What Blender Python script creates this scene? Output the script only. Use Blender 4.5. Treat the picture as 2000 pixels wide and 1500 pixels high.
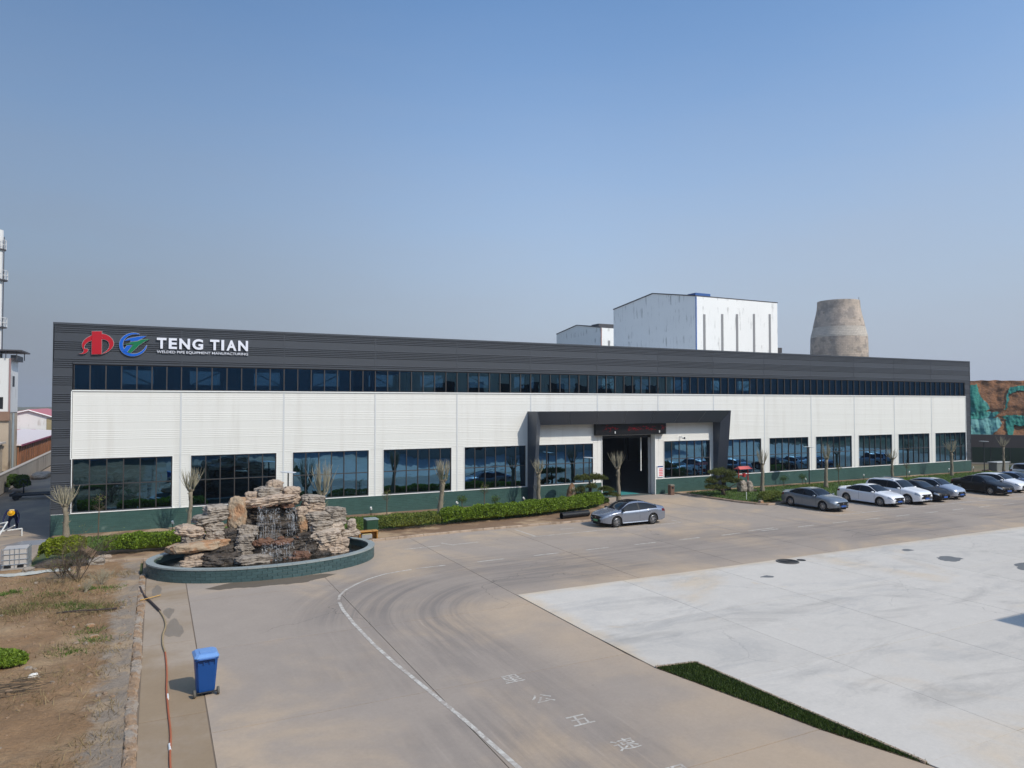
import bpy, bmesh, math, random
import numpy as np
from mathutils import Vector, Matrix, noise

for _o in list(bpy.data.objects):
    bpy.data.objects.remove(_o, do_unlink=True)
random.seed(11)
rng = np.random.default_rng(11)
SC = bpy.context.scene
COL = SC.collection
PI = math.pi
rad = math.radians

# ------------------------------------------------------------------ camera
cam = bpy.data.cameras.new("camera")
cam.sensor_width = 36.0
cam.lens = 25.02
cam.clip_start = 0.1
cam.clip_end = 6000
cam_ob = bpy.data.objects.new("camera", cam)
cam_ob.location = (4.65, -47.555, 7.569)
cam_ob.rotation_euler = (rad(90 + 1.512), 0, rad(-26.549))
COL.objects.link(cam_ob)
SC.camera = cam_ob

# ------------------------------------------------------------------ sky and sun
SUN_DIR = Vector((0.54, -1.0, 1.04)).normalized()      # towards the sun
SUN_EL = math.asin(SUN_DIR.z)
SUN_ROT = math.atan2(SUN_DIR.x, SUN_DIR.y)
world = bpy.data.worlds.new("World")
SC.world = world
world.use_nodes = True
wn = world.node_tree
wn.nodes.clear()
w_out = wn.nodes.new("ShaderNodeOutputWorld")
w_bg = wn.nodes.new("ShaderNodeBackground")
w_sky = wn.nodes.new("ShaderNodeTexSky")
w_sky.sky_type = 'NISHITA'
w_sky.sun_disc = False
w_sky.sun_elevation = SUN_EL
w_sky.sun_rotation = SUN_ROT
w_sky.altitude = 20
w_sky.air_density = 1.0
w_sky.dust_density = 1.0
w_sky.ozone_density = 1.0
w_bg.inputs['Strength'].default_value = 0.15
# hazy spring air: the clear sky is tinted a little and fades to a pale grey-blue towards the horizon, all round
HAZE_COL = (2.62, 2.96, 3.58)
SKY_TINT = (0.86, 1.05, 1.18)
w_tc = wn.nodes.new("ShaderNodeTexCoord")
w_sep = wn.nodes.new("ShaderNodeSeparateXYZ")
w_map = wn.nodes.new("ShaderNodeMapRange"); w_map.interpolation_type = 'SMOOTHSTEP'
w_map.inputs[1].default_value = 0.0; w_map.inputs[2].default_value = 0.55
w_map.inputs[3].default_value = 1.0; w_map.inputs[4].default_value = 0.0
w_tint = wn.nodes.new("ShaderNodeVectorMath"); w_tint.operation = 'MULTIPLY'; w_tint.inputs[1].default_value = SKY_TINT
w_mix = wn.nodes.new("ShaderNodeMix"); w_mix.data_type = 'RGBA'
w_mix.inputs[7].default_value = (*HAZE_COL, 1)
wn.links.new(w_tc.outputs['Generated'], w_sep.inputs[0])
w_ns = wn.nodes.new("ShaderNodeTexNoise"); w_ns.inputs['Scale'].default_value = 2.2; w_ns.inputs['Detail'].default_value = 6; w_ns.inputs['Roughness'].default_value = 0.6
w_mp = wn.nodes.new("ShaderNodeMapping"); w_mp.inputs['Scale'].default_value = (1, 1, 4.5); w_mp.inputs['Rotation'].default_value = (0.25, 0.1, 0)
w_ma = wn.nodes.new("ShaderNodeMath"); w_ma.operation = 'MULTIPLY_ADD'; w_ma.inputs[1].default_value = -0.11
wn.links.new(w_tc.outputs['Generated'], w_mp.inputs[0]); wn.links.new(w_mp.outputs[0], w_ns.inputs['Vector'])
w_m0 = wn.nodes.new("ShaderNodeMath"); w_m0.operation = 'SUBTRACT'; w_m0.inputs[1].default_value = 0.5
wn.links.new(w_ns.outputs[0], w_m0.inputs[0]); wn.links.new(w_m0.outputs[0], w_ma.inputs[0]); wn.links.new(w_sep.outputs[2], w_ma.inputs[2])
wn.links.new(w_ma.outputs[0], w_map.inputs[0])      # faint high streaks of haze
wn.links.new(w_map.outputs[0], w_mix.inputs['Factor'])
wn.links.new(w_sky.outputs[0], w_tint.inputs[0])
wn.links.new(w_tint.outputs[0], w_mix.inputs[6])
# the air scatters least opposite the sun
w_dot = wn.nodes.new("ShaderNodeVectorMath"); w_dot.operation = 'DOT_PRODUCT'
w_dot.inputs[1].default_value = Vector((SUN_DIR.x, SUN_DIR.y, 0)).normalized()
w_ph = wn.nodes.new("ShaderNodeMapRange"); w_ph.interpolation_type = 'SMOOTHSTEP'
w_ph.inputs[1].default_value = -1.05; w_ph.inputs[2].default_value = -0.45; w_ph.inputs[3].default_value = 0.60; w_ph.inputs[4].default_value = 1.0
w_fin = wn.nodes.new("ShaderNodeVectorMath"); w_fin.operation = 'SCALE'
wn.links.new(w_tc.outputs['Generated'], w_dot.inputs[0])
wn.links.new(w_dot.outputs['Value'], w_ph.inputs[0])
wn.links.new(w_mix.outputs[2], w_fin.inputs[0])
wn.links.new(w_ph.outputs[0], w_fin.inputs['Scale'])
wn.links.new(w_fin.outputs[0], w_bg.inputs['Color'])
wn.links.new(w_bg.outputs[0], w_out.inputs['Surface'])

sun = bpy.data.lights.new("sun", 'SUN')
sun.energy = 3.0
sun.angle = rad(0.55)
sun.color = (1.0, 0.935, 0.835)
sun_ob = bpy.data.objects.new("sun", sun)
sun_ob.rotation_euler = (-SUN_DIR).to_track_quat('-Z', 'Y').to_euler()
sun_ob.location = (60, -80, 90)
COL.objects.link(sun_ob)

SC.view_settings.view_transform = 'Standard'
SC.view_settings.look = 'None'
SC.view_settings.exposure = 0.13
SC.view_settings.gamma = 1.0
SC.view_settings.use_curve_mapping = False
SC.render.engine = 'CYCLES'
SC.cycles.max_bounces = 6
SC.cycles.transparent_max_bounces = 10
SC.cycles.use_denoising = True

# ------------------------------------------------------------------ helpers
WL = {}          # world location of every object that may be a parent


def srgb(r, g, b):
    def f(c):
        c /= 255.0
        return c / 12.92 if c <= 0.04045 else ((c + 0.055) / 1.055) ** 2.4
    return (f(r), f(g), f(b))


def tag(o, label=None, cat=None, group=None, kind=None):
    if label: o["label"] = label
    if cat: o["category"] = cat
    if group: o["group"] = group
    if kind: o["kind"] = kind
    return o


def empty(name, loc=(0, 0, 0), rz=0.0, label=None, cat=None, group=None, kind=None):
    o = bpy.data.objects.new(name, None)
    o.empty_display_size = 0.2
    o.location = loc
    o.rotation_euler = (0, 0, rz)
    COL.objects.link(o)
    WL[o.name] = Vector(loc)
    return tag(o, label, cat, group, kind)


def link(name, me, parent=None, loc=(0, 0, 0), rot=(0, 0, 0), scale=None):
    """link mesh me as an object; loc is local to the parent"""
    o = bpy.data.objects.new(name, me)
    o.location = loc
    o.rotation_euler = rot
    if scale is not None:
        o.scale = scale
    if parent is not None:
        o.parent = parent
    COL.objects.link(o)
    WL[o.name] = (WL[parent.name] if parent is not None else Vector((0, 0, 0))) + Vector(loc)
    return o


def np_mesh(name, V, F, mats, smooth=False, mi=None):
    me = bpy.data.meshes.new(name)
    V = np.asarray(V, dtype=np.float32).reshape(-1, 3)
    F = np.asarray(F, dtype=np.int32)
    n, k = F.shape
    me.vertices.add(len(V)); me.vertices.foreach_set("co", V.ravel())
    me.loops.add(n * k); me.loops.foreach_set("vertex_index", F.ravel())
    me.polygons.add(n)
    me.polygons.foreach_set("loop_start", np.arange(0, n * k, k, dtype=np.int32))
    me.polygons.foreach_set("loop_total", np.full(n, k, dtype=np.int32))
    if mi is not None:
        me.polygons.foreach_set("material_index", np.asarray(mi, dtype=np.int32))
    if smooth:
        me.polygons.foreach_set("use_smooth", np.ones(n, dtype=bool))
    for m in (mats if isinstance(mats, (list, tuple)) else [mats]):
        me.materials.append(m)
    me.update(calc_edges=True)
    me.validate()
    return me


class MB:
    """collects shapes, links them as one mesh object"""
    def __init__(s):
        s.v, s.f, s.m = [], [], []

    def add(s, vs, fs, mi=0):
        b = len(s.v)
        s.v += [tuple(v) for v in vs]
        for f in fs:
            s.f.append(tuple(b + i for i in f)); s.m.append(mi)
        return s

    def box(s, x0, x1, y0, y1, z0, z1, mi=0, T=None):
        vs = [(x0, y0, z0), (x1, y0, z0), (x1, y1, z0), (x0, y1, z0), (x0, y0, z1), (x1, y0, z1), (x1, y1, z1), (x0, y1, z1)]
        if T is not None: vs = [T @ Vector(v) for v in vs]
        return s.add(vs, [(0, 3, 2, 1), (4, 5, 6, 7), (0, 1, 5, 4), (1, 2, 6, 5), (2, 3, 7, 6), (3, 0, 4, 7)], mi)

    def bbox(s, x0, x1, y0, y1, z0, z1, b=0.01, mi=0, T=None):
        """box with chamfered vertical and top edges"""
        ring = [(x0 + b, y0), (x1 - b, y0), (x1, y0 + b), (x1, y1 - b), (x1 - b, y1), (x0 + b, y1), (x0, y1 - b), (x0, y0 + b)]
        cx, cy = (x0 + x1) / 2, (y0 + y1) / 2
        def sh(p): return (p[0] + (b if p[0] < cx else -b) * 0.7, p[1] + (b if p[1] < cy else -b) * 0.7)
        lo = [(x, y, z0) for x, y in ring]; mid = [(x, y, z1 - b) for x, y in ring]; hi = [(*sh(p), z1) for p in ring]
        vs = lo + mid + hi
        if T is not None: vs = [T @ Vector(v) for v in vs]
        fs = [tuple(reversed(range(8))), tuple(range(16, 24))]
        for k in range(2):
            for i in range(8):
                j = (i + 1) % 8
                fs.append((k * 8 + i, k * 8 + j, k * 8 + 8 + j, k * 8 + 8 + i))
        return s.add(vs, fs, mi)

    def prism(s, poly, z0, z1, mi=0, mi_side=None, T=None):
        n = len(poly)
        a = sum(poly[i][0] * poly[(i + 1) % n][1] - poly[(i + 1) % n][0] * poly[i][1] for i in range(n))
        if a < 0: poly = list(reversed(poly))
        vs = [(x, y, z0) for x, y in poly] + [(x, y, z1) for x, y in poly]
        if T is not None: vs = [T @ Vector(v) for v in vs]
        b = len(s.v); s.v += [tuple(v) for v in vs]
        s.f.append(tuple(b + n + i for i in range(n))); s.m.append(mi)
        s.f.append(tuple(b + i for i in reversed(range(n)))); s.m.append(mi)
        for i in range(n):
            j = (i + 1) % n
            s.f.append((b + i, b + j, b + n + j, b + n + i)); s.m.append(mi if mi_side is None else mi_side)
        return s

    def tube(s, pts, r, n=8, mi=0, cap=True):
        pts = [Vector(p) for p in pts]
        rs = r if isinstance(r, (list, tuple)) else [r] * len(pts)
        b = len(s.v)
        up = None
        for i, p in enumerate(pts):
            d = (pts[min(i + 1, len(pts) - 1)] - pts[max(i - 1, 0)])
            d = d.normalized() if d.length > 1e-9 else Vector((0, 0, 1))
            if up is None:
                up = Vector((0, 0, 1)) if abs(d.z) < 0.9 else Vector((1, 0, 0))
            a = d.cross(up).normalized(); c = a.cross(d).normalized(); up = c
            for k in range(n):
                t = 2 * PI * k / n
                s.v.append(tuple(p + (a * math.cos(t) + c * math.sin(t)) * rs[i]))
        for i in range(len(pts) - 1):
            for k in range(n):
                k2 = (k + 1) % n
                s.f.append((b + i * n + k, b + i * n + k2, b + (i + 1) * n + k2, b + (i + 1) * n + k)); s.m.append(mi)
        if cap:
            s.f.append(tuple(b + k for k in reversed(range(n)))); s.m.append(mi)
            e = b + (len(pts) - 1) * n
            s.f.append(tuple(e + k for k in range(n))); s.m.append(mi)
        return s

    def revolve(s, prof, n=24, mi=0, T=None, axis='z'):
        """prof: list of (r, h)"""
        b = len(s.v)
        for r, h in prof:
            for k in range(n):
                t = 2 * PI * k / n
                v = Vector((r * math.cos(t), r * math.sin(t), h))
                if axis == 'y': v = Vector((v.x, h, v.y))
                if T is not None: v = T @ v
                s.v.append(tuple(v))
        for i in range(len(prof) - 1):
            for k in range(n):
                k2 = (k + 1) % n
                s.f.append((b + i * n + k, b + i * n + k2, b + (i + 1) * n + k2, b + (i + 1) * n + k)); s.m.append(mi)
        return s

    def mesh(s, name, mats, smooth=False, off=(0, 0, 0)):
        me = bpy.data.meshes.new(name)
        ox, oy, oz = off
        me.from_pydata([(x - ox, y - oy, z - oz) for x, y, z in s.v], [], s.f)
        for m in (mats if isinstance(mats, (list, tuple)) else [mats]):
            me.materials.append(m)
        if any(s.m): me.polygons.foreach_set("material_index", s.m)
        if smooth: me.polygons.foreach_set("use_smooth", [True] * len(me.polygons))
        me.update()
        return me

    def build(s, name, mats, parent=None, smooth=False, world=True, loc=None):
        """world=True: coordinates collected are world coordinates; loc = pivot in world space"""
        if loc is None:
            loc = WL[parent.name] if (parent is not None and world) else Vector((0, 0, 0))
            return link(name, s.mesh(name, mats, smooth, loc if world else (0, 0, 0)), parent)
        loc = Vector(loc)
        base = WL[parent.name] if parent is not None else Vector((0, 0, 0))
        return link(name, s.mesh(name, mats, smooth, loc), parent, loc - base)


def wmesh(name, me, parent=None):
    """mesh already in world coordinates -> object under parent"""
    if parent is not None:
        me.transform(Matrix.Translation(-WL[parent.name]))
    return link(name, me, parent)


def copy_tree(o, parent=None):
    c = o.copy(); COL.objects.link(c)
    c.parent = parent
    WL[c.name] = Vector(c.location)
    for ch in list(o.children):
        copy_tree(ch, c)
    return c


def pchip(xs, ys, x):
    xs = np.asarray(xs, float); ys = np.asarray(ys, float)
    h = np.diff(xs); d = np.diff(ys) / h
    m = np.zeros_like(ys)
    for i in range(1, len(xs) - 1):
        if d[i - 1] * d[i] > 0:
            w1, w2 = 2 * h[i] + h[i - 1], h[i] + 2 * h[i - 1]
            m[i] = (w1 + w2) / (w1 / d[i - 1] + w2 / d[i])
    m[0], m[-1] = d[0], d[-1]
    x = np.clip(np.asarray(x, float), xs[0], xs[-1])
    k = np.clip(np.searchsorted(xs, x) - 1, 0, len(h) - 1)
    t = (x - xs[k]) / h[k]
    return ((2 * t**3 - 3 * t**2 + 1) * ys[k] + (t**3 - 2 * t**2 + t) * h[k] * m[k]
            + (-2 * t**3 + 3 * t**2) * ys[k + 1] + (t**3 - t**2) * h[k] * m[k + 1])


# ------------------------------------------------------------------ materials
def new_mat(name):
    m = bpy.data.materials.new(name); m.use_nodes = True
    nt = m.node_tree
    return m, nt, nt.nodes["Principled BSDF"]


class NT:
    """tiny node-graph helper"""
    def __init__(s, nt): s.nt = nt
    def n(s, t, **kw):
        nd = s.nt.nodes.new(t)
        for k, v in kw.items(): setattr(nd, k, v)
        return nd
    def set(s, sock, v):
        if hasattr(v, 'is_linked') or isinstance(v, bpy.types.NodeSocket): s.nt.links.new(v, sock)
        else: sock.default_value = v
    def math(s, op, a, b=0.0, c=0.0, clamp=False):
        nd = s.n("ShaderNodeMath", operation=op, use_clamp=clamp)
        s.set(nd.inputs[0], a); s.set(nd.inputs[1], b); s.set(nd.inputs[2], c)
        return nd.outputs[0]
    def pos(s): return s.n("ShaderNodeNewGeometry").outputs['Position']
    def obj(s): return s.n("ShaderNodeTexCoord").outputs['Object']
    def mapv(s, v, scale=(1, 1, 1), rot=(0, 0, 0), loc=(0, 0, 0)):
        nd = s.n("ShaderNodeMapping"); s.nt.links.new(v, nd.inputs[0])
        nd.inputs['Scale'].default_value = scale; nd.inputs['Rotation'].default_value = rot; nd.inputs['Location'].default_value = loc
        return nd.outputs[0]
    def noise(s, v, scale, detail=4, rough=0.55, dist=0.0):
        nd = s.n("ShaderNodeTexNoise"); s.nt.links.new(v, nd.inputs['Vector'])
        nd.inputs['Scale'].default_value = scale; nd.inputs['Detail'].default_value = detail
        nd.inputs['Roughness'].default_value = rough; nd.inputs['Distortion'].default_value = dist
        return nd.outputs[0]
    def ramp(s, v, a, b, lo=0.0, hi=1.0):
        nd = s.n("ShaderNodeMapRange"); nd.interpolation_type = 'SMOOTHSTEP'
        s.set(nd.inputs[0], v); s.set(nd.inputs[1], a); s.set(nd.inputs[2], b); s.set(nd.inputs[3], lo); s.set(nd.inputs[4], hi)
        return nd.outputs[0]
    def mix(s, f, a, b):
        nd = s.n("ShaderNodeMix", data_type='RGBA')
        s.set(nd.inputs['Factor'], f)
        for sock, v in ((nd.inputs[6], a), (nd.inputs[7], b)):
            s.set(sock, (*v, 1.0) if isinstance(v, tuple) and len(v) == 3 else v)
        return nd.outputs[2]
    def scale(s, c, f):
        nd = s.n("ShaderNodeVectorMath", operation='SCALE')
        s.set(nd.inputs[0], c); s.set(nd.inputs['Scale'], f)
        return nd.outputs[0]
    def bump(s, h, strength=0.3, dist=0.02):
        nd = s.n("ShaderNodeBump"); s.set(nd.inputs['Height'], h)
        nd.inputs['Strength'].default_value = strength; nd.inputs['Distance'].default_value = dist
        return nd.outputs[0]


def pm(name, col, rough=0.7, metal=0.0, var=0.12, vs=1.5, fine=0.08, fs=25.0, bump=0.0, bs=60.0, bd=0.01,
       spec=0.4, island=0.0, objvar=0.0, coat=0.0, col2=None, c2s=0.6, c2t=(0.5, 0.65), local=False, stretch=None, emit=None, trans=0.0):
    m, nt, b = new_mat(name)
    g = NT(nt)
    v = g.obj() if local else g.pos()
    vv = g.mapv(v, stretch) if stretch else v
    base = (*col, 1.0)
    c = base
    if col2 is not None:
        f = g.ramp(g.noise(vv, c2s, 6, 0.6), c2t[0], c2t[1])
        c = g.mix(f, col, col2)
    fac = 1.0
    if var: fac = g.math('ADD', 1.0 - var, g.math('MULTIPLY', g.noise(vv, vs, 5, 0.6), 2 * var))
    if fine: fac = g.math('MULTIPLY', fac, g.math('ADD', 1.0 - fine, g.math('MULTIPLY', g.noise(vv, fs, 3, 0.6), 2 * fine)))
    if island:
        ri = g.n("ShaderNodeNewGeometry").outputs['Random Per Island']
        fac = g.math('MULTIPLY', fac, g.math('ADD', 1.0 - island, g.math('MULTIPLY', ri, 2 * island)))
    if objvar:
        oi = g.n("ShaderNodeObjectInfo").outputs['Random']
        fac = g.math('MULTIPLY', fac, g.math('ADD', 1.0 - objvar, g.math('MULTIPLY', oi, 2 * objvar)))
    if isinstance(c, tuple):
        rgb = g.n("ShaderNodeRGB"); rgb.outputs[0].default_value = c; c = rgb.outputs[0]
    if not isinstance(fac, float): c = g.scale(c, fac)
    nt.links.new(c, b.inputs['Base Color'])
    b.inputs['Roughness'].default_value = rough
    b.inputs['Metallic'].default_value = metal
    b.inputs['Specular IOR Level'].default_value = spec
    if coat:
        b.inputs['Coat Weight'].default_value = coat; b.inputs['Coat Roughness'].default_value = 0.04
    if bump:
        nt.links.new(g.bump(g.noise(vv, bs, 5, 0.65), bump, bd), b.inputs['Normal'])
    if emit:
        b.inputs['Emission Color'].default_value = (*emit[0], 1); b.inputs['Emission Strength'].default_value = emit[1]
    if trans:
        b.inputs['Subsurface Weight'].default_value = 0.0
    return m


def leaf_mat(name, col, island=0.45, rough=0.55, hue=(1.25, 1.05, 0.6)):
    """leaf colour with per-leaf variation and some light through the leaf"""
    m, nt, b = new_mat(name); g = NT(nt)
    ri = g.n("ShaderNodeNewGeometry").outputs['Random Per Island']
    big = g.noise(g.pos(), 1.3, 3)
    c2 = tuple(min(1.0, col[i] * hue[i] * 1.5) for i in range(3))
    c = g.mix(g.math('MULTIPLY', g.math('ADD', ri, big), 0.5), tuple(x * 0.62 for x in col), c2)
    c = g.scale(c, g.math('ADD', 1 - island * 0.5, g.math('MULTIPLY', ri, island)))
    nt.links.new(c, b.inputs['Base Color'])
    b.inputs['Roughness'].default_value = rough
    b.inputs['Specular IOR Level'].default_value = 0.25
    tr = g.n("ShaderNodeBsdfTranslucent"); nt.links.new(c, tr.inputs['Color'])
    mx = g.n("ShaderNodeMixShader"); mx.inputs[0].default_value = 0.28
    nt.links.new(b.outputs[0], mx.inputs[1]); nt.links.new(tr.outputs[0], mx.inputs[2])
    nt.links.new(mx.outputs[0], nt.nodes["Material Output"].inputs['Surface'])
    return m


def leaf_cloud(P, size, mat, name, ratio=0.5, up=0.3, jitter=0.35, aim=None):
    """diamond leaves at points P (N,3); aim: (N,3) preferred long axis"""
    P = np.asarray(P); n = len(P)
    a = rng.normal(size=(n, 3))
    if aim is not None: a = aim + a * 0.35
    a /= np.linalg.norm(a, axis=1, keepdims=True) + 1e-9
    nn = rng.normal(size=(n, 3)); nn[:, 2] += up * 3
    b = np.cross(a, nn); b /= np.linalg.norm(b, axis=1, keepdims=True) + 1e-9
    L = size * (1 + jitter * rng.uniform(-1, 1, (n, 1)))
    V = np.empty((n, 4, 3))
    V[:, 0] = P - a * L * 0.5; V[:, 1] = P + b * L * ratio * 0.5; V[:, 2] = P + a * L * 0.5; V[:, 3] = P - b * L * ratio * 0.5
    F = np.arange(n * 4).reshape(n, 4)
    return np_mesh(name, V, F, mat)


def blades(P, h, w, mat, name, lean=0.35):
    """single-triangle grass blades"""
    P = np.asarray(P); n = len(P)
    t = rng.uniform(0, 2 * PI, n)
    d = np.stack([np.cos(t), np.sin(t), np.zeros(n)], 1)
    H = (h * rng.uniform(0.55, 1.3, n))[:, None]
    tip = P + np.stack([rng.normal(size=n) * lean, rng.normal(size=n) * lean, np.ones(n)], 1) * H
    V = np.empty((n, 3, 3)); V[:, 0] = P - d * w; V[:, 1] = P + d * w; V[:, 2] = tip
    return np_mesh(name, V, np.arange(n * 3).reshape(n, 3), mat)
# ================================================================== ground materials
def road_mat(name, base, tan, dark, tyres=True, tan_t=(0.46, 0.66), pale=None, crackw=0.4, slabvar=0.035, edge_dirt=False):
    m, nt, b = new_mat(name); g = NT(nt)
    p = g.pos()
    oi = g.n("ShaderNodeObjectInfo").outputs['Random']
    c = g.mix(g.ramp(g.noise(p, 0.16, 6, 0.62, 0.6), *tan_t), base, tan)
    if pale is not None:
        c = g.mix(g.math('MULTIPLY', g.ramp(g.noise(g.mapv(p, (0.35, 1, 1), (0, 0, 0.3)), 0.5, 7, 0.68, 1.2), 0.5, 0.72), 0.7), c, pale)
    # rust and mud blots
    c = g.mix(g.math('MULTIPLY', g.ramp(g.noise(p, 0.45, 5, 0.55, 0.4), 0.66, 0.75), 0.55), c, tan)
    if tyres:
        sx = g.n("ShaderNodeSeparateXYZ"); nt.links.new(p, sx.inputs[0])
        u = g.math('MAXIMUM', g.math('SUBTRACT', 18.0, sx.outputs[0]), 0.0)
        v = g.math('MAXIMUM', g.math('ADD', sx.outputs[1], 24.5), 0.0)
        r = g.math('SQRT', g.math('ADD', g.math('MULTIPLY', u, u), g.math('MULTIPLY', v, v)))
        s_ = g.math('SUBTRACT', sx.outputs[0], sx.outputs[1])
        cv = g.n("ShaderNodeCombineXYZ"); nt.links.new(r, cv.inputs[0]); nt.links.new(s_, cv.inputs[1])
        wob = g.noise(p, 0.25, 2)
        st = g.noise(g.mapv(cv.outputs[0], (1.0, 0.07, 1)), 2.6, 6, 0.7, 0.3)
        lane = g.math('MULTIPLY', g.ramp(g.math('ADD', r, g.math('MULTIPLY', wob, 2.0)), 3.2, 5.2), g.ramp(g.math('ADD', r, g.math('MULTIPLY', wob, 2.5)), 12.5, 8.5))
        lane = g.math('MULTIPLY', lane, g.ramp(g.noise(p, 0.12, 3, 0.5, 0.5), 0.3, 0.6))
        c = g.mix(g.math('MULTIPLY', lane, g.ramp(st, 0.36, 0.66, 0.3, 0.95)), c, dark)
        st2 = g.noise(g.mapv(cv.outputs[0], (1.0, 0.05, 1), (0, 0, 0), (3, 7, 0)), 4.5, 4, 0.65, 0.2)
        c = g.mix(g.math('MULTIPLY', g.ramp(st2, 0.6, 0.74), g.math('MULTIPLY', lane, 0.5)), c, tuple(x * 1.35 for x in base))
        # dust blown along the right-hand edge of the drive and the road
        ed = g.math('MULTIPLY', g.ramp(r, 4.2, 0.2), g.ramp(g.noise(p, 0.3, 4), 0.25, 0.65))
        c = g.mix(g.math('MULTIPLY', ed, 0.85), c, tan)
    if edge_dirt:
        sx = g.n("ShaderNodeSeparateXYZ"); nt.links.new(p, sx.inputs[0])
        e1 = g.math('SUBTRACT', sx.outputs[0], 17.45); e2 = g.math('SUBTRACT', -22.38, sx.outputs[1])
        ed = g.math('MINIMUM', e1, e2)
        dm = g.ramp(g.math('ADD', ed, g.math('MULTIPLY', g.noise(p, 0.8, 6, 0.7), -1.7)), -0.15, -1.2)
        c = g.mix(g.math('MULTIPLY', dm, 0.9), c, tan)
        # grey scuffs and rusty blots
        c = g.mix(g.math('MULTIPLY', g.ramp(g.noise(g.mapv(p, (0.5, 1.2, 1), (0, 0, -0.2)), 0.35, 8, 0.72, 0.8), 0.48, 0.68), 0.42), c, srgb(162, 160, 156))
        c = g.mix(g.math('MULTIPLY', g.ramp(g.noise(g.mapv(p, (0.6, 1, 1)), 0.33, 5, 0.6, 0.3), 0.68, 0.76), 0.7), c, srgb(190, 160, 124))
    fac = g.math('ADD', 0.9, g.math('MULTIPLY', g.noise(p, 1.1, 6, 0.65), 0.2))
    fac = g.math('MULTIPLY', fac, g.math('ADD', 0.87, g.math('MULTIPLY', g.noise(p, 9.0, 6, 0.75), 0.26)))
    fac = g.math('MULTIPLY', fac, g.math('ADD', 0.92, g.math('MULTIPLY', g.noise(p, 45.0, 4, 0.75), 0.16)))
    fac = g.math('MULTIPLY', fac, g.math('ADD', 1.0 - slabvar, g.math('MULTIPLY', oi, 2 * slabvar)))
    # hairline cracks
    vo = g.n("ShaderNodeTexVoronoi", feature='DISTANCE_TO_EDGE'); vo.inputs['Scale'].default_value = 0.17
    dn = g.n("ShaderNodeTexNoise"); nt.links.new(p, dn.inputs['Vector']); dn.inputs['Scale'].default_value = 0.7; dn.inputs['Detail'].default_value = 6
    va = g.n("ShaderNodeVectorMath", operation='ADD')
    vs = g.n("ShaderNodeVectorMath", operation='SCALE'); nt.links.new(dn.outputs[1], vs.inputs[0]); vs.inputs['Scale'].default_value = 1.6
    nt.links.new(p, va.inputs[0]); nt.links.new(vs.outputs[0], va.inputs[1]); nt.links.new(va.outputs[0], vo.inputs['Vector'])
    crack = g.math('MULTIPLY', g.ramp(vo.outputs[0], 0.0035, 0.0), g.ramp(g.noise(p, 0.12, 2), 0.5, 0.62))
    fac = g.math('MULTIPLY', fac, g.math('SUBTRACT', 1.0, g.math('MULTIPLY', crack, crackw)))
    # dark flecks
    fl = g.ramp(g.noise(p, 2.6, 4, 0.5), 0.74, 0.8)
    fac = g.math('MULTIPLY', fac, g.math('SUBTRACT', 1.0, g.math('MULTIPLY', fl, 0.3)))
    nt.links.new(g.scale(c, fac), b.inputs['Base Color'])
    b.inputs['Roughness'].default_value = 0.86
    b.inputs['Specular IOR Level'].default_value = 0.3
    nt.links.new(g.bump(g.noise(p, 45, 5, 0.7), 0.25, 0.006), b.inputs['Normal'])
    return m


MAT = {}
MAT['road'] = road_mat("road_concrete", srgb(161, 148, 135), srgb(182, 161, 137), srgb(131, 122, 114))
MAT['apron'] = road_mat("apron_concrete", srgb(202, 195, 184), srgb(204, 184, 156), srgb(150, 150, 150), tyres=False, tan_t=(0.56, 0.8), pale=srgb(170, 164, 155), crackw=0.25, slabvar=0.05, edge_dirt=True)
MAT['alley'] = road_mat("alley_concrete", srgb(148, 134, 120), srgb(180, 160, 134), srgb(140, 130, 120), tyres=False)
MAT['gutter'] = road_mat("gutter_concrete", srgb(166, 150, 132), srgb(150, 130, 105), srgb(120, 110, 100), tyres=False, tan_t=(0.4, 0.6))
MAT['joint'] = pm("slab_joint_dirt", srgb(122, 107, 90), 0.95, var=0.25)
MAT['earth'] = pm("far_earth", srgb(116, 104, 80), 0.95, var=0.3, vs=0.05, col2=srgb(74, 84, 52), c2s=0.03, c2t=(0.42, 0.6))
MAT['dirt'] = pm("dry_dirt", srgb(150, 117, 82), 0.95, var=0.3, vs=0.9, fine=0.34, fs=7, bump=1.0, bs=9, bd=0.09, col2=srgb(172, 143, 104), c2s=0.35, c2t=(0.42, 0.68))
MAT['crust'] = pm("grey_cement_crust", srgb(150, 136, 120), 0.95, var=0.22, vs=1.6, fine=0.15, fs=14, bump=0.7, bs=18, bd=0.03, col2=srgb(168, 146, 120), c2s=1.2, c2t=(0.48, 0.6))
MAT['soil'] = pm("bed_soil", srgb(128, 102, 78), 0.95, var=0.22, vs=1.2, fine=0.2, fs=12, bump=0.6, bs=20, bd=0.03, col2=srgb(168, 142, 112), c2s=0.3, c2t=(0.5, 0.62))
MAT['lawn'] = pm("lawn_turf", srgb(74, 92, 50), 0.9, var=0.25, vs=0.8, fine=0.3, fs=18, bump=0.9, bs=30, bd=0.05, col2=srgb(84, 92, 50), c2s=0.6)
MAT['blade'] = leaf_mat("grass_blade", srgb(82, 108, 52), island=0.5, hue=(1.2, 1.05, 0.7))
MAT['blade_dark'] = leaf_mat("grass_blade_dark", srgb(56, 78, 40), island=0.7, hue=(1.4, 1.1, 0.7))
MAT['dry'] = leaf_mat("dry_grass", srgb(140, 122, 88), island=0.5, hue=(1.0, 1.0, 1.0))
MAT['kerb'] = pm("kerb_stone", srgb(172, 152, 132), 0.88, var=0.18, vs=1.5, fine=0.12, fs=20, bump=0.4, bs=30, objvar=0.1, col2=srgb(145, 125, 105), c2s=2.0)
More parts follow.
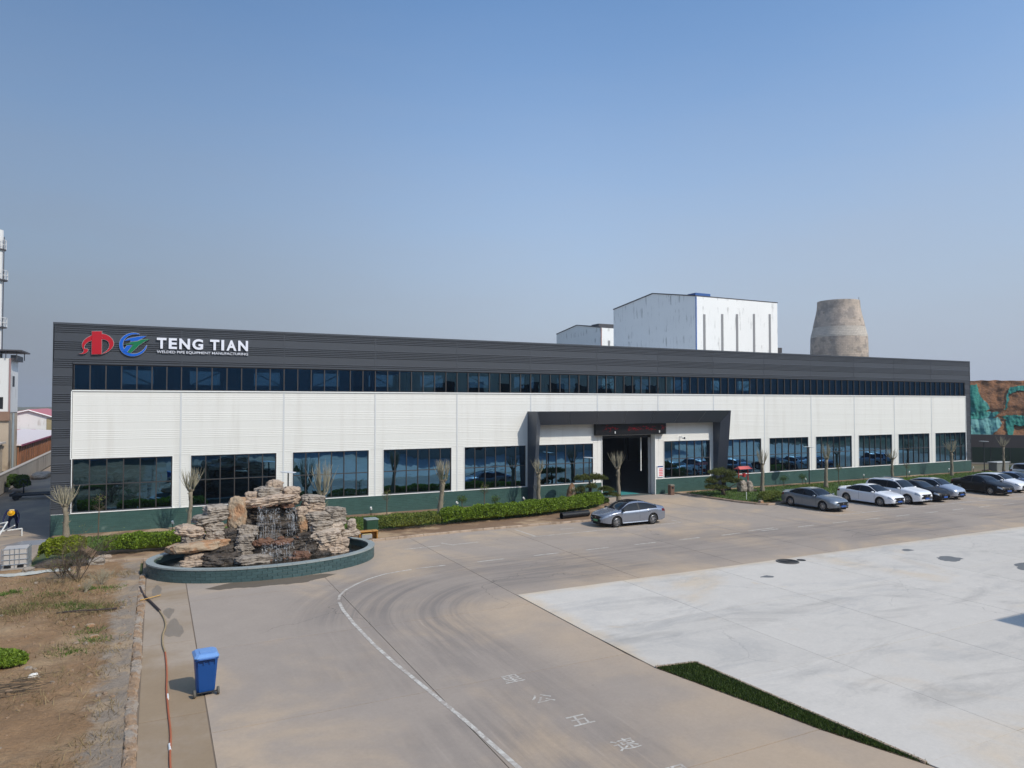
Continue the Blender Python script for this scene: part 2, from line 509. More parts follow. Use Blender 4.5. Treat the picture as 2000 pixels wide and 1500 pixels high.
MAT['mudbrick'] = pm("mud_brick", srgb(150, 124, 98), 0.95, var=0.25, vs=3, fine=0.2, fs=20, bump=0.8, bs=22, bd=0.03, objvar=0.16, col2=srgb(150, 138, 124), c2s=1.5, c2t=(0.45, 0.6))
MAT['wet'] = pm("wet_concrete", srgb(134, 121, 105), 0.5, var=0.15, vs=2, spec=0.5)


def paint_mat():
    m, nt, b = new_mat("road_paint"); g = NT(nt); p = g.pos()
    w = g.ramp(g.noise(p, 5.0, 7, 0.75, 0.5), 0.40, 0.56)
    w2 = g.ramp(g.noise(p, 0.5, 3), 0.35, 0.65, 0.65, 1.0)
    c = g.mix(g.math('MULTIPLY', w, w2), srgb(204, 199, 188), srgb(164, 152, 140))
    nt.links.new(g.scale(c, g.math('ADD', 0.88, g.math('MULTIPLY', g.noise(p, 18, 4), 0.24))), b.inputs['Base Color'])
    b.inputs['Roughness'].default_value = 0.8
    return m


MAT['paint'] = paint_mat()

# ================================================================== ground
ground = link("ground", np_mesh("ground", [(-1500, -1500, -.12), (1500, -1500, -.12), (1500, 1500, -.12), (-1500, 1500, -.12)], [[0, 1, 2, 3]], MAT['earth']))
tag(ground, kind='structure')


def slab(name, poly, z0, z1, mat, parent, gap=0.012):
    """one cast slab: polygon shrunk by half a joint, real thickness"""
    cx = sum(p[0] for p in poly) / len(poly); cy = sum(p[1] for p in poly) / len(poly)
    q = []
    for x, y in poly:
        d = Vector((cx - x, cy - y)); d.normalize()
        q.append((x + d.x * gap * 1.3, y + d.y * gap * 1.3))
    o = MB().prism(q, z0, z1).build(name, mat, parent, loc=(cx, cy, 0))
    return o


def rect(x0, x1, y0, y1): return [(x0, y0), (x1, y0), (x1, y1), (x0, y1)]


road = MB().box(4.2, 110, -75, 0.05, -0.1, -0.012).build("road", MAT['joint'])
tag(road, kind='structure')
ROWS = [-8.95, -17.6, -23.7, -29.7, -35.8, -41.9, -48.0, -54.0, -60.0, -66.0, -72.0]
for a, b_ in zip(ROWS, ROWS[1:]):
    slab("slab", rect(5.86, 11.28, b_, a), -0.09, 0.0, MAT['road'], road)
    if a > -29:
        slab("slab", rect(11.28, 17.42, b_, a), -0.09, 0.0, MAT['road'], road)
slab("slab", [(11.28, -29.7), (17.42, -29.7), (17.5, -31.03), (18.25, -34.5), (18.5, -35.8), (11.28, -35.8)], -0.09, 0.0, MAT['road'], road)
slab("slab", [(11.28, -35.8), (18.5, -35.8), (19.19, -38.0), (19.9, -41.9), (11.28, -41.9)], -0.09, 0.0, MAT['road'], road)
slab("slab", rect(11.28, 20.0, -72, -41.9), -0.09, 0.0, MAT['road'], road)
xs = [17.42 + 6.0 * k for k in range(16)]
for x0, x1 in zip(xs, xs[1:]):
    for a, b_ in ((-13.1, -8.85), (-17.6, -13.1), (-22.35, -17.6)):
        slab("slab", rect(x0, x1, a, b_), -0.09, 0.0, MAT["road"], road)
for x0, x1 in ((33.5, 39.5), (39.5, 45.5), (86, 92), (92, 98), (98, 107)):
    for a, b_ in ((-8.85, -4.4), (-4.4, 0.0)):
        slab("slab", rect(x0, x1, a, b_), -0.09, 0.0, MAT['road'], road)
# gutter strip between the drive and the dirt
gy = [-11.0, -14.5, -18.0, -22.5, -28.4, -33, -38, -44, -50, -60, -72]
for a, b_ in zip(gy, gy[1:]):
    slab("gutter_slab", rect(4.36, 5.84, b_, a), -0.09, -0.004, MAT['gutter'], road)

apron = MB().box(17.46, 112, -30.95, -22.4, -0.1, 0.003).box(19.22, 112, -37.85, -30.951, -0.1, 0.003).box(20.05, 112, -75, -37.851, -0.1, 0.003).build("apron", MAT['joint'])
tag(apron, kind='structure')
ar = [-22.38, -27.5, -32.7, -37.9, -43.1, -48.3, -53.5, -60, -72]
ac = [22.5 + 5.0 * k for k in range(12)] + [92, 110]
for a, b_ in zip(ar, ar[1:]):
    for x0, x1 in zip(ac, ac[1:]):
        slab("slab", rect(x0, x1, b_, a), -0.08, 0.012, MAT['apron'], apron, 0.009)
slab("slab", rect(17.44, 22.5, -27.5, -22.38), -0.08, 0.012, MAT['apron'], apron, 0.009)
slab("slab", [(17.44, -27.5), (22.5, -27.5), (22.5, -32.7), (18.86, -32.7), (18.77, -31.25), (17.5, -31.03)], -0.08, 0.012, MAT['apron'], apron, 0.003)
slab("slab", [(18.86, -32.7), (22.5, -32.7), (22.5, -37.9), (19.18, -37.9)], -0.08, 0.012, MAT['apron'], apron, 0.003)
slab("slab", [(19.2, -37.9), (22.5, -37.9), (22.5, -43.1), (20.0, -43.1)], -0.08, 0.012, MAT['apron'], apron, 0.003)
slab("slab", rect(20.0, 22.5, -72, -43.1), -0.08, 0.012, MAT['apron'], apron, 0.003)

def blob(cx, cy, rx, ry, seed, n=28):
    out = []
    for k in range(n):
        t = 2 * PI * k / n
        r_ = 1 + 0.55 * noise.noise(Vector((math.cos(t) * 1.1 + seed * 3.3, math.sin(t) * 1.1, seed))) + 0.25 * noise.noise(Vector((math.cos(t) * 3 + seed, math.sin(t) * 3, 4)))
        out.append((cx + rx * r_ * math.cos(t), cy + ry * r_ * math.sin(t)))
    return out


MAT['patch'] = pm('patch_grey', srgb(112, 114, 114), 0.9, var=0.2, vs=5)
# dark repair patches in the apron
for (cx, cy, rx, ry) in ((39.1, -25.95, 0.62, 0.5), (39.2, -23.75, 0.35, 0.22), (41.6, -28.7, 1.5, 0.6), (28.5, -24.6, 0.3, 0.2)):
    pts = blob(cx, cy, rx, ry, cx)
    MB().prism(pts, 0.0, 0.017).build("asphalt_patch", MAT["patch"], apron)

alley = MB().box(-6.6, -0.62, -8.6, 130, -0.1, 0.0).build("alley", MAT['alley'])
tag(alley, kind='structure')
wet = MB().prism([(-2.6, -1.6), (-1.2, -2.2), (-0.66, -2.0), (-0.7, -0.6), (-1.8, -0.5)], 0.0, 0.004).build("puddle", pm("alley_wet", srgb(128, 124, 122), 0.25, var=0.1), alley)

# ------------------------------------------------------------------ painted markings
def ribbon(pts, w, z0=0.0, z1=0.005):
    pts = [Vector((x, y)) for x, y in pts]
    L, R = [], []
    for i, p in enumerate(pts):
        d = pts[min(i + 1, len(pts) - 1)] - pts[max(i - 1, 0)]; d.normalize(); n = Vector((-d.y, d.x))
        L.append(p + n * w / 2); R.append(p - n * w / 2)
    m = MB(); n = len(pts)
    vs = [(p.x, p.y, z1) for p in L] + [(p.x, p.y, z1) for p in R]
    m.add(vs, [(i, n + i, n + i + 1, i + 1) for i in range(n - 1)])
    return m


edge = [(11.5, -44), (11.49, -38), (11.46, -34.2), (11.31, -31.47), (11.13, -29.4), (10.95, -27.4), (10.83, -25.4), (10.8, -23), (10.84, -21.4), (10.95, -20.3)]
ribbon(edge, 0.12).build("edge_line", MAT['paint'], road)
cv = [(11.0, -19.95), (11.2, -19.3), (11.6, -18.6), (12.2, -17.9), (12.9, -17.25), (13.7, -16.75), (14.4, -16.55), (15.1, -16.42)]
ribbon(cv, 0.10).build("edge_line", MAT['paint'], road)
for k in range(20):
    x = 15.35 + 3.05 * k
    ribbon([(x, -16.34), (x + 1.45, -16.3)], 0.11).build("lane_dash", MAT['paint'], road)
for a in ([(16.2, -12.0), (18.2, -11.95)], [(18.9, -12.0), (20.4, -11.95)], [(23.7, -11.95), (28.0, -11.9), (34.6, -11.85)], [(23.9, -9.4), (23.98, -11.95)],
          [(18.5, -11.3), (18.9, -12.15)], [(26.4, -10.55), (27.3, -10.6)], [(29.6, -11.9), (29.6, -9.2)], [(34.5, -11.9), (34.5, -10.9)],
          [(36.0, -16.0), (38.2, -15.9)]):
    ribbon(a, 0.10).build("parking_line", MAT['paint'], road)
for k in range(11):
    x = 45.6 + 2.92 * k
    ribbon([(x, -14.25), (x, -9.0)], 0.1).build("parking_line", MAT['paint'], road)
ribbon([(45.6, -14.3), (60, -14.3), (77.7, -14.3)], 0.1).build("parking_line", MAT['paint'], road)


def text_mesh(s, name, extrude=0.0, offset=0.0, size=1.0):
    cu = bpy.data.curves.new(name, 'FONT'); cu.body = s; cu.size = size
    cu.extrude = extrude; cu.offset = offset; cu.resolution_u = 4
    o = bpy.data.objects.new(name, cu); COL.objects.link(o)
    bpy.context.view_layer.update()
    dg = bpy.context.evaluated_depsgraph_get()
    me = bpy.data.meshes.new_from_object(o.evaluated_get(dg))
    me.name = name
    bpy.data.objects.remove(o, do_unlink=True); bpy.data.curves.remove(cu)
    return me


def fit_mesh(me, x0, x1, y0, y1):
    co = np.empty(len(me.vertices) * 3, dtype=np.float32); me.vertices.foreach_get("co", co); co = co.reshape(-1, 3)
    mn, mx = co.min(0), co.max(0)
    co[:, 0] = x0 + (co[:, 0] - mn[0]) / (mx[0] - mn[0]) * (x1 - x0)
    co[:, 1] = y0 + (co[:, 1] - mn[1]) / (mx[1] - mn[1]) * (y1 - y0)
    me.vertices.foreach_set("co", co.ravel()); me.update()
    return co


for ch, cx, cy in (("里", 13.47, -29.9), ("公", 13.58, -31.42), ("五", 13.78, -32.9), ("速", 14.05, -34.37), ("限", 14.35, -35.85)):
    me = text_mesh(ch, "painted_character", 0.0, 0.006)
    fit_mesh(me, -0.29, 0.29, -0.25, 0.25)
    me.materials.clear(); me.materials.append(MAT['paint'])
    link("painted_character", me, road, (cx, cy, 0.005))

# wet stain in front of the fountain
st0 = [(6.5, -15.9), (7.0, -16.35), (7.6, -16.3), (8.3, -16.5), (9.0, -16.45), (9.6, -16.62), (10.4, -16.62), (10.8, -16.35), (11.3, -16.15), (11.9, -15.7), (11.4, -15.45), (9.5, -15.4), (7.5, -15.3)]
st = []
for i in range(len(st0)):
    for k in range(4):
        f = k / 4; (xa, ya), (xb, yb) = st0[i], st0[(i + 1) % len(st0)]
        st.append((xa + (xb - xa) * f, ya + (yb - ya) * f + 0.10 * noise.noise(Vector((xa * 3 + k * 1.7, ya, 1.0)))))
MB().prism(st, -0.01, 0.003).build("wet_stain", pm("damp_concrete", srgb(112, 99, 85), 0.4, var=0.15, vs=2, spec=0.5), road)
for i, (cx, cy, rx, ry) in enumerate(((4.75, -15.3, .18, .8), (5.3, -21.0, .28, 1.0), (5.15, -18.9, .16, .7))):
    MB().prism(blob(cx, cy, rx, ry, i + 1), -0.03, -0.0015).build("wet_stain", MAT['wet'], road)

# ------------------------------------------------------------------ grass wedge beside the drive
wedge = [(17.5, -31.03), (18.25, -34.5), (18.5, -35.8), (19.19, -38.0), (18.86, -32.7), (18.77, -31.25)]
wg = MB().prism(wedge, -0.06, 0.01).build("grass_wedge_soil", MAT['soil'])
tag(wg, kind='structure')


def in_poly(P, poly):
    x, y = P[:, 0], P[:, 1]; ins = np.zeros(len(P), bool); n = len(poly)
    for i in range(n):
        (x0, y0), (x1, y1) = poly[i], poly[(i + 1) % n]
        c = ((y0 > y) != (y1 > y)) & (x < (x1 - x0) * (y - y0) / (y1 - y0 + 1e-12) + x0)
        ins ^= c
    return ins


def scatter(poly, n, z=0.0):
    a = np.array(poly); mn, mx = a.min(0), a.max(0)
    out = []; got = 0
    while got < n:
        P = rng.uniform(mn, mx, (n * 2, 2)); P = P[in_poly(P, poly)]; out.append(P); got += len(P)
    P = np.concatenate(out)[:n]
    return np.column_stack([P, np.full(n, z)])


Pw = scatter(wedge, 17000, 0.01)
tag(link("grass", blades(Pw, 0.065, 0.014, MAT['blade_dark'], "grass"),), "dark green grass filling the narrow wedge between drive and apron", "grass", kind='stuff')
ke = [(17.5, -31.03), (18.77, -31.25), (18.86, -32.7), (18.95, -34.2), (19.05, -35.8), (19.18, -37.9)]
kk = empty("wedge_kerb", (18.8, -33, 0), label="thin pale kerb edging the grass wedge on the apron side", cat="kerb")
for a, b_ in zip(ke, ke[1:]):
    ribbon([a, b_], 0.07).build("tmp", MAT['kerb'], kk)

for o in list(kk.children):
    me = o.data; bm = bmesh.new(); bm.from_mesh(me)
    r = bmesh.ops.extrude_face_region(bm, geom=bm.faces[:]); bmesh.ops.translate(bm, verts=[v for v in r['geom'] if isinstance(v, bmesh.types.BMVert)], vec=(0, 0, 0.05))
    bm.to_mesh(me); bm.free(); o.name = "kerb_stone"

# ------------------------------------------------------------------ dirt field
nx, ny = 100, 300
X = np.linspace(-9, 4.08, nx); Yv = np.linspace(-50, -8.7, ny)
GX, GY = np.meshgrid(X, Yv)


def dirt_h(x, y):
    n1 = noise.fractal(Vector((x * .35, y * .35, 1.3)), 1.0, 2.0, 4)
    n2 = noise.fractal(Vector((x * 2.2, y * 2.2, 7.1)), 0.9, 2.0, 3)
    e = min(1, max(0, (4.1 - x) / 1.2)); f = min(1, max(0, (-8.8 - y) / 1.5))
    return (0.05 + 0.10 * n1 * f + 0.06 * n2 * e) * (0.35 + 0.65 * f) + 0.05 * max(0, min(1, (3.0 - x) / 2))


H = np.array([[dirt_h(x, y) for x in X] for y in Yv])
V = np.stack([GX, GY, H], -1).reshape(-1, 3)
I = np.arange(nx * ny).reshape(ny, nx)
Fq = np.stack([I[:-1, :-1], I[:-1, 1:], I[1:, 1:], I[1:, :-1]], -1).reshape(-1, 4)


def dirt_mat():
    """brown soil that gives way to a grey cement crust beside the edging"""
    m, nt, b = new_mat("dirt_and_crust"); g = NT(nt); p = g.pos()
    sx = g.n("ShaderNodeSeparateXYZ"); nt.links.new(p, sx.inputs[0])
    soil = g.mix(g.ramp(g.noise(p, 0.35, 6, 0.6), 0.42, 0.68), srgb(148, 118, 87), srgb(170, 144, 112))
    soil = g.mix(g.math('MULTIPLY', g.ramp(g.noise(p, 0.22, 5, 0.6, 0.5), 0.5, 0.66), 0.6), soil, srgb(132, 104, 76))
    crust = g.mix(g.ramp(g.noise(p, 1.2, 6, 0.6), 0.46, 0.6), srgb(150, 136, 120), srgb(168, 146, 120))
    e = g.math('ADD', sx.outputs[0], g.math('MULTIPLY', g.math('SUBTRACT', g.noise(p, 0.9, 8, 0.72), 0.5), 2.6))
    c = g.mix(g.ramp(e, 3.15, 3.6), soil, crust)
    f = g.math('ADD', 0.7, g.math('MULTIPLY', g.noise(p, 0.9, 5, 0.6), 0.6))
    f = g.math('MULTIPLY', f, g.math('ADD', 0.68, g.math('MULTIPLY', g.noise(p, 8, 5, 0.7), 0.64)))
    nt.links.new(g.scale(c, f), b.inputs['Base Color'])
    b.inputs['Roughness'].default_value = 0.95; b.inputs['Specular IOR Level'].default_value = 0.25
    nt.links.new(g.bump(g.noise(p, 11, 6, 0.7), 1.0, 0.07), b.inputs['Normal'])
    return m


dirt = link("dirt_field", np_mesh("dirt_field", V, Fq, dirt_mat(), True))
tag(dirt, kind='structure')

# crumbling brick edging along the dirt
be = empty("brick_edging", (4.2, -24, 0), label="crumbling mud coloured brick edging between dirt field and concrete gutter", cat="edging")


def rock_mesh(name, mat, sx, sy, sz, seed, rough=0.18, strata=0.0, cuts=5, p=3.0, freq=2.0):
    """weathered block: superellipsoid box with noise and optional horizontal strata"""
    n = cuts
    bm = bmesh.new(); bmesh.ops.create_cube(bm, size=2.0)
    bmesh.ops.subdivide_edges(bm, edges=bm.edges[:], cuts=n, use_grid_fill=True)
    off = Vector((seed * 3.17, seed * 1.91, seed * 0.77))
    for v in bm.verts:
        c = v.co
        l = (abs(c.x)**p + abs(c.y)**p + abs(c.z)**p) ** (1 / p)
        d = c / l
        q = Vector((d.x * sx, d.y * sy, d.z * sz)) / max(sx, sy, sz)
        k = 1 + rough * noise.fractal(q * freq + off, 0.9, 2.0, 4) + rough * 0.6 * noise.noise(q * freq * 0.6 + off * 2)
        if strata:
            zz = d.z * sz
            band = zz * 7.0 / strata + 0.9 * noise.noise(Vector((d.x * sx * 1.3, d.y * sy * 1.3, seed)))
            tri = abs((band % 1.0) - 0.5) * 2
            lay = noise.noise(Vector((seed * 2.1, math.floor(band) * 1.7, 0.3)))
            k2 = 1 + 0.10 * lay - 0.10 * (1 - min(1, tri * 2.5 if tri < 0.4 else 1))
            d = Vector((d.x * k2, d.y * k2, d.z))
        v.co = Vector((d.x * sx * k, d.y * sy * k, d.z * sz * (1 + (k - 1) * 0.6)))
    me = bpy.data.meshes.new(name); bm.to_mesh(me); bm.free()
    me.materials.append(mat)
    return me


m = MB(); nyr = 420
prof_r = [(-.17, -.03), (-.11, .02), (-.04, .035), (.04, .03), (.11, .01), (.15, -.04)]
for i in range(nyr):
    yy = -12.2 - 38.0 * i / (nyr - 1)
    for (dx, dz) in prof_r:
        w_ = noise.noise(Vector((dx * 9, yy * 2.3, 3.1))) + .6 * noise.noise(Vector((dx * 20, yy * 8, 1.1)))
        m.v.append((4.2 + 0.03 * math.sin(yy) + dx * (1 + .35 * w_), yy, dz + .03 * noise.noise(Vector((dx * 14, yy * 6.1, 8))) + .012))
for i in range(nyr - 1):
    for k in range(5): m.f.append((i * 6 + k, i * 6 + k + 1, (i + 1) * 6 + k + 1, (i + 1) * 6 + k)); m.m.append(0)
m.build("mud_ridge", MAT['mudbrick'], be)
bmv = [rock_mesh("brick", MAT['mudbrick'], 0.085, 0.125, 0.06, s, 0.25, cuts=3, p=5, freq=3) for s in range(5)]
y = -12.4
while y > -50:
    for dx in (-0.03,):
        o = link("brick", bmv[random.randrange(5)], be)
        o.location = Vector((4.22 + dx + random.uniform(-.03, .03) + 0.03 * math.sin(y), y, 0.012 + random.uniform(-.03, .018))) - WL[be.name]
        o.rotation_euler = (random.uniform(-.12, .12), random.uniform(-.15, .15), random.uniform(-.18, .18))
        o.scale = (random.uniform(.8, 1.25), 1.0, random.uniform(.7, 1.2))
    y -= 0.262 if y > -40 else 0.5
# ================================================================== factory
MAT['white_clad'] = pm("white_cladding", srgb(222, 220, 213), 0.45, var=0.02, vs=0.6, fine=0.02, fs=6, spec=0.45, objvar=0.02, stretch=(1.6, 1.6, .12), col2=srgb(214, 211, 203), c2s=0.9, c2t=(.48, .75))
MAT['dark_clad'] = pm("charcoal_cladding", srgb(69, 72, 77), 0.42, metal=0.1, var=0.05, vs=0.6, fine=0.03, fs=6, spec=0.5, objvar=0.04)
MAT['portal'] = pm("charcoal_composite_panel", srgb(70, 75, 84), 0.38, metal=0.2, var=0.05, vs=0.5, fine=0.02, spec=0.5, objvar=0.05)
MAT['white_trim'] = pm("white_trim", srgb(232, 232, 228), 0.4, var=0.03)
MAT['joint_trim'] = pm("cladding_joint", srgb(206, 207, 206), 0.45, var=0.03)
MAT['frame'] = pm("window_frame", srgb(74, 70, 68), 0.45, metal=0.3, var=0.05)
MAT['tile'] = pm("green_plinth_tile", srgb(60, 88, 82), 0.42, var=0.14, vs=0.9, fine=0.08, fs=14, spec=0.5, island=0.10, col2=srgb(112, 130, 122), c2s=0.8, c2t=(.66, .8))
MAT['grout'] = pm("tile_grout", srgb(92, 112, 106), 0.8, var=0.15)
MAT['inner'] = pm("hall_inside", srgb(96, 100, 104), 0.8, var=0.1)
MAT['hall_floor'] = pm("hall_floor", srgb(92, 98, 96), 0.5, var=0.2)
MAT['steel_dark'] = pm("dark_steel", srgb(48, 52, 58), 0.5, metal=0.4)
MAT['black'] = pm("black_plastic", srgb(24, 25, 27), 0.5, var=0.1)
MAT['grey_roof'] = pm("roof_sheet", srgb(150, 152, 154), 0.5, var=0.08)


def glass_mat(name, refl, thru, fac=0.5, wave=0.0):
    m, nt, b = new_mat(name); g = NT(nt)
    nt.nodes.remove(b)
    gl = g.n("ShaderNodeBsdfGlossy"); gl.inputs['Color'].default_value = (*refl, 1); gl.inputs['Roughness'].default_value = 0.012
    tr = g.n("ShaderNodeBsdfTransparent"); tr.inputs['Color'].default_value = (*thru, 1)
    mx = g.n("ShaderNodeMixShader"); mx.inputs[0].default_value = fac
    nt.links.new(tr.outputs[0], mx.inputs[1]); nt.links.new(gl.outputs[0], mx.inputs[2])
    if wave:
        nt.links.new(g.bump(g.noise(g.pos(), 0.9, 2), wave, 0.05), gl.inputs['Normal'])
    nt.links.new(mx.outputs[0], nt.nodes["Material Output"].inputs['Surface'])
    return m


MAT['glass'] = glass_mat("blue_tinted_glass", (0.22, 0.46, 0.68), (0.10, 0.16, 0.20), 0.5, 0.06)
MAT['glass_up'] = glass_mat("blue_strip_glass", (0.24, 0.48, 0.66), (0.32, 0.50, 0.62), 0.45, 0.05)

FAC = empty("factory_building", (42, 15, 0), label="long two tone factory hall with white ribbed walls, charcoal fascia and blue window strip", cat="factory")
XL, XR, ZT, DEP = -0.59, 84.74, 12.14, 30.0


def profile(z0, z1, d=0.022, flat=0.42, ribs=5, off=0.0):
    """ribbed sheet outline: list of (z, outward) from z0 to z1"""
    out = [(z0, 0.0)]
    p = (1.0 - flat) / ribs
    k = math.floor(z0 - off) - 1
    while k + off < z1 + 1:
        for r in range(ribs):
            a = k + off + flat + r * p
            for zz, yy in ((a, 0), (a + p * .25, d), (a + p * .55, d), (a + p * .8, 0)):
                if z0 + 0.005 < zz < z1 - 0.005: out.append((zz, yy))
        k += 1
    out.append((z1, 0.0))
    return out


def clad(name, x0, x1, z0, z1, y, mat, parent, thick=0.05, d=0.022, off=0.0):
    pr = profile(z0, z1, d, off=off)
    n = len(pr); m = MB()
    vs = [(x0, y - o, z) for z, o in pr] + [(x1, y - o, z) for z, o in pr] + [(x0, y + thick, z0), (x0, y + thick, z1), (x1, y + thick, z0), (x1, y + thick, z1)]
    fs = [(i, n + i, n + i + 1, i + 1) for i in range(n - 1)]
    fs += [(2 * n, 2 * n + 2, n, 0), (n - 1, 2 * n - 1, 2 * n + 3, 2 * n + 1), (2 * n + 1, 2 * n + 3, 2 * n + 2, 2 * n)]
    fs += [tuple([2 * n] + list(range(0, n)) + [2 * n + 1]), tuple([2 * n + 3] + list(range(2 * n - 1, n - 1, -1)) + [2 * n + 2])]
    return m.add(vs, fs).build(name, mat, parent, loc=((x0 + x1) / 2, y, z0))


WZ0, WZ1 = 1.30, 4.36            # ground-floor windows
SZ0, SZ1 = 8.30, 9.80            # window strip
# fascia and dark end piers
for k in range(14):
    x0 = XL if k == 0 else 6.0 * k
    x1 = XR if k == 13 else 6.0 * (k + 1)
    clad("fascia_panel", x0 + .03, x1 - .03, SZ1 + 0.08, ZT - 0.12, 0.0, MAT['dark_clad'], FAC, d=0.036, off=0.15)
    if k:
        MB().box(x0 - .06, x0 + .06, -0.012, 0.05, SZ1 + .08, ZT - .12).build("joint_strip", MAT['dark_clad'], FAC, loc=(x0, 0, SZ1))
MB().box(XL - .03, XR + .03, -0.06, 0.35, ZT - .12, ZT).build("coping", MAT['dark_clad'], FAC)
MB().box(0.38, XR - .85, -0.07, 0.1, SZ1, SZ1 + 0.078).build("fascia_trim", MAT['dark_clad'], FAC)
clad("corner_pier", XL, 0.34, 1.25, SZ1 + .08, 0.0, MAT['dark_clad'], FAC, d=0.036, off=0.15)
clad("corner_pier", 83.9, XR, 1.25, SZ1 + .08, 0.0, MAT['dark_clad'], FAC, d=0.036, off=0.15)
MB().box(XL - .03, XL - 0.002, -0.04, 0.3, 0, ZT - .12).build("corner_trim", MAT['dark_clad'], FAC)
MB().box(XR + .002, XR + .03, -0.04, 0.3, 0, ZT - .12).build("corner_trim", MAT['dark_clad'], FAC)
# white cladding above the windows
for k in range(14):
    x0 = 0.36 if k == 0 else 6.0 * k
    x1 = 83.88 if k == 13 else 6.0 * (k + 1)
    z0 = WZ1 + 0.04
    if k == 6:
        z0 = 5.0
    clad("wall_panel", x0 + .02, x1 - .02, z0, SZ0 - 0.07, 0.0, MAT['white_clad'], FAC, d=0.005)
    if k:
        MB().box(x0 - .05, x0 + .05, -0.02, 0.05, 4.4 if k not in (6, 7) else 5.0, SZ0 - .07).build("joint_strip", MAT['joint_trim'], FAC, loc=(x0, 0, 4))
MB().box(0.34, 83.9, -0.06, 0.12, SZ0 - .068, SZ0 - 0.0).build("wall_coping", MAT['white_trim'], FAC)
MB().box(0.30, 0.358, -0.045, 0.05, WZ1 - .02, SZ0 - .07).build("wall_edge_trim", MAT['white_trim'], FAC)
MB().box(83.88, 83.93, -0.045, 0.05, WZ0, SZ0 - .07).build("wall_edge_trim", MAT['white_trim'], FAC)
# piers between the windows
DOOR0, DOOR1, DOORZ = 36.40, 41.62, 4.95
for k in range(1, 14):
    x0, x1 = 6.0 * k - 0.40, 6.0 * k + 0.54
    z1 = WZ1 + 0.036
    if k == 6:
        clad("wall_pier", 36.01, DOOR0 - 0.06, 1.26, 4.99, 0.0, MAT['white_clad'], FAC, d=0.005)
        x0, x1 = 35.58, 36.0
    if k == 7:
        clad("wall_pier", DOOR1 + 0.06, 41.99, 1.26, 4.99, 0.0, MAT['white_clad'], FAC, d=0.005)
        x0, x1 = 42.0, 42.52
    clad("wall_pier", x0, x1, 1.26, z1, 0.0, MAT['white_clad'], FAC, d=0.005)
    if k not in (6, 7):
        MB().box(6.0 * k - .05, 6.0 * k + .05, -0.02, 0.05, 1.26, z1).build("joint_strip", MAT['joint_trim'], FAC, loc=(6.0 * k, 0, 1))

# windows
frame_cache = {}
def pane_mesh(w, h, mat):
    key = (round(w, 3), round(h, 3), mat.name)
    if key not in frame_cache:
        frame_cache[key] = MB().box(-w / 2, w / 2, -0.004, 0.004, -h / 2, h / 2).mesh("pane", mat)
    return frame_cache[key]


for k in range(14):
    if k == 6: continue
    x0, x1 = 6.0 * k + 0.58, 6.0 * k + 5.56
    if k == 0: x0 = 0.40
    if k == 13: x1 = 83.86
    nc = 6
    mid = WZ0 + (WZ1 - WZ0) * 0.51
    m = MB()
    fw = 0.055
    xs_ = [x0 + (x1 - x0) * i / nc for i in range(nc + 1)]
    m.box(x0, x1, 0.02, 0.12, WZ0, WZ0 + fw); m.box(x0, x1, 0.02, 0.12, WZ1 - fw, WZ1)
    m.box(x0, x1, 0.022, 0.118, mid - fw / 2, mid + fw / 2)
    for i, xx in enumerate(xs_):
        a = xx - (0 if i == 0 else fw / 2); b_ = xx + (0 if i == nc else fw / 2)
        if i == 0: b_ = xx + fw
        if i == nc: a = xx - fw
        m.box(a, b_, 0.018, 0.121, WZ0 + fw, WZ1 - fw)
    win = m.build("window", MAT['frame'], FAC, loc=((x0 + x1) / 2, 0.0, WZ0))
    for i in range(nc):
        for (z0, z1) in ((WZ0 + fw, mid - fw / 2), (mid + fw / 2, WZ1 - fw)):
            w = (x1 - x0) / nc - fw * 1.0
            o = link("pane", pane_mesh(w, z1 - z0, MAT['glass']), win)
            o.location = Vector(((xs_[i] + xs_[i + 1]) / 2, 0.075, (z0 + z1) / 2)) - WL[win.name]
            o.rotation_euler = (rad(random.gauss(0, 0.10)), 0, rad(random.gauss(0, 0.10)))
    # white reveal and sill
    t = MB()
    t.box(x0 - .04, x0 - .002, -0.03, 0.12, WZ0, WZ1 + .036); t.box(x1 + .002, x1 + .04, -0.03, 0.12, WZ0, WZ1 + .036); t.box(x0 - .002, x1 + .002, -0.03, 0.12, WZ1 + .002, WZ1 + .036)
    t.build("window_reveal", MAT['white_trim'], win)
    MB().box(x0 - .04, x1 + .04, -0.075, 0.1, WZ0 - 0.05, WZ0 - 0.003).build("sill", MAT['white_trim'], win)

for k in range(14):
    x0 = 0.42 if k == 0 else 6.0 * k
    x1 = XR - 0.9 if k == 13 else 6.0 * (k + 1)
    nc = 7
    xs_ = [x0 + (x1 - x0) * i / nc for i in range(nc + 1)]
    m = MB(); m.box(x0, x1, 0.02, 0.13, SZ0, SZ0 + 0.04); m.box(x0, x1, 0.02, 0.13, SZ1 - 0.06, SZ1)
    for i, xx in enumerate(xs_[:-1] if k < 13 else xs_):
        m.box(xx - .03 + (.03 if k == 0 and i == 0 else 0), xx + .03, -0.005, 0.132, SZ0 + .04, SZ1 - .06)
    win = m.build("strip_window", MAT['frame'], FAC, loc=((x0 + x1) / 2, 0.0, SZ0))
    for i in range(nc):
        o = link("pane", pane_mesh((x1 - x0) / nc - 0.06, SZ1 - SZ0 - 0.1, MAT['glass_up']), win)
        o.location = Vector(((xs_[i] + xs_[i + 1]) / 2, 0.08, (SZ0 + SZ1) / 2 - .01)) - WL[win.name]
        o.rotation_euler = (rad(random.gauss(0, 0.12)), 0, rad(random.gauss(0, 0.12)))

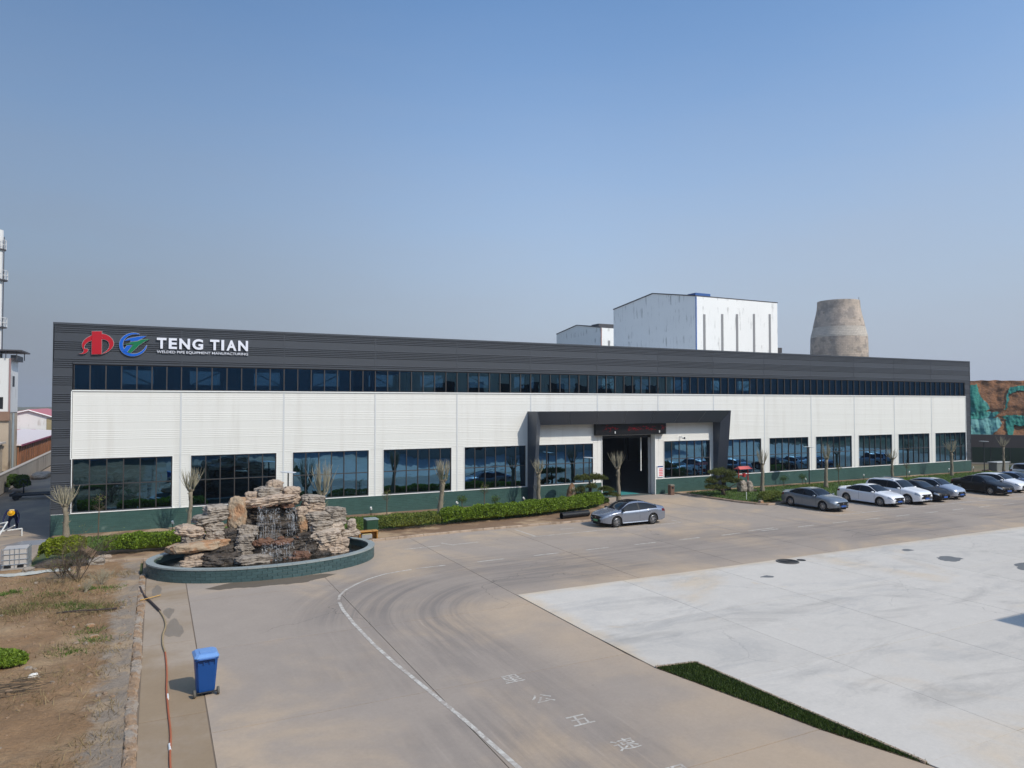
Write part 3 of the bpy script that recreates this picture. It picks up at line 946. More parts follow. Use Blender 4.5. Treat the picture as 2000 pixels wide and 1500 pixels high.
# green tiled plinth: every tile proud of its grout
th, tl = 0.118, 0.42
for k in range(14):
    spans = [(XL if k == 0 else 6.0 * k, XR if k == 13 else 6.0 * (k + 1))]
    if k == 6: spans = [(36.0, DOOR0 - .06), (DOOR1 + .06, 42.0)]
    for (x0, x1) in spans:
        core = MB().box(x0, x1, -0.022, 0.3, -0.1, 1.245).build("plinth", MAT['grout'], FAC, loc=((x0 + x1) / 2, 0, 0))
        m = MB()
        for r in range(11):
            z0 = -0.06 + r * th
            xx = x0 - (tl / 2 if r % 2 else 0)
            while xx < x1 - 0.01:
                a, b_ = max(xx, x0) + .004, min(xx + tl, x1) - .004
                if b_ - a > 0.02:
                    y = -0.032 - random.uniform(0, .005)
                    m.box(a, b_, y, -0.022, z0 + .005, min(z0 + th - .005, 1.243))
                xx += tl
        tag(m.build("plinth_tiles", MAT['tile'], core), kind='stuff')
MB().box(XL, DOOR0 - .06, -0.05, 0.1, 1.2465, 1.2595).build("plinth_cap", MAT['white_trim'], FAC)
MB().box(DOOR1 + .06, XR, -0.05, 0.1, 1.2465, 1.2595).build("plinth_cap", MAT['white_trim'], FAC)

# door surround, hall inside
m = MB(); m.box(DOOR0 - .055, DOOR0, -0.06, 0.5, 0, DOORZ); m.box(DOOR1, DOOR1 + .055, -0.06, 0.5, 0, DOORZ); m.box(DOOR0 - .055, DOOR1 + .055, -0.06, 0.5, DOORZ, DOORZ + .04)
m.build("door_frame", MAT['white_trim'], FAC)
MB().box(DOOR1 - .28, DOOR1 - .02, 0.5, 0.56, 0, DOORZ).build("door_track", pm("grey_track", srgb(150, 152, 152), 0.5, metal=0.3), FAC)
MB().box(DOOR1 - .75, DOOR1 - .68, 0.9, 0.97, 1.9, DOORZ).build("door_rail", MAT['white_trim'], FAC)
MB().box(DOOR0, DOOR1, 0.5, 1.3, DOORZ - 0.25, DOORZ + .6).build("door_shutter_roll", MAT['steel_dark'], FAC)
MB().box(XL, XR, 0.31, DEP, -0.1, 0.003).build("hall_floor", MAT['hall_floor'], FAC)
MB().box(DOOR0 - 1.2, DOOR1 - .9, 0.9, 3.4, 0.003, 0.008).build("floor_stripe", pm("green_floor_paint", srgb(70, 150, 150), 0.5), FAC)
MB().box(DOOR0 - .0, DOOR0 + 1.5, 1.6, 28, 0.003, 0.0075).build("floor_walkway", pm("green_walkway", srgb(40, 96, 88), 0.5), FAC)
for a in (XL, XR - .2):
    MB().box(a, a + .2, 0.31, DEP, 0, 11.4).build("side_wall", MAT['dark_clad'], FAC)
# rear wall with a row of high windows
RW0, RW1 = 9.35, 10.7
m = MB(); m.box(XL + .2, XR - .2, DEP - .2, DEP, 0, RW0); m.box(XL + .2, XR - .2, DEP - .2, DEP, RW1, 11.4)
for k in range(15):
    m.box(max(XL + .2, 6.0 * k - 1.6), min(XR - .2, 6.0 * k + 1.6), DEP - .2, DEP, RW0, RW1)
m.build("rear_wall", MAT['inner'], FAC)
MB().box(XL, XR, 0.35, DEP, 11.4, 11.55).build("roof", MAT['grey_roof'], FAC)
MB().box(XL, XR, 0.31, 0.349, 9.9, 11.98).build("parapet_back", MAT['grey_roof'], FAC)
for k in range(15):
    x = min(max(6.0 * k, XL + .4), XR - .4)
    m = MB(); m.box(x - .15, x + .15, 0.4, 0.8, 0.003, 11.39); m.box(x - .15, x + .15, DEP - .7, DEP - .3, 0.003, 11.39)
    m.build("column", MAT['steel_dark'], FAC)
    if k < 14:
        b_ = MB(); b_.tube([(x + .3, DEP - .5, 8.6), (x + 5.7, DEP - .5, 11.3)] if k % 2 else [(x + .3, DEP - .5, 11.3), (x + 5.7, DEP - .5, 8.6)], 0.06, 5)
        b_.build("brace", MAT['steel_dark'], FAC)
MB().box(XL + 1, XR - 1, 0.85, 1.35, 7.3, 8.0).build("crane_beam", MAT['steel_dark'], FAC)

# splayed entrance portal
PX0, PX1, PZ = 29.72, 48.5, 6.92
IX0, IX1, IZ = 30.32, 47.92, 5.9
def D(z): return 0.85 + (1.58 - 0.85) * z / PZ
def Di(z): return D(z) - 0.55
def quad(m, a, b_, c, d): m.add([a, b_, c, d], [(0, 1, 2, 3)])
m = MB()
z0 = 0.0
quad(m, (PX0, 0.05, z0), (PX0, -D(z0), z0), (PX0, -D(PZ), PZ), (PX0, 0.05, PZ))
quad(m, (PX0, -D(z0), z0), (IX0, -Di(z0), z0), (IX0, -Di(IZ), IZ), (PX0, -D(PZ), PZ))
quad(m, (IX0, -Di(z0), z0), (IX0, -0.0, z0), (IX0, 0.0, IZ), (IX0, -Di(IZ), IZ))
m.build("portal_leg", MAT['portal'], FAC)
m = MB()
quad(m, (PX1, -D(z0), z0), (PX1, 0.05, z0), (PX1, 0.05, PZ), (PX1, -D(PZ), PZ))
quad(m, (IX1, -Di(z0), z0), (PX1, -D(z0), z0), (PX1, -D(PZ), PZ), (IX1, -Di(IZ), IZ))
quad(m, (IX1, 0.0, z0), (IX1, -Di(z0), z0), (IX1, -Di(IZ), IZ), (IX1, 0.0, IZ))
m.build("portal_leg", MAT['portal'], FAC)
nseg = 7
for i in range(nseg):
    g_ = 0.006
    a, b_ = i / nseg, (i + 1) / nseg
    ox0, ox1 = PX0 + (PX1 - PX0) * a + (g_ if i else 0), PX0 + (PX1 - PX0) * b_ - (g_ if i < nseg - 1 else 0)
    ix0, ix1 = IX0 + (IX1 - IX0) * a + (g_ if i else 0), IX0 + (IX1 - IX0) * b_ - (g_ if i < nseg - 1 else 0)
    m = MB()
    quad(m, (ix0, -Di(IZ), IZ), (ix1, -Di(IZ), IZ), (ox1, -D(PZ), PZ), (ox0, -D(PZ), PZ))
    quad(m, (ox0, -D(PZ), PZ), (ox1, -D(PZ), PZ), (ox1, 0.05, PZ), (ox0, 0.05, PZ))
    quad(m, (ix0, 0.0, IZ), (ix1, 0.0, IZ), (ix1, -Di(IZ), IZ), (ix0, -Di(IZ), IZ))
    m.build("portal_beam_panel", MAT['portal'], FAC)

# ------------------------------------------------------------------ rooftop lettering and emblems
MAT['sign_white'] = pm("sign_letter_white", srgb(226, 228, 236), 0.35, var=0.02)
MAT['sign_silver'] = pm("sign_edge_silver", srgb(200, 200, 196), 0.3, metal=0.6, var=0.02)
MAT['sign_red'] = pm("sign_red", srgb(176, 16, 32), 0.35, var=0.04, spec=0.5)
MAT['sign_blue'] = pm("sign_blue", srgb(18, 92, 190), 0.35, var=0.04)
MAT['sign_green'] = pm("sign_green", srgb(18, 112, 70), 0.35, var=0.04)
SG = empty("lettering_sign", (7.2, -0.1, 10.5), label="white raised letters TENG TIAN above a small capital tagline on the fascia", cat="sign")
TW = Matrix.Rotation(PI / 2, 4, 'X')
for ch, a, b_ in (("T", 4.636, 5.154), ("E", 5.279, 5.726), ("N", 5.852, 6.446), ("G", 6.575, 7.178), ("T", 7.570, 8.097), ("I", 8.215, 8.377), ("A", 8.511, 9.093), ("N", 9.193, 9.774)):
    me = text_mesh(ch, "letter", 0.04, 0.035)
    fit_mesh(me, a, b_, 10.81, 11.46)
    me.transform(TW); me.transform(Matrix.Translation((0, -0.09, 0)))
    me.materials.clear(); me.materials.append(MAT['sign_white'])
    wmesh("letter", me, SG)
me = text_mesh("WELDED PIPE EQUIPMENT MANUFACTURING", "tagline", 0.03, 0.006)
fit_mesh(me, 4.64, 9.78, 10.52, 10.70)
me.transform(TW); me.transform(Matrix.Translation((0, -0.08, 0)))
me.materials.clear(); me.materials.append(MAT['sign_white'])
wmesh("tagline", me, SG)


def off_poly(P, d):
    n = len(P); out = []
    A = sum(P[i][0] * P[(i + 1) % n][1] - P[(i + 1) % n][0] * P[i][1] for i in range(n))
    sg = 1 if A > 0 else -1
    for i in range(n):
        a, b_, c = Vector(P[i - 1]), Vector(P[i]), Vector(P[(i + 1) % n])
        e = ((b_ - a).normalized() + (c - b_).normalized())
        e = e.normalized() if e.length > 1e-6 else (b_ - a).normalized()
        nrm = Vector((e.y, -e.x)) * sg
        out.append(tuple(b_ + nrm * d))
    return out


def emblem_part(name, P, mat, parent, depth, rim=0.016):
    """P: (x, z) on the facade"""
    T = Matrix.Rotation(PI / 2, 4, 'X')
    P = [tuple(p) for p in P]
    A = sum(P[i][0] * P[(i + 1) % len(P)][1] - P[(i + 1) % len(P)][0] * P[i][1] for i in range(len(P)))
    if A < 0: P = P[::-1]
    m = MB()
    m.prism(P, 0.05, depth, 0, 1, T)
    m.prism(off_poly(P, rim), 0.04, depth - 0.015, 1, 1, T)
    return m.build(name, [mat, MAT['sign_silver']], parent)


def cr1(c): return (0.627 + (c[0] - 170) / (1035 - 170) * (2.402 - 0.627), 11.70 - (c[1] - 0.045 * (c[0] - 600) - 95) / 555 * 1.33)


def smooth_closed(P, n=4):
    out = []; N = len(P)
    for i in range(N):
        p0, p1, p2, p3 = (np.array(P[(i + k) % N], float) for k in (-1, 0, 1, 2))
        for t in np.linspace(0, 1, n, endpoint=False):
            out.append(tuple(0.5 * ((2 * p1) + (-p0 + p2) * t + (2 * p0 - 5 * p1 + 4 * p2 - p3) * t**2 + (-p0 + 3 * p1 - 3 * p2 + p3) * t**3)))
    return out


E1 = empty("red_emblem", (1.5, -0.1, 10.4), label="red emblem of a pillar with two curling arcs on the fascia", cat="emblem")
emblem_part("pillar", [cr1(c) for c in ((490, 95), (735, 95), (735, 650), (490, 650))], MAT['sign_red'], E1, 0.135)
emblem_part("arc", [cr1(c) for c in ((500, 188), (440, 212), (360, 258), (290, 325), (256, 395), (258, 460), (280, 510), (300, 545), (292, 590), (255, 622), (180, 632), (290, 636), (355, 610), (395, 575), (408, 535), (380, 512), (335, 516), (308, 490), (312, 445), (345, 395), (400, 350), (500, 312))], MAT['sign_red'], E1, 0.12)
emblem_part("arc", [cr1(c) for c in ((480, 200), (600, 158), (720, 150), (830, 172), (930, 225), (1000, 300), (1030, 380), (1022, 450), (975, 520), (900, 580), (820, 622), (735, 650), (800, 612), (860, 572), (905, 510), (922, 440), (910, 375), (870, 325), (810, 296), (730, 290), (600, 295), (480, 320))], MAT['sign_red'], E1, 0.12)


def cr2(c): return (2.67 + (c[0] - 1165) / (1920 - 1165) * (4.25 - 2.67) * 1.0, 11.70 - (c[1] - 0.045 * (c[0] - 1540) - 130) / 560 * 1.39)


E2 = empty("round_emblem", (3.4, -0.1, 10.3), label="round emblem with a blue ring and blue and green bird wings", cat="emblem")
ring_o, ring_i = [], []
for k in range(41):
    t = rad(62 + (356 - 62) * k / 40)
    w = math.sin(PI * k / 40) ** 0.55
    ring_o.append((1510 + 345 * math.cos(t), 410 - 278 * math.sin(t)))
    ring_i.append((1510 + (345 - 88 * w - 3) * math.cos(t), 410 - (278 - 62 * w - 3) * math.sin(t)))
emblem_part("ring", [cr2(c) for c in ring_o + ring_i[::-1]], MAT['sign_blue'], E2, 0.11)
emblem_part("wing", [cr2(c) for c in ((1385, 265), (1560, 235), (1690, 215), (1840, 212), (1740, 262), (1620, 318), (1440, 335), (1455, 300), (1285, 322))], MAT['sign_blue'], E2, 0.125)
emblem_part("wing", [cr2(c) for c in ((1270, 410), (1440, 385), (1425, 352), (1600, 335), (1720, 295), (1920, 288), (1780, 352), (1650, 435), (1560, 520), (1450, 612), (1375, 588), (1520, 405))], MAT['sign_green'], E2, 0.14)
emblem_part("tail", [cr2(c) for c in ((1350, 432), (1482, 425), (1350, 602), (1262, 548))], MAT['sign_blue'], E2, 0.125)

# ------------------------------------------------------------------ LED display, notice, camera, lights on the wall
LED = empty("led_sign", (39, -0.3, 4.98), label="wide black LED display board with red glyphs above the gateway", cat="sign")
MB().box(35.62, 42.48, -0.42, -0.06, 4.985, 5.88).build("cabinet", MAT['black'], LED)
MB().box(35.70, 42.40, -0.428, -0.421, 5.05, 5.82).build("screen", pm("led_screen", srgb(20, 20, 22), 0.35, var=0.1), LED)
m = MB()
for (cx, n, w) in ((36.9, 26, .7), (39.1, 34, .5), (40.1, 18, .5), (40.9, 14, .4), (42.15, 12, .18)):
    for _ in range(n):
        x = cx + random.uniform(-w, w); z = 5.47 + random.gauss(0, .09)
        L_ = random.uniform(.03, .16)
        m.box(x, x + L_, -0.434, -0.428, z, z + random.uniform(.015, .04))
tag(m.build("glowing_glyphs", pm("led_red", srgb(120, 10, 16), 0.5, emit=((0.9, 0.02, 0.03), 0.12)), LED), kind='stuff')
for x in (37.35, 41.75):
    MB().box(x - .03, x + .03, -0.5, -0.43, 5.12, 5.3).build("bracket_lamp", MAT['white_trim'], LED)

NB = empty("notice_board", (42.15, -0.05, 1.4), label="white notice board with blue heading and red lines beside the gateway", cat="notice")
MB().box(41.84, 42.44, -0.075, -0.035, 1.38, 2.36).build("board", MAT['white_trim'], NB)
MB().box(41.86, 42.42, -0.08, -0.0755, 2.22, 2.33).build("heading", pm("notice_blue", srgb(60, 80, 130), 0.5), NB)
for k in range(5):
    MB().box(41.99, 42.40, -0.08, -0.0755, 1.5 + k * .135, 1.58 + k * .135).build("text_line", pm("notice_red", srgb(214, 90, 104), 0.5) if k == 0 else bpy.data.materials["notice_red"], NB)
MB().box(41.86, 42.42, -0.08, -0.0755, 1.39, 1.42).build("footer", bpy.data.materials["notice_blue"], NB)

BS = empty("hanging_sign", (38.4, 6, 3.6), label="dark blue framed panel hanging inside the gateway", cat="sign")
m = MB(); m.box(37.95, 38.0, 5.9, 6.0, 3.4, 4.75); m.box(38.75, 38.8, 5.9, 6.0, 3.4, 4.75); m.box(38.0, 38.75, 5.9, 6.0, 3.4, 3.46); m.box(38.0, 38.75, 5.9, 6.0, 4.62, 4.75)
m.build("sign_frame", pm("sign_frame_blue", srgb(40, 90, 160), 0.4), BS)
MB().box(38.0, 38.75, 5.93, 5.97, 3.46, 4.62).build("sign_panel", pm("sign_panel_blue", srgb(16, 40, 84), 0.3), BS)
m = MB(); m.tube([(38.1, 5.95, 4.7), (38.1, 5.95, 11.4)], 0.015, 4); m.tube([(38.65, 5.95, 4.7), (38.65, 5.95, 11.4)], 0.015, 4)
m.build("hanger", MAT['steel_dark'], BS)

CC = empty("security_camera", (44.3, -0.02, 4.7), label="small white security camera on the wall right of the gateway", cat="camera")
m = MB(); m.box(44.24, 44.36, -0.06, -0.016, 4.62, 4.78); m.tube([(44.3, -.05, 4.7), (44.3, -.28, 4.74)], 0.025, 6)
m.build("bracket", MAT['white_trim'], CC)
MB().tube([(44.3, -.2, 4.66), (44.33, -.28, 4.62), (44.5, -.48, 4.56)], [.05, .075, .07], 10).build("camera_body", MAT['white_trim'], CC)
MB().revolve([(0, .09), (.06, .07), (.08, 0), (.06, -.06), (0, -.08)], 12, T=Matrix.Translation((44.42, -.42, 4.6))).build("lens_dome", MAT['black'], CC)

FL = []
def floodlight(x, y, n):
    t = empty("floodlight", (x, y, 0.1), label=FLL[n], cat="floodlight", group="white floodlights along the plinth")
    m = MB(); m.tube([(x, y, 0.08), (x, y, 0.42)], 0.02, 6); m.box(x - .05, x + .05, y - .05, y + .05, 0.09, 0.11)
    m.build("stake", MAT['black'], t)
    T = Matrix.Translation((x, y, 0.5)) @ Matrix.Rotation(rad(random.uniform(-50, -10)), 4, 'Y') @ Matrix.Rotation(rad(25), 4, 'X')
    MB().bbox(-.06, .06, -.045, .045, -.11, .11, 0.02, T=T).build("lamp_head", MAT['white_trim'], t)
    return t


FLL = ["white floodlight at the plinth left of the rockery fountain", "white floodlight at the plinth behind the slim young tree right of the rockery",
       "white floodlight at the plinth right of the green tinged pollarded tree", "white floodlight at the foot of the left portal leg",
       "white floodlight beside the black case under the right portal leg", "white floodlight right of the pollarded tree nearest the red roofed lantern",
       "white floodlight beside the lamp post behind the grey parked sedan", "white floodlight at the plinth behind the white sedan roof",
       "white floodlight at the plinth behind the white parked SUV", "white floodlight at the plinth left of the last facade tree", "white floodlight at the far right corner of the factory"]
for n, (x, y) in enumerate(((5.6, -.75), (17.6, -.5), (23.8, -.5), (32.0 - 2.9, -.55), (46.4, -.9), (51.2, -.55), (58.6, -.5), (66.6, -.5), (73.4, -.55), (80.0, -.5), (84.3, -.5))):
    floodlight(x, y, n)
ROCKS = [
(9.91,-11.00,3.44,0.81,0.65,'t'),(9.70,-11.10,3.21,1.39,0.48,'g'),(10.70,-11.20,2.99,0.83,0.78,'t'),(8.81,-11.20,3.07,0.54,0.41,'t'),(9.57,-11.40,2.81,2.45,0.54,'t'),(9.84,-10.95,2.31,2.25,0.50,'d'),(9.85,-11.10,1.91,2.42,0.55,'d'),(9.88,-11.30,1.48,2.41,0.55,'d'),(9.95,-11.50,1.06,2.43,0.57,'d'),(8.14,-11.60,2.32,0.72,1.48,'o'),(8.64,-11.00,2.36,0.50,0.99,'d'),(8.76,-11.30,1.79,0.59,0.42,'d'),(7.27,-11.60,2.55,1.15,0.43,'g'),(7.00,-11.65,2.21,1.59,0.38,'g'),(7.08,-11.70,1.82,0.88,0.53,'g'),(7.20,-11.75,1.40,0.86,0.53,'g'),(7.29,-11.80,1.03,0.84,0.46,'g'),(6.08,-12.00,1.76,1.17,0.45,'t'),(6.21,-12.00,1.37,0.83,0.44,'g'),(6.46,-12.30,1.03,2.59,0.44,'o'),(6.35,-12.50,0.61,0.96,0.32,'t'),(6.18,-12.70,0.39,1.06,0.29,'t'),(7.26,-12.70,0.41,1.49,0.61,'d'),(6.94,-12.20,0.65,1.45,0.34,'d'),(7.85,-11.80,1.48,0.76,0.39,'d'),(8.56,-11.90,1.51,0.98,0.55,'g'),(8.41,-12.30,0.89,0.77,1.00,'g'),(7.87,-11.90,0.93,0.63,0.87,'d'),(7.59,-12.20,0.64,0.68,0.69,'d'),(9.29,-12.15,0.77,1.18,0.53,'d'),(10.33,-12.10,0.67,1.29,0.54,'d'),(9.26,-12.40,0.33,1.29,0.64,'d'),(10.32,-12.35,0.24,1.22,0.59,'d'),(8.69,-13.10,0.37,1.43,0.43,'g'),(9.22,-12.45,1.02,0.89,0.25,'r'),(10.12,-12.40,0.95,0.93,0.27,'r'),(11.11,-11.90,0.83,0.89,0.76,'d'),(11.60,-12.10,0.53,0.60,1.09,'d'),(11.27,-12.40,0.36,0.82,0.66,'d'),(10.89,-12.90,0.37,0.75,0.34,'r'),(11.10,-11.60,2.22,0.55,0.49,'t'),(11.14,-11.65,1.63,0.46,0.79,'o'),(11.71,-11.50,2.80,1.04,0.37,'g'),(11.73,-11.45,2.37,1.00,0.72,'t'),(11.85,-11.70,1.92,1.13,0.53,'g'),(12.00,-11.80,1.46,1.09,0.60,'g'),(12.18,-12.20,1.03,1.39,0.59,'w'),(12.52,-11.40,2.20,0.76,0.28,'g'),(12.77,-11.50,2.03,1.09,0.55,'g'),(12.79,-11.55,1.63,0.95,0.41,'g'),(12.77,-11.70,1.34,0.79,0.44,'w'),(12.79,-12.30,0.66,0.95,0.49,'t'),(12.67,-12.50,0.34,0.87,0.41,'t'),(12.07,-12.30,0.53,0.60,0.52,'t'),(12.00,-12.50,0.24,0.77,0.33,'d'),(13.44,-11.60,0.98,0.91,0.39,'w'),(13.60,-11.60,1.36,0.38,0.59,'w'),(10.46,-11.45,2.54,0.57,0.20,'r'),(9.24,-11.50,2.58,0.41,0.17,'r'),(6.64,-12.40,0.04,1.44,0.25,'d'),(7.89,-12.60,0.44,0.73,0.51,'d'),]
# ================================================================== beds and lawns
bedL = [(-0.55, -0.04), (-0.5, -1.6), (0.4, -3.6), (1.5, -5.6), (2.1, -8.3), (4.7, -8.9), (7, -8.95), (14.2, -9.15), (16.5, -9.0), (20, -8.75), (25, -8.6), (29.7, -8.8), (31.6, -8.1), (33.3, -6.2), (34.6, -3.8), (35.4, -1.6), (35.85, -0.04)]
bedR = [(43.35, -0.04), (43.75, -1.6), (44.0, -4.0), (44.4, -7.0), (45.0, -8.6), (86.0, -8.5), (86.0, -0.04)]
for nm, poly in (("planting_bed", bedL), ("planting_bed", bedR)):
    b_ = MB().prism(poly, -0.08, 0.09).build(nm, MAT['soil'])
    tag(b_, kind='structure')
lawnL = [(0.6, -1.5), (8, -1.35), (20, -1.25), (29, -1.3), (33.5, -1.2), (35.1, -1.2), (34.5, -3.2), (32, -5.0), (26, -5.9), (16, -6.2), (5, -6.2), (2.1, -6.0)]
lawnR = [(44.2, -0.9), (60, -1.05), (86, -1.0), (86, -7.9), (60, -8.0), (45.3, -8.0), (44.6, -6.0)]
for poly, n in ((lawnL, 26000), (lawnR, 26000)):
    l_ = MB().prism(poly, 0.05, 0.10).build("lawn", MAT['lawn'])
    tag(l_, kind='structure')
    P = scatter(poly, n, 0.10)
    tag(link("grass", blades(P, 0.10, 0.03, MAT['blade'], "grass", 0.5)), "short green grass on the lawn " + ("left" if poly is lawnL else "right") + " of the gateway", "grass", kind='stuff')


def kerb_run(name, label, pts, step=0.76, w=0.13, h=0.12):
    pts = [Vector((x, y, 0)) for x, y in pts]
    t = empty(name, (pts[0].x, pts[0].y, 0), label=label, cat="kerb")
    seg = [0.0]
    for a, b_ in zip(pts, pts[1:]): seg.append(seg[-1] + (b_ - a).length)
    L = seg[-1]; n = max(1, int(L / step))
    me = MB().bbox(-L / n / 2 + .006, L / n / 2 - .006, -w / 2, w / 2, -0.1, h, 0.018).mesh("kerb_stone", MAT['kerb'])
    def at(s):
        for i in range(len(pts) - 1):
            if s <= seg[i + 1] + 1e-6:
                return pts[i].lerp(pts[i + 1], (s - seg[i]) / (seg[i + 1] - seg[i]))
        return pts[-1]
    for k in range(n):
        a, b_ = at(L * k / n), at(L * (k + 1) / n); d = b_ - a
        o = link("kerb_stone", me, t)
        o.location = (a + b_) / 2 - WL[t.name] + Vector((0, random.uniform(-.008, .008), random.uniform(-.012, .008)))
        o.rotation_euler = (0, random.uniform(-.01, .01), math.atan2(d.y, d.x) + random.uniform(-.015, .015))
    return t


kerb_run("kerb", "tan kerb stones along the hedge bed left of the gateway", [(14.5, -9.25), (16.5, -9.1), (20, -8.85), (25, -8.7), (29.7, -8.9), (31.7, -8.2), (33.4, -6.3), (34.7, -3.85), (35.5, -1.6), (35.9, -0.1)])
kerb_run("kerb", "tan kerb stones round the lawn right of the gateway", [(43.25, -0.1), (43.65, -1.6), (43.9, -4.0), (44.3, -7.0), (44.95, -8.72), (60, -8.62), (85.9, -8.6)], 0.9)
kerb_run("kerb", "low earthy kerb stones behind the left end of the fountain", [(2.0, -8.45), (3.4, -8.75), (4.9, -9.1)], 0.6)

# ================================================================== rockery fountain
FCX, FCY, FA, FB = 9.4, -12.2, 5.05, 3.3
FH = 0.58
MAT['fbrick'] = pm("fountain_brick", srgb(62, 84, 85), 0.45, var=0.16, vs=2.5, fine=0.1, fs=20, objvar=0.14, bump=0.2, bs=30)
MAT['coping'] = pm("fountain_coping", srgb(142, 150, 148), 0.6, var=0.14, vs=2, fine=0.1, objvar=0.06)
MAT['pool'] = None
BASIN = empty("fountain_basin", (FCX, FCY, 0), label="oval green brick fountain basin with grey coping around the rockery", cat="fountain")


def ell(t, da=0.0): return Vector((FCX + (FA + da) * math.cos(t), FCY + (FB + da) * math.sin(t), 0))


ts = [2 * PI * i / 2000 for i in range(2001)]
cum = [0.0]
for a, b_ in zip(ts, ts[1:]): cum.append(cum[-1] + (ell(b_) - ell(a)).length)
PER = cum[-1]


def ell_at(s, da=0.0):
    s %= PER
    i = int(np.searchsorted(cum, s)); i = min(max(i, 1), 2000)
    f = (s - cum[i - 1]) / (cum[i] - cum[i - 1])
    return ell(ts[i - 1] + (ts[i] - ts[i - 1]) * f, da)


m = MB(); N = 96
pr = [(-0.02, -0.05), (-0.02, FH - .06), (-0.24, FH - .06), (-0.24, -0.05)]
for i in range(N):
    for da, z in pr:
        p = ell(2 * PI * i / N, da); m.v.append((p.x, p.y, z))
for i in range(N):
    j = (i + 1) % N
    for k in range(3):
        m.f.append((i * 4 + k, j * 4 + k, j * 4 + k + 1, i * 4 + k + 1)); m.m.append(0)
m.build("wall_core", MAT['grout'], BASIN)
rows, nb = 4, 64
bh = (FH - .06) / rows
bl = PER / nb
bme = MB().bbox(-bl / 2 + .006, bl / 2 - .006, -.03, .03, .005, bh - .005, 0.006).mesh("brick", MAT['fbrick'])
for r in range(rows):
    for k in range(nb):
        s = (k + 0.5 * (r % 2)) * bl
        p, q0, q1 = ell_at(s, -0.015), ell_at(s - .1), ell_at(s + .1)
        d = q1 - q0
        o = link("brick", bme, BASIN)
        o.location = p + Vector((0, 0, r * bh - .002)) - WL[BASIN.name]
        o.rotation_euler = (0, 0, math.atan2(d.y, d.x))
nc = 44; cl = PER / nc
for k in range(nc):
    a0 = k * cl + .004; a1 = (k + 1) * cl - .004
    pts = [ell_at(a0, .045), ell_at((a0 + a1) / 2, .045), ell_at(a1, .045), ell_at(a1, -.27), ell_at((a0 + a1) / 2, -.27), ell_at(a0, -.27)]
    MB().prism([(p.x, p.y) for p in pts], FH - .055, FH + .01).build("coping_stone", MAT['coping'], BASIN)
wm, nt, b_ = new_mat("pool_water"); g = NT(nt)
b_.inputs['Base Color'].default_value = (0.016, 0.015, 0.011, 1); b_.inputs['Roughness'].default_value = 0.06
nt.links.new(g.bump(g.noise(g.pos(), 6, 4, 0.6), 0.35, 0.03), b_.inputs['Normal'])
MB().prism([tuple(ell(2 * PI * i / 64, -.235))[:2] for i in range(64)], -0.05, 0.26).build("pool_water", wm, BASIN)

RM = {
 'g': pm("rock_grey", srgb(158, 147, 134), 0.9, var=0.3, vs=2.2, fine=0.22, fs=14, bump=0.9, bs=11, bd=0.05, col2=srgb(106, 96, 86), c2s=2.4, c2t=(0.46, 0.62), local=True, stretch=(1, 1, 3.2), objvar=0.14),
 't': pm("rock_tan", srgb(182, 162, 142), 0.9, var=0.28, vs=2.2, fine=0.22, fs=14, bump=0.9, bs=11, bd=0.05, col2=srgb(116, 102, 90), c2s=2.2, c2t=(0.5, 0.66), local=True, stretch=(1, 1, 3.0), objvar=0.14),
 'o': pm("rock_ochre", srgb(166, 146, 122), 0.9, var=0.28, vs=2.2, fine=0.2, fs=14, bump=0.9, bs=11, bd=0.05, col2=srgb(164, 126, 94), c2s=1.4, c2t=(0.46, 0.6), local=True, objvar=0.1),
 'w': pm("rock_pale", srgb(186, 170, 152), 0.9, var=0.28, vs=2.2, fine=0.2, fs=14, bump=0.9, bs=11, bd=0.05, col2=srgb(134, 118, 104), c2s=2.2, c2t=(0.48, 0.64), local=True, stretch=(1, 1, 2.4), objvar=0.1),
 'd': pm("rock_wet", srgb(88, 78, 68), 0.45, var=0.35, vs=2.6, fine=0.25, fs=14, bump=0.9, bs=10, bd=0.06, col2=srgb(48, 44, 40), c2s=1.8, c2t=(0.44, 0.6), local=True, stretch=(1, 1, 3.2), spec=0.5, objvar=0.15),
 'r': pm("rock_rust", srgb(112, 80, 62), 0.7, var=0.3, vs=4, fine=0.25, fs=16, bump=0.8, bs=14, bd=0.04, col2=srgb(110, 84, 66), c2s=3, local=True, objvar=0.15),
}
ROCKERY = empty("rockery", (9.6, -11.9, 0.2), label="tall pile of layered tan and grey stones with a waterfall in the basin", cat="rockery")
for i, (x, y, z, w, h, kd) in enumerate(ROCKS):
    dp = min(max(w * 0.75, h * 0.6, 0.5), 1.5)
    st = 0 if kd in 'or' else (0.8 if h < 0.6 else 1.1)
    ly = y + dp * 0.25
    pieces = [(x, z, w, h)]
    if h > 0.7 and kd in 'gdt' and w > 0.55 and i != 0:      # tall piles are several courses of stone
        n = int(round(h / 0.34)); pieces = []
        for k in range(n):
            pieces.append((x + random.uniform(-.05, .05) * w, z - h / 2 + (k + .5) * h / n, w * random.uniform(.86, 1.06), h / n * 1.16))
    for (px, pz, pw, ph) in pieces:
        big = pw > 0.6
        me = rock_mesh("stone", RM[kd], pw / 2 * 1.04, dp / 2, ph / 2 * 1.06, i * 1.3 + pz, 0.21, st, cuts=12 if big else 9, p=3.6 if kd != 't' or ph < .5 else 2.6, freq=2.6)
        o = link("stone", me, ROCKERY)
        o.location = Vector((px, ly, pz)) - WL[ROCKERY.name]
        o.rotation_euler = (random.uniform(-.10, .10), random.uniform(-.13, .13), random.uniform(-.4, .4))
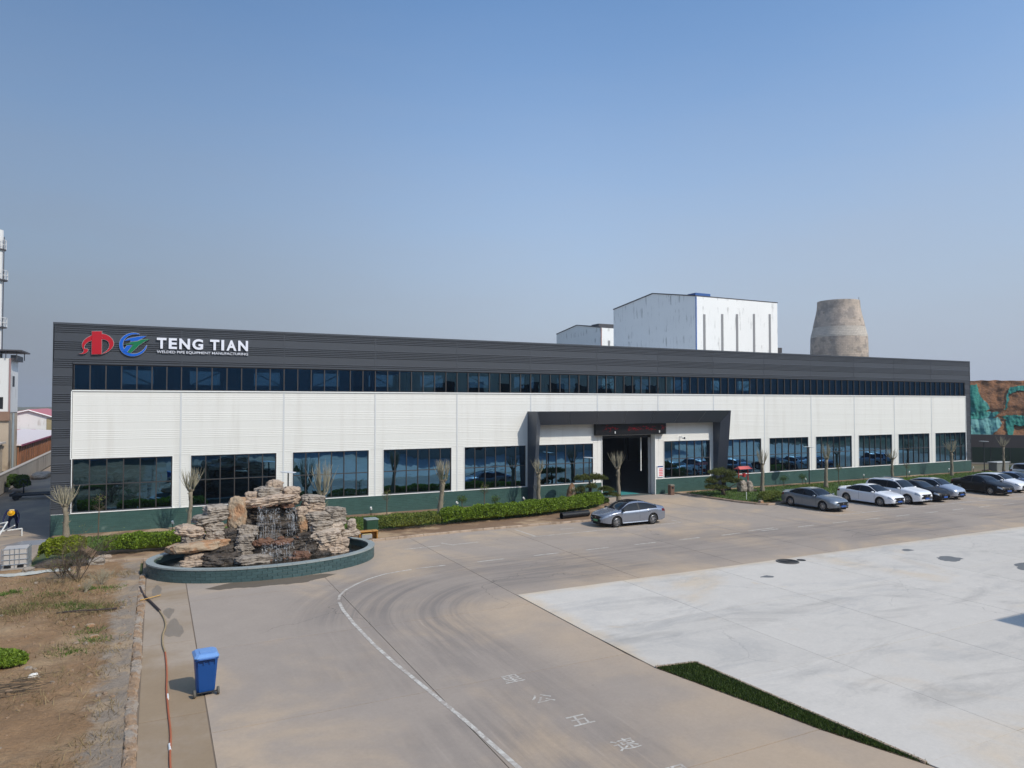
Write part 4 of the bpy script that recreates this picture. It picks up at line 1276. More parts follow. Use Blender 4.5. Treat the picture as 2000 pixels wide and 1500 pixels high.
# hidden core stones that carry the pile
for i, (x, y, z, w, d, h) in enumerate(((9.9, -10.6, 1.2, 2.6, 1.4, 2.0), (7.2, -10.9, 0.7, 1.6, 1.1, 1.3), (12.2, -10.9, 0.85, 2.0, 1.1, 1.7), (10, -11.2, 0.4, 6.5, 1.6, .8))):
    o = link("stone", rock_mesh("stone", RM['d'], w / 2, d / 2, h / 2, 50 + i, 0.16, 1.0, cuts=10, p=4, freq=2.4), ROCKERY)
    o.location = Vector((x, y, z)) - WL[ROCKERY.name]
for k in range(26):      # small rubble on the ledges
    x = random.uniform(8.8, 10.9); lv = random.choice(((1.16, -12.35), (2.62, -11.75), (0.3, -13.0)))
    s = random.uniform(.04, .1)
    o = link("stone", rock_mesh("stone", RM['r'], s * 1.4, s, s * .8, 80 + k, 0.2, 0, cuts=4), ROCKERY)
    o.location = Vector((x, lv[1] + random.uniform(-.2, .2), lv[0])) - WL[ROCKERY.name]
# falling water: strands and foam
wf, nt, b_ = new_mat("falling_water"); g = NT(nt)
b_.inputs['Base Color'].default_value = (0.66, 0.68, 0.70, 1); b_.inputs['Roughness'].default_value = 0.25
tr = g.n("ShaderNodeBsdfTransparent"); mx = g.n("ShaderNodeMixShader")
nt.links.new(g.math('MULTIPLY', g.ramp(g.noise(g.mapv(g.pos(), (14, 14, 2.2)), 1.0, 4, 0.7), 0.48, 0.70), 0.34), mx.inputs[0])
nt.links.new(tr.outputs[0], mx.inputs[1]); nt.links.new(b_.outputs[0], mx.inputs[2]); nt.links.new(mx.outputs[0], nt.nodes["Material Output"].inputs['Surface'])
m = MB()
def strand(x0, y0, z0, x1, y1, z1, r):
    pts = []
    for k in range(6):
        f = k / 5
        pts.append((x0 + (x1 - x0) * f + random.uniform(-.03, .03), y0 + (y1 - y0) * (1 - (1 - f) ** 2), z0 + (z1 - z0) * f ** 1.4))
    m.tube(pts, [r * (0.6 + 0.9 * k / 5) for k in range(6)], 5)
for (xa, xb, n, za, zb, ya, yb, sp) in ((9.05, 9.25, 26, 2.6, 1.1, -11.75, -12.15, .16), (9.45, 9.95, 24, 2.5, 1.08, -11.75, -12.1, .1), (10.35, 10.7, 26, 2.5, 1.25, -11.7, -12.1, .14),
                                  (9.1, 10.5, 60, 1.02, 0.28, -12.6, -12.95, .1), (10.9, 11.2, 10, .9, .3, -12.5, -12.9, .1)):
    for _ in range(n):
        x = random.uniform(xa, xb); strand(x, ya + random.uniform(-.06, .1), za - abs(random.gauss(0, .28)) * (za - zb) * .6, x + random.gauss(0, sp), yb + random.uniform(-.1, .1), zb + abs(random.gauss(0, .25)) * (za - zb) * .6, random.choice((.003, .004, .006, .012)))
for _ in range(90):
    x = random.uniform(9.0, 10.9); y = random.choice((-12.2, -13.05)) + random.gauss(0, .1); z = 1.08 if y > -12.6 else 0.28
    s = random.uniform(.015, .05); m.box(x, x + s * 2, y, y + s, z, z + s * .6, T=None)
for (xa, xb, za, zb, ya, yb) in ((9.0, 9.35, 2.62, 1.08, -11.78, -12.2), (9.4, 10.0, 2.52, 1.06, -11.76, -12.15), (10.3, 10.78, 2.5, 1.2, -11.72, -12.15), (9.15, 10.45, 1.05, .27, -12.62, -12.98)):
    nU, nV = 9, 10; b0 = len(m.v)
    for i in range(nU):
        for j in range(nV):
            f = j / (nV - 1); x = xa + (xb - xa) * (i / (nU - 1) - .5) * (1 + .35 * f) + (xb - xa) * .5
            m.v.append((x + .03 * noise.noise(Vector((i, j * .7, xa))), ya + (yb - ya) * (1 - (1 - f) ** 2) + .05 * noise.noise(Vector((i * .8, j * .4, za))), za + (zb - za) * f ** 1.25))
    for i in range(nU - 1):
        for j in range(nV - 1): m.f.append((b0 + i * nV + j, b0 + (i + 1) * nV + j, b0 + (i + 1) * nV + j + 1, b0 + i * nV + j + 1)); m.m.append(0)
tag(m.build("waterfall", wf, ROCKERY, smooth=True), kind='stuff')

# ================================================================== vegetation
MAT['bark'] = pm("pollard_bark", srgb(132, 122, 104), 0.95, var=0.25, vs=4, fine=0.25, fs=22, bump=0.8, bs=25, bd=0.02, local=True, stretch=(1, 1, 0.35), col2=srgb(98, 90, 78), c2s=5)
MAT['twig'] = pm("pollard_twig", srgb(158, 150, 128), 0.9, var=0.15, vs=3, island=0.25)
MAT['twig_dark'] = pm("dry_twig", srgb(92, 80, 66), 0.95, var=0.2, vs=3, island=0.25)
MAT['leaf'] = leaf_mat("hedge_leaf", srgb(102, 130, 50))
MAT['leaf_yellow'] = leaf_mat("yellow_green_leaf", srgb(112, 130, 40))
MAT['leaf_olive'] = leaf_mat("olive_leaf", srgb(104, 120, 66))
MAT['needle'] = leaf_mat("pine_needle", srgb(86, 98, 62), island=0.5)
MAT['leaf_dark'] = leaf_mat("dark_leaf", srgb(66, 92, 42))


def pollard(x, y, kx, kz, tx, tz, label, seed, nshoot=52, green=0, r0=0.13, sprouts=0, spread=0.75):
    rs = random.Random(seed)
    t = empty("pollarded_tree", (x, y, 0.08), label=label, cat="tree", group="pollarded trees along the factory front")
    m = MB(); n = 9; pts, rr = [], []
    for k in range(n):
        f = k / (n - 1)
        pts.append((x + (kx - x) * f + rs.uniform(-.03, .03), y + rs.uniform(-.03, .03), 0.02 + (kz - 0.02) * f))
        rr.append(r0 * (1.25 - 0.42 * f + (0.5 * (1 - f) ** 6)) * rs.uniform(.94, 1.1) * (1.25 if k == n - 1 else 1.0))
    m.tube(pts, rr, 10)
    heads = []
    nh = rs.randint(6, 8)
    for k in range(nh):
        a = 2 * PI * k / nh + rs.uniform(-.3, .3); L = rs.uniform(.15, .38)
        e = Vector((kx + math.cos(a) * L * .8, y + math.sin(a) * L * .8, kz + L * rs.uniform(.4, .9)))
        m.tube([(kx, y, kz - .06), ((kx + e.x) / 2, (y + e.y) / 2, (kz + e.z) / 2 - .02), e], [r0 * .6, r0 * .48, r0 * .42], 7)
        heads.append((e, a))
    for k in range(10):        # knots on the trunk
        f = rs.uniform(.35, 1); a = rs.uniform(0, 2 * PI); p = Vector((x + (kx - x) * f, y, kz * f))
        q = p + Vector((math.cos(a), math.sin(a), .5)) * r0 * rs.uniform(1.1, 1.7)
        m.tube([p, q], [r0 * .35, r0 * .2], 5)
    m.build("trunk", MAT['bark'], t, smooth=True)
    c = MB(); H = tz - kz; ends = []
    for k in range(nshoot):
        e, a = heads[k % nh]
        tilt = abs(rs.gauss(0.0, spread * .55)) + .03 ; aa = a + rs.gauss(0, .55)
        L = H * rs.triangular(.3, 1.02, .8) - (e.z - kz) * .3
        d = Vector((math.cos(aa) * math.sin(tilt), math.sin(aa) * math.sin(tilt), math.cos(tilt)))
        p1 = e + d * L * .45; p2 = p1 + (d + Vector((0, 0, .28))).normalized() * L * .55
        c.tube([e, p1, p2], [.018, .012, .005], 4, cap=False); ends.append((e, p1, p2))
        if rs.random() < .5:
            q = e.lerp(p2, rs.uniform(.3, .7)); c.tube([q, q + (d + Vector((rs.gauss(0, .35), rs.gauss(0, .35), .2))).normalized() * L * rs.uniform(.2, .4)], [.011, .005], 3, cap=False)
    for k in range(sprouts):
        f = rs.uniform(.3, 1.0); a = rs.uniform(0, 2 * PI); p = Vector((x + (kx - x) * f, y, kz * f))
        d = Vector((math.cos(a) * .6, math.sin(a) * .6, 1)); L = rs.uniform(.25, .7)
        c.tube([p, p + d * L], [.012, .004], 4, cap=False); ends.append((p, p + d * L * .5, p + d * L))
    c.build("crown", MAT['twig'], t)
    if green:
        P = []
        for k in range(green):
            e, p1, p2 = ends[rs.randrange(len(ends))]; q = e.lerp(p1, rs.random()) if rs.random() < .75 else p1.lerp(p2, rs.random())
            P.append(q + Vector((rs.gauss(0, .04), rs.gauss(0, .04), rs.gauss(0, .04))))
        wmesh("young_leaves", leaf_cloud(np.array([tuple(p) for p in P]), 0.07, MAT['leaf_olive'], "young_leaves"), t)
    return t


TREES = [(0.39, -2.10, 0.31, 1.93, 0.23, 3.18), (6.39, -2.40, 6.50, 2.45, 6.62, 3.89), (13.94, -2.60, 13.94, 1.75, 13.94, 4.03), (20.73, -5.00, 20.99, 2.52, 21.24, 3.97), (29.57, -2.00, 29.58, 2.39, 29.58, 3.54),
         (35.75, -3.20, 35.70, 2.60, 35.62, 3.98), (50.26, -3.30, 50.29, 2.35, 50.31, 3.85), (57.54, -3.60, 57.65, 2.58, 57.74, 4.02), (67.33, -3.00, 67.35, 2.20, 67.34, 3.41), (77.60, -2.30, 77.62, 2.46, 77.61, 3.88), (86.9, -2.20, 86.85, 2.80, 86.75, 3.96)]
TL = ["bare pollarded tree at the left corner of the factory", "bare pollarded tree just left of the rockery, before the second ground window",
      "twiggy pollarded tree rising behind the right side of the rockery", "leaning pollarded tree with green tinged shoots beside the hedge",
      "bare pollarded tree in front of the left portal leg", "bare pollarded tree standing before the dark gateway",
      "bare pollarded tree right of the red roofed lantern", "bare pollarded tree behind the grey parked sedan", "thin bare tree behind the white parked SUV",
      "bare pollarded tree near the right end of the factory front", "bare tree by the grey cabinet beyond the factory corner"]
for i, tr_ in enumerate(TREES):
    pollard(*tr_, TL[i], 30 + i, nshoot=(84, 58, 90, 96, 62, 70, 50, 56, 36, 46, 50)[i], green=(60, 40, 150, 420, 60, 30, 40, 70, 20, 30, 0)[i],
            r0=(.13, .11, .13, .14, .125, .13, .13, .13, .11, .12, .10)[i], sprouts=(6, 5, 60, 20, 6, 6, 6, 6, 5, 4, 2)[i], spread=(.8, .55, .42, .42, .6, .62, .5, .45, .75, .6, .8)[i])


def hedge(name, label, path, w, h, n, leaf=None, seed=0, size=0.085, lumps=0.12, group=None):
    """leafy strip along path; leaves through the outer shell of the volume"""
    rs = np.random.default_rng(seed)
    path = np.array(path, float)
    t = empty(name, (path[0, 0], path[0, 1], 0.09), label=label, cat="hedge" if name == 'hedge' else "shrub", group=group)
    sl = np.r_[0, np.cumsum(np.linalg.norm(np.diff(path, axis=0), axis=1))]
    s = rs.uniform(0, sl[-1], n)
    px = np.interp(s, sl, path[:, 0]); py = np.interp(s, sl, path[:, 1])
    dx = np.interp(s, (sl[1:] + sl[:-1]) / 2, np.diff(path[:, 0]) / np.diff(sl)); dy = np.interp(s, (sl[1:] + sl[:-1]) / 2, np.diff(path[:, 1]) / np.diff(sl))
    th_ = rs.uniform(-0.12 * PI, 1.12 * PI, n)
    rr = 1 - np.abs(rs.normal(0, .13, n))
    lump = np.array([noise.noise(Vector((a * 1.7, b * 0.6, seed + .3))) * 0.6 + noise.noise(Vector((a * 4.5, b * 1.3, seed + 5.3))) * 0.4 for a, b in zip(s, th_)])
    rr = rr * (1 + lumps * lump * 1.6)
    ends = np.clip(np.minimum(s, sl[-1] - s) / 0.4, 0, 1) ** 0.5
    cc, ss = np.cos(th_), np.sin(th_)
    k = 1 / (np.abs(cc) ** 3 + np.abs(ss) ** 3) ** (1 / 3.0)
    off = cc * k * w / 2 * rr * (0.55 + .45 * ends); hh = (0.5 * h + ss * k * h / 2 * rr) * (0.6 + .4 * ends)
    P = np.column_stack([px - dy * off, py + dx * off, 0.10 + np.clip(hh, 0.02, None)])
    out = np.column_stack([-dy * cc, dx * cc, ss + .3])
    wmesh("foliage", leaf_cloud(P, size, leaf or MAT['leaf'], "foliage", 0.55, 0.12, aim=out * 0.3), t)
    m = MB()
    npt = max(6, int(sl[-1] / .5)); pts, rad_ = [], []
    for i in range(npt):
        q = sl[-1] * (0.06 + .88 * i / (npt - 1)); pts.append((np.interp(q, sl, path[:, 0]), np.interp(q, sl, path[:, 1]), 0.1 + h * .40)); rad_.append(min(w, h) * (.28 if 1 < i < npt - 2 else (.16 if 0 < i < npt - 1 else .03)))
    m.tube(pts, rad_, 8)
    m.build("inner_growth", leaf or MAT['leaf'], t)
    return t


hedge("hedge", "long clipped bright green hedge between the kerb and the lawn left of the gateway", [(20.3, -6.35), (23, -6.2), (26, -6.0), (28.5, -5.7), (30.6, -5.2), (32.4, -4.5), (33.5, -3.9)], 1.15, 0.98, 24000, seed=3, size=0.125, lumps=0.34)
hedge("hedge", "clipped green hedge left of the rockery fountain", [(2.4, -7.0), (4, -7.0), (6.2, -7.05), (8, -7.1)], 1.1, 0.9, 10000, seed=5, size=0.125, lumps=0.34)
hedge("hedge", "loose leafy plants between the green box and the leaning pollarded tree", [(16.3, -6.75), (17.5, -6.7), (18.8, -6.6), (20.2, -6.5)], 1.0, 0.85, 5200, MAT['leaf_olive'], seed=7, size=0.1, lumps=0.35)
hedge("shrub", "low spreading green shrub before the pine left of the gateway", [(33.0, -3.2), (34.0, -3.0), (34.9, -2.6)], 1.2, 0.42, 4500, MAT['leaf_dark'], seed=8)
hedge("shrub", "flowering plant behind the pale stone slab of the rockery", [(14.3, -7.6), (15.0, -7.6)], 0.7, 0.8, 1200, MAT['leaf_olive'], seed=9, size=.1, lumps=.3)
hedge("shrub", "green shrubs at the lawn corner behind the grey parked sedan", [(45.4, -7.8), (46.3, -7.75), (47.6, -7.7)], 1.0, 0.75, 4200, MAT['leaf_olive'], seed=10, lumps=.25)
hedge("shrub", "green shrub between the tails of the grey and white sedans", [(49.4, -7.7), (50.6, -7.7), (51.6, -7.7)], 1.0, 1.0, 4200, MAT['leaf_olive'], seed=11, lumps=.25)
hedge("shrub", "green shrub behind the silver hatchback", [(61.8, -7.6), (63.2, -7.6), (64.6, -7.6)], 1.0, 0.9, 3000, MAT['leaf'], seed=12, lumps=.25)
hedge("shrub", "dark shrub by the grey cabinet beyond the factory corner", [(86.6, -3.2), (88.2, -3.1)], 0.9, 0.7, 1600, MAT['leaf_dark'], seed=13, lumps=.25)
hedge("shrub", "bright yellow green bush beside the white tank", [(-0.1, -7.6), (0.5, -7.1), (1.0, -6.5), (1.35, -5.9)], 1.0, 0.95, 4600, MAT['leaf_yellow'], seed=14, size=.11, lumps=.4)
hedge("shrub", "dark leafy bush at the left edge of the dirt field", [(-0.6, -23.6), (0.4, -23.0), (1.25, -22.5)], 1.3, 0.36, 7000, MAT['leaf'], seed=15, size=.1, lumps=.5)
hedge("shrub", "dark bush against the concrete alley wall", [(-5.9, 24.6), (-5.6, 26.5)], 1.5, 1.35, 3500, MAT['leaf_dark'], seed=16, size=.16, lumps=.4)


def sapling(x, y, h, label, seed, ball=True, r=0.36):
    rs = random.Random(seed); nr = np.random.default_rng(seed)
    t = empty("sapling", (x, y, 0.1), label=label, cat="sapling", group="small trees on the lawns")
    m = MB(); top = h - (r * .9 if ball else .1)
    m.tube([(x, y, 0.05), (x + rs.uniform(-.04, .04), y, top * .5), (x + rs.uniform(-.05, .05), y, top)], [.035, .03, .022], 6)
    for k in range(9 if ball else 16):
        a = rs.uniform(0, 2 * PI); L = rs.uniform(.2, .45); zz = top * rs.uniform(.88 if ball else .62, 1.0)
        p = Vector((x, y, zz)); q = p + Vector((math.cos(a) * L * .8, math.sin(a) * L * .8, L * rs.uniform(.2, .7))); m.tube([p, q], [.013, .005], 4)
        if not ball:
            for _ in range(3): m.tube([q, q + Vector((rs.gauss(0, .12), rs.gauss(0, .12), rs.uniform(0, .15)))], [.006, .003], 3)
    m.build("trunk", MAT['twig_dark'], t)
    n = 420 if ball else 90
    d = nr.normal(size=(n, 3)); d /= np.linalg.norm(d, axis=1, keepdims=True); d *= (r * nr.uniform(.35, 1.1, (n, 1)))
    P = d * np.array([1, 1, .8]) + np.array([x, y, h - r * .8])
    wmesh("crown", leaf_cloud(P, 0.075, MAT['leaf_dark'] if ball else MAT['leaf_olive'], "crown"), t)
    return t


for i, (x, y, h, ball, lab) in enumerate(((17.84, -3.4, 2.0, 0, "slim bare topped young tree behind the loose leafy plants"), (24.98, -2.6, 1.97, 0, "spindly sapling between two ball topped saplings, behind the hedge"),
        (23.47, -2.2, 1.24, 1, "ball topped sapling nearest the leaning pollarded tree"), (26.08, -2.0, 1.07, 1, "ball topped sapling right of the spindly sapling"),
        (53.97, -2.2, 1.22, 1, "left one of two ball topped saplings behind the grey sedan"), (56.24, -2.2, 1.26, 1, "right one of two ball topped saplings, next to the lamp post"),
        (60.08, -2.9, 1.94, 0, "bare young tree behind the white sedan roof"), (70.65, -2.2, 1.62, 0, "bare young tree behind the silver hatchback"), (1.9, -2.6, 2.6, 0, "thin leaning sapling before the leftmost window"))):
    sapling(x, y, h, lab, 60 + i, bool(ball))


def pine(x, y, label, pads, trunk, seed):
    nr = np.random.default_rng(seed)
    t = empty("pine_tree", (x, y, 0.1), label=label, cat="tree", group="shaped pines beside the gateway")
    m = MB()
    for pts, rr in trunk: m.tube(pts, rr, 8)
    m.build("trunk", pm("pine_bark", srgb(70, 60, 50), 0.95, var=0.2, vs=5, bump=.6) if "pine_bark" not in bpy.data.materials else bpy.data.materials["pine_bark"], t, smooth=True)
    for (cx, cy, cz, rx, ry, rz, n) in pads:
        n = int(n * 1.7); rz *= 1.25
        nt_ = max(7, int(9 * rx * ry / .35))
        tc = nr.normal(size=(nt_, 3)); tc /= np.linalg.norm(tc, axis=1, keepdims=True); tc[:, 2] = np.abs(tc[:, 2]) * .9 - .15
        tc = tc * nr.uniform(.25, 1.0, (nt_, 1)) * np.array([rx, ry, rz]) + np.array([cx, cy, cz])
        tr_ = nr.uniform(.2, .4, nt_)
        kk_ = nr.integers(0, nt_, n)
        d = nr.normal(size=(n, 3)); d /= np.linalg.norm(d, axis=1, keepdims=True); d[:, 2] = np.where(d[:, 2] < -0.2, -d[:, 2] * .5, d[:, 2])
        P = tc[kk_] + d * (tr_[kk_] * nr.uniform(.2, 1.05, n) ** .7)[:, None] * np.array([1, 1, .75])
        aim = d * np.array([.8, .8, .5]) + np.array([0, 0, .6])
        wmesh("foliage_pad", leaf_cloud(P, 0.15, MAT['needle'], "foliage_pad", 0.24, 0.2, aim=aim), t)


pine(33.5, -2.8, "cloud pruned pine with layered pads beside the standing stone", [(33.1, -2.8, 1.95, .85, .75, .30, 1900), (34.1, -2.8, 1.9, .75, .65, .28, 1500), (32.5, -2.7, 1.15, .6, .55, .22, 1000), (33.4, -3.1, 1.3, .45, .5, .2, 700), (34.8, -2.9, 1.05, .62, .55, .25, 1100), (35.15, -3.0, .62, .7, .55, .2, 1000), (32.6, -2.9, .75, .5, .45, .18, 600)],
     [([(33.5, -2.8, .05), (33.45, -2.8, .7), (33.55, -2.8, 1.2), (33.45, -2.8, 1.85)], [.13, .1, .085, .05]), ([(33.48, -2.8, .7), (34.1, -2.85, .72), (34.9, -2.95, .85)], [.06, .05, .03]), ([(33.5, -2.8, .95), (32.9, -2.75, 1.0), (32.5, -2.7, 1.1)], [.05, .04, .02]), ([(33.46, -2.8, .45), (34.2, -3.0, .36), (35.1, -3.0, .5)], [.06, .05, .02]), ([(33.5, -2.8, 1.3), (34.0, -2.8, 1.7)], [.05, .03])], 5)
pine(45.6, -3.6, "broad leaning pine with dense needles right of the portal", [(45.3, -3.6, 1.85, .95, .9, .42, 2200), (46.2, -3.6, 1.7, .9, .8, .38, 1800), (44.9, -3.7, 1.25, .8, .75, .4, 1500), (46.6, -3.7, 1.15, .85, .7, .32, 1500), (45.7, -4.0, 1.3, .7, .6, .35, 1200), (44.2, -3.6, .8, .5, .45, .18, 600), (45.0, -4.0, .75, .6, .5, .25, 900)],
     [([(45.75, -3.6, .02), (45.6, -3.6, .5), (45.7, -3.6, 1.0), (45.4, -3.6, 1.7)], [.18, .13, .11, .05]), ([(45.65, -3.6, .6), (46.3, -3.65, .7), (46.9, -3.7, .95)], [.07, .05, .03]), ([(45.62, -3.6, .55), (44.9, -3.7, .7), (44.2, -3.6, .72)], [.07, .05, .02]), ([(45.68, -3.6, 1.0), (46.2, -3.6, 1.5)], [.06, .03])], 6)

# standing stone and its boulders
RS = pm("standing_stone_rock", srgb(120, 92, 66), 0.9, var=0.3, vs=3, fine=0.2, fs=14, bump=0.8, bs=10, bd=0.05, col2=srgb(150, 140, 122), c2s=2, c2t=(0.5, 0.6), local=True, stretch=(1.5, 1.5, .5))
me = rock_mesh("standing_stone", RS, .36, .26, .80, 7.7, .14, 0, cuts=9, p=2.6, freq=2.2)
for v in me.vertices:
    f = (v.co.z + .8) / 1.6; k = 1.15 - .5 * f ** 2; v.co.x = v.co.x * k + .08 * f; v.co.y *= k
o = link("standing_stone", me, None, (31.95, -2.6, .86)); tag(o, "tall brown upright standing stone left of the layered pine", "stone")
for i, (x, y, s, lab) in enumerate(((31.35, -2.9, .32, "reddish boulder left of the standing stone"), (32.6, -2.95, .36, "reddish boulder right of the standing stone"), (32.0, -3.15, .24, "small boulder in front of the standing stone"))):
    o = link("boulder", rock_mesh("boulder", pm("boulder_red", srgb(112, 76, 66), .9, var=.25, vs=4, bump=.7, bs=12) if i == 0 else bpy.data.materials["boulder_red"], s * 1.2, s, s * .8, 90 + i, .2, 0, cuts=6), None, (x, y, s * .55 + .06))
    tag(o, lab, "stone", "boulders at the standing stone")
for i, (x, y, s, lab) in enumerate(((48.75, -2.5, .42, "tall grey stone under the red roofed lantern"), (49.45, -2.6, .38, "dark stone right under the red roofed lantern"), (50.0, -2.7, .2, "small reddish stone at the right foot of the lantern stones"), (45.1, -8.15, .22, "rounded pinkish stone at the lawn corner kerb"))):
    o = link("boulder", rock_mesh("boulder", RM['g'] if i < 2 else RM['o'], s * .8, s * .8, s * 1.35 if i < 2 else s * .8, 96 + i, .22, 0, cuts=7), None, (x, y, s * (1.2 if i < 2 else .6)))
    tag(o, lab, "stone")

# bare shrub in the dirt field
def bare_shrub(name, x, y, z, H, label, seed, mat, n0=7, leaves=0, cat="shrub", thick=.022):
    rs = random.Random(seed)
    t = empty(name, (x, y, z), label=label, cat=cat)
    m = MB(); tips = []
    def grow(p, d, L, r, lv):
        q = p + d * L * .5 + Vector((rs.gauss(0, .04), rs.gauss(0, .04), 0)) * L; e = q + (d + Vector((rs.gauss(0, .2), rs.gauss(0, .2), .08))).normalized() * L * .5
        m.tube([p, q, e], [r, r * .8, r * .55], 5 if lv < 2 else 3, cap=False); tips.append(e); tips.append(q)
        if lv < 4:
            for _ in range(rs.randint(2, 4) if lv else 5):
                dd = (d + Vector((rs.gauss(0, .5), rs.gauss(0, .5), rs.gauss(.05, .3)))).normalized()
                grow(p.lerp(e, rs.uniform(.35, 1)), dd, L * rs.uniform(.45, .75), r * .55, lv + 1)
    for k in range(n0):
        a = rs.uniform(0, 2 * PI); tl = rs.uniform(.05, .75)
        grow(Vector((x + rs.gauss(0, .06), y + rs.gauss(0, .06), z)), Vector((math.cos(a) * math.sin(tl), math.sin(a) * math.sin(tl), math.cos(tl))), H * rs.uniform(.3, .55), thick * rs.uniform(.6, 1.1), 0)
    m.build("branches", mat, t)
    if leaves:
        P = np.array([tuple(tips[rs.randrange(len(tips))] + Vector((rs.gauss(0, .05), rs.gauss(0, .05), rs.gauss(0, .04)))) for _ in range(leaves)])
        wmesh("foliage", leaf_cloud(P, .06, MAT['leaf_olive'], "foliage"), t)
    return t


bare_shrub("bare_shrub", 1.8, -12.7, 0.05, 2.9, "dry leafless shrub with tangled twigs before the hedge", 4, MAT['twig_dark'], 8, 160)
bare_shrub("bare_shrub", 1.2, -11.9, 0.05, 1.3, "smaller olive twiggy shrub left of the leafless one", 5, MAT['twig_dark'], 6, 260)
bare_shrub("bare_shrub", 2.7, -13.6, 0.05, 0.9, "low dry scrub at the brick edging end", 6, MAT['twig'], 8, 0, thick=.012)
bare_shrub("bare_shrub", 2.2, -14.6, 0.05, 0.7, "low straw coloured scrub in front of the leafless shrub", 8, MAT['twig'], 8, 0, thick=.01)

# dry grass and weeds on the dirt
def clump_points(centers, n, sd):
    c = np.array(centers)[rng.integers(0, len(centers), n)]
    P = c + rng.normal(size=(n, 2)) * np.array(sd)
    P = P[(P[:, 0] < 4.0) & (P[:, 1] < -9.2)]
    return np.column_stack([P, [dirt_h(a, b_) for a, b_ in P]])
dc = [(random.uniform(-4, 3.6), random.uniform(-19, -11.5)) for _ in range(60)] + [(random.uniform(-4, 3.8), random.uniform(-34, -19)) for _ in range(22)]
tag(link("dry_grass", blades(clump_points(dc, 9500, (.45, .35)), .17, .010, MAT['dry'], "dry_grass", 1.0)), "dry straw coloured grass scattered over the dirt field", "grass", kind='stuff')
gc = [(random.uniform(-1, 3.2), random.uniform(-17.5, -13.5)) for _ in range(12)] + [(2.7, -20.2), (3.0, -21.2), (2.4, -22.2), (1.9, -16.4), (0.6, -16.0)]
tag(link("weeds", blades(clump_points(gc, 2600, (.28, .2)), .10, .014, MAT['blade'], "weeds", .9)), "sparse green weeds growing in the dirt field", "weeds", kind='stuff')
# clods
m = MB(); 
for k in range(420):
    x, y = random.uniform(-3, 4.0), random.uniform(-36, -10)
    s = abs(random.gauss(0, .035)) + .012; z = dirt_h(x, y)
    T = Matrix.Translation((x, y, z)) @ Matrix.Rotation(random.uniform(0, 3), 4, 'Z') @ Matrix.Rotation(random.uniform(-.6, .6), 4, 'X')
    m.bbox(-s, s, -s * .7, s * .7, -s * .5, s * .6, s * .35, T=T)
tag(m.build("clods", MAT['mudbrick']), "loose clods and pebbles lying on the dirt field", "pebbles", kind='stuff')
# ================================================================== cars
MAT['tyre'] = pm("tyre_rubber", srgb(38, 37, 37), 0.85, var=0.1)
MAT['rim'] = pm("alloy_rim", srgb(176, 178, 182), 0.3, metal=0.8, var=0.03)
MAT['rim_dark'] = pm("wheel_well_dark", srgb(22, 22, 24), 0.7, var=0.05)
MAT['under'] = pm("underbody", srgb(26, 26, 28), 0.8, var=0.1)
MAT['trim'] = pm("car_black_trim", srgb(20, 21, 23), 0.6, var=0.03)
MAT['chrome'] = pm("car_chrome", srgb(200, 202, 205), 0.15, metal=1.0, var=0.0, fine=0)
MAT['lamp'] = pm("headlamp_glass", srgb(150, 156, 164), 0.12, var=0.0, fine=0, metal=0.3, coat=1.0)
MAT['tail'] = pm("tail_lamp_red", srgb(96, 14, 18), 0.15, var=0.0, fine=0, coat=1.0)
MAT['plate_blue'] = pm("plate_blue", srgb(48, 88, 160), 0.4, var=0.03)
MAT['plate_green'] = pm("plate_green", srgb(92, 160, 112), 0.4, var=0.03)
m_, nt_, b__ = new_mat("car_glass")
b__.inputs['Base Color'].default_value = (0.012, 0.014, 0.017, 1); b__.inputs['Roughness'].default_value = 0.03; b__.inputs['Specular IOR Level'].default_value = 0.35
MAT['car_glass'] = m_


def paint(name, col, metal=0.35, rough=0.28, coat=0.7, spec=0.5):
    return pm(name, col, rough, metal, var=0.03, vs=2, fine=0.0, spec=spec, coat=coat)


def wheel_meshes(R, w, key):
    pr = [(R * .66, -w / 2 + .015), (R * .9, -w / 2), (R * .985, -w / 2 + .02), (R, -w / 2 + .05), (R, w / 2 - .05), (R * .985, w / 2 - .02), (R * .9, w / 2), (R * .66, w / 2 - .015)]
    ty = MB().revolve(pr, 28, axis='y').mesh("wheel", MAT['tyre'], True)
    m = MB()
    m.revolve([(R * .67, w / 2 - .02), (R * .62, w / 2 - .012), (R * .6, w / 2 - .05), (R * .62, -w / 2 + .03)], 28, 0, axis='y')
    m.revolve([(0.0, w / 2 - .075), (R * .62, w / 2 - .075)], 20, 1, axis='y')
    for k in range(10):
        a = 2 * PI * k / 10
        T = Matrix.Rotation(a, 4, 'Y')
        m.box(.03, R * .62, w / 2 - .07, w / 2 - .022, -.016, .016, 0, T)
    m.revolve([(0.0, w / 2 - .012), (.05, w / 2 - .014), (.06, w / 2 - .06)], 14, 0, axis='y')
    rm = m.mesh("rim", [MAT['rim'], MAT['rim_dark']])
    return ty, rm


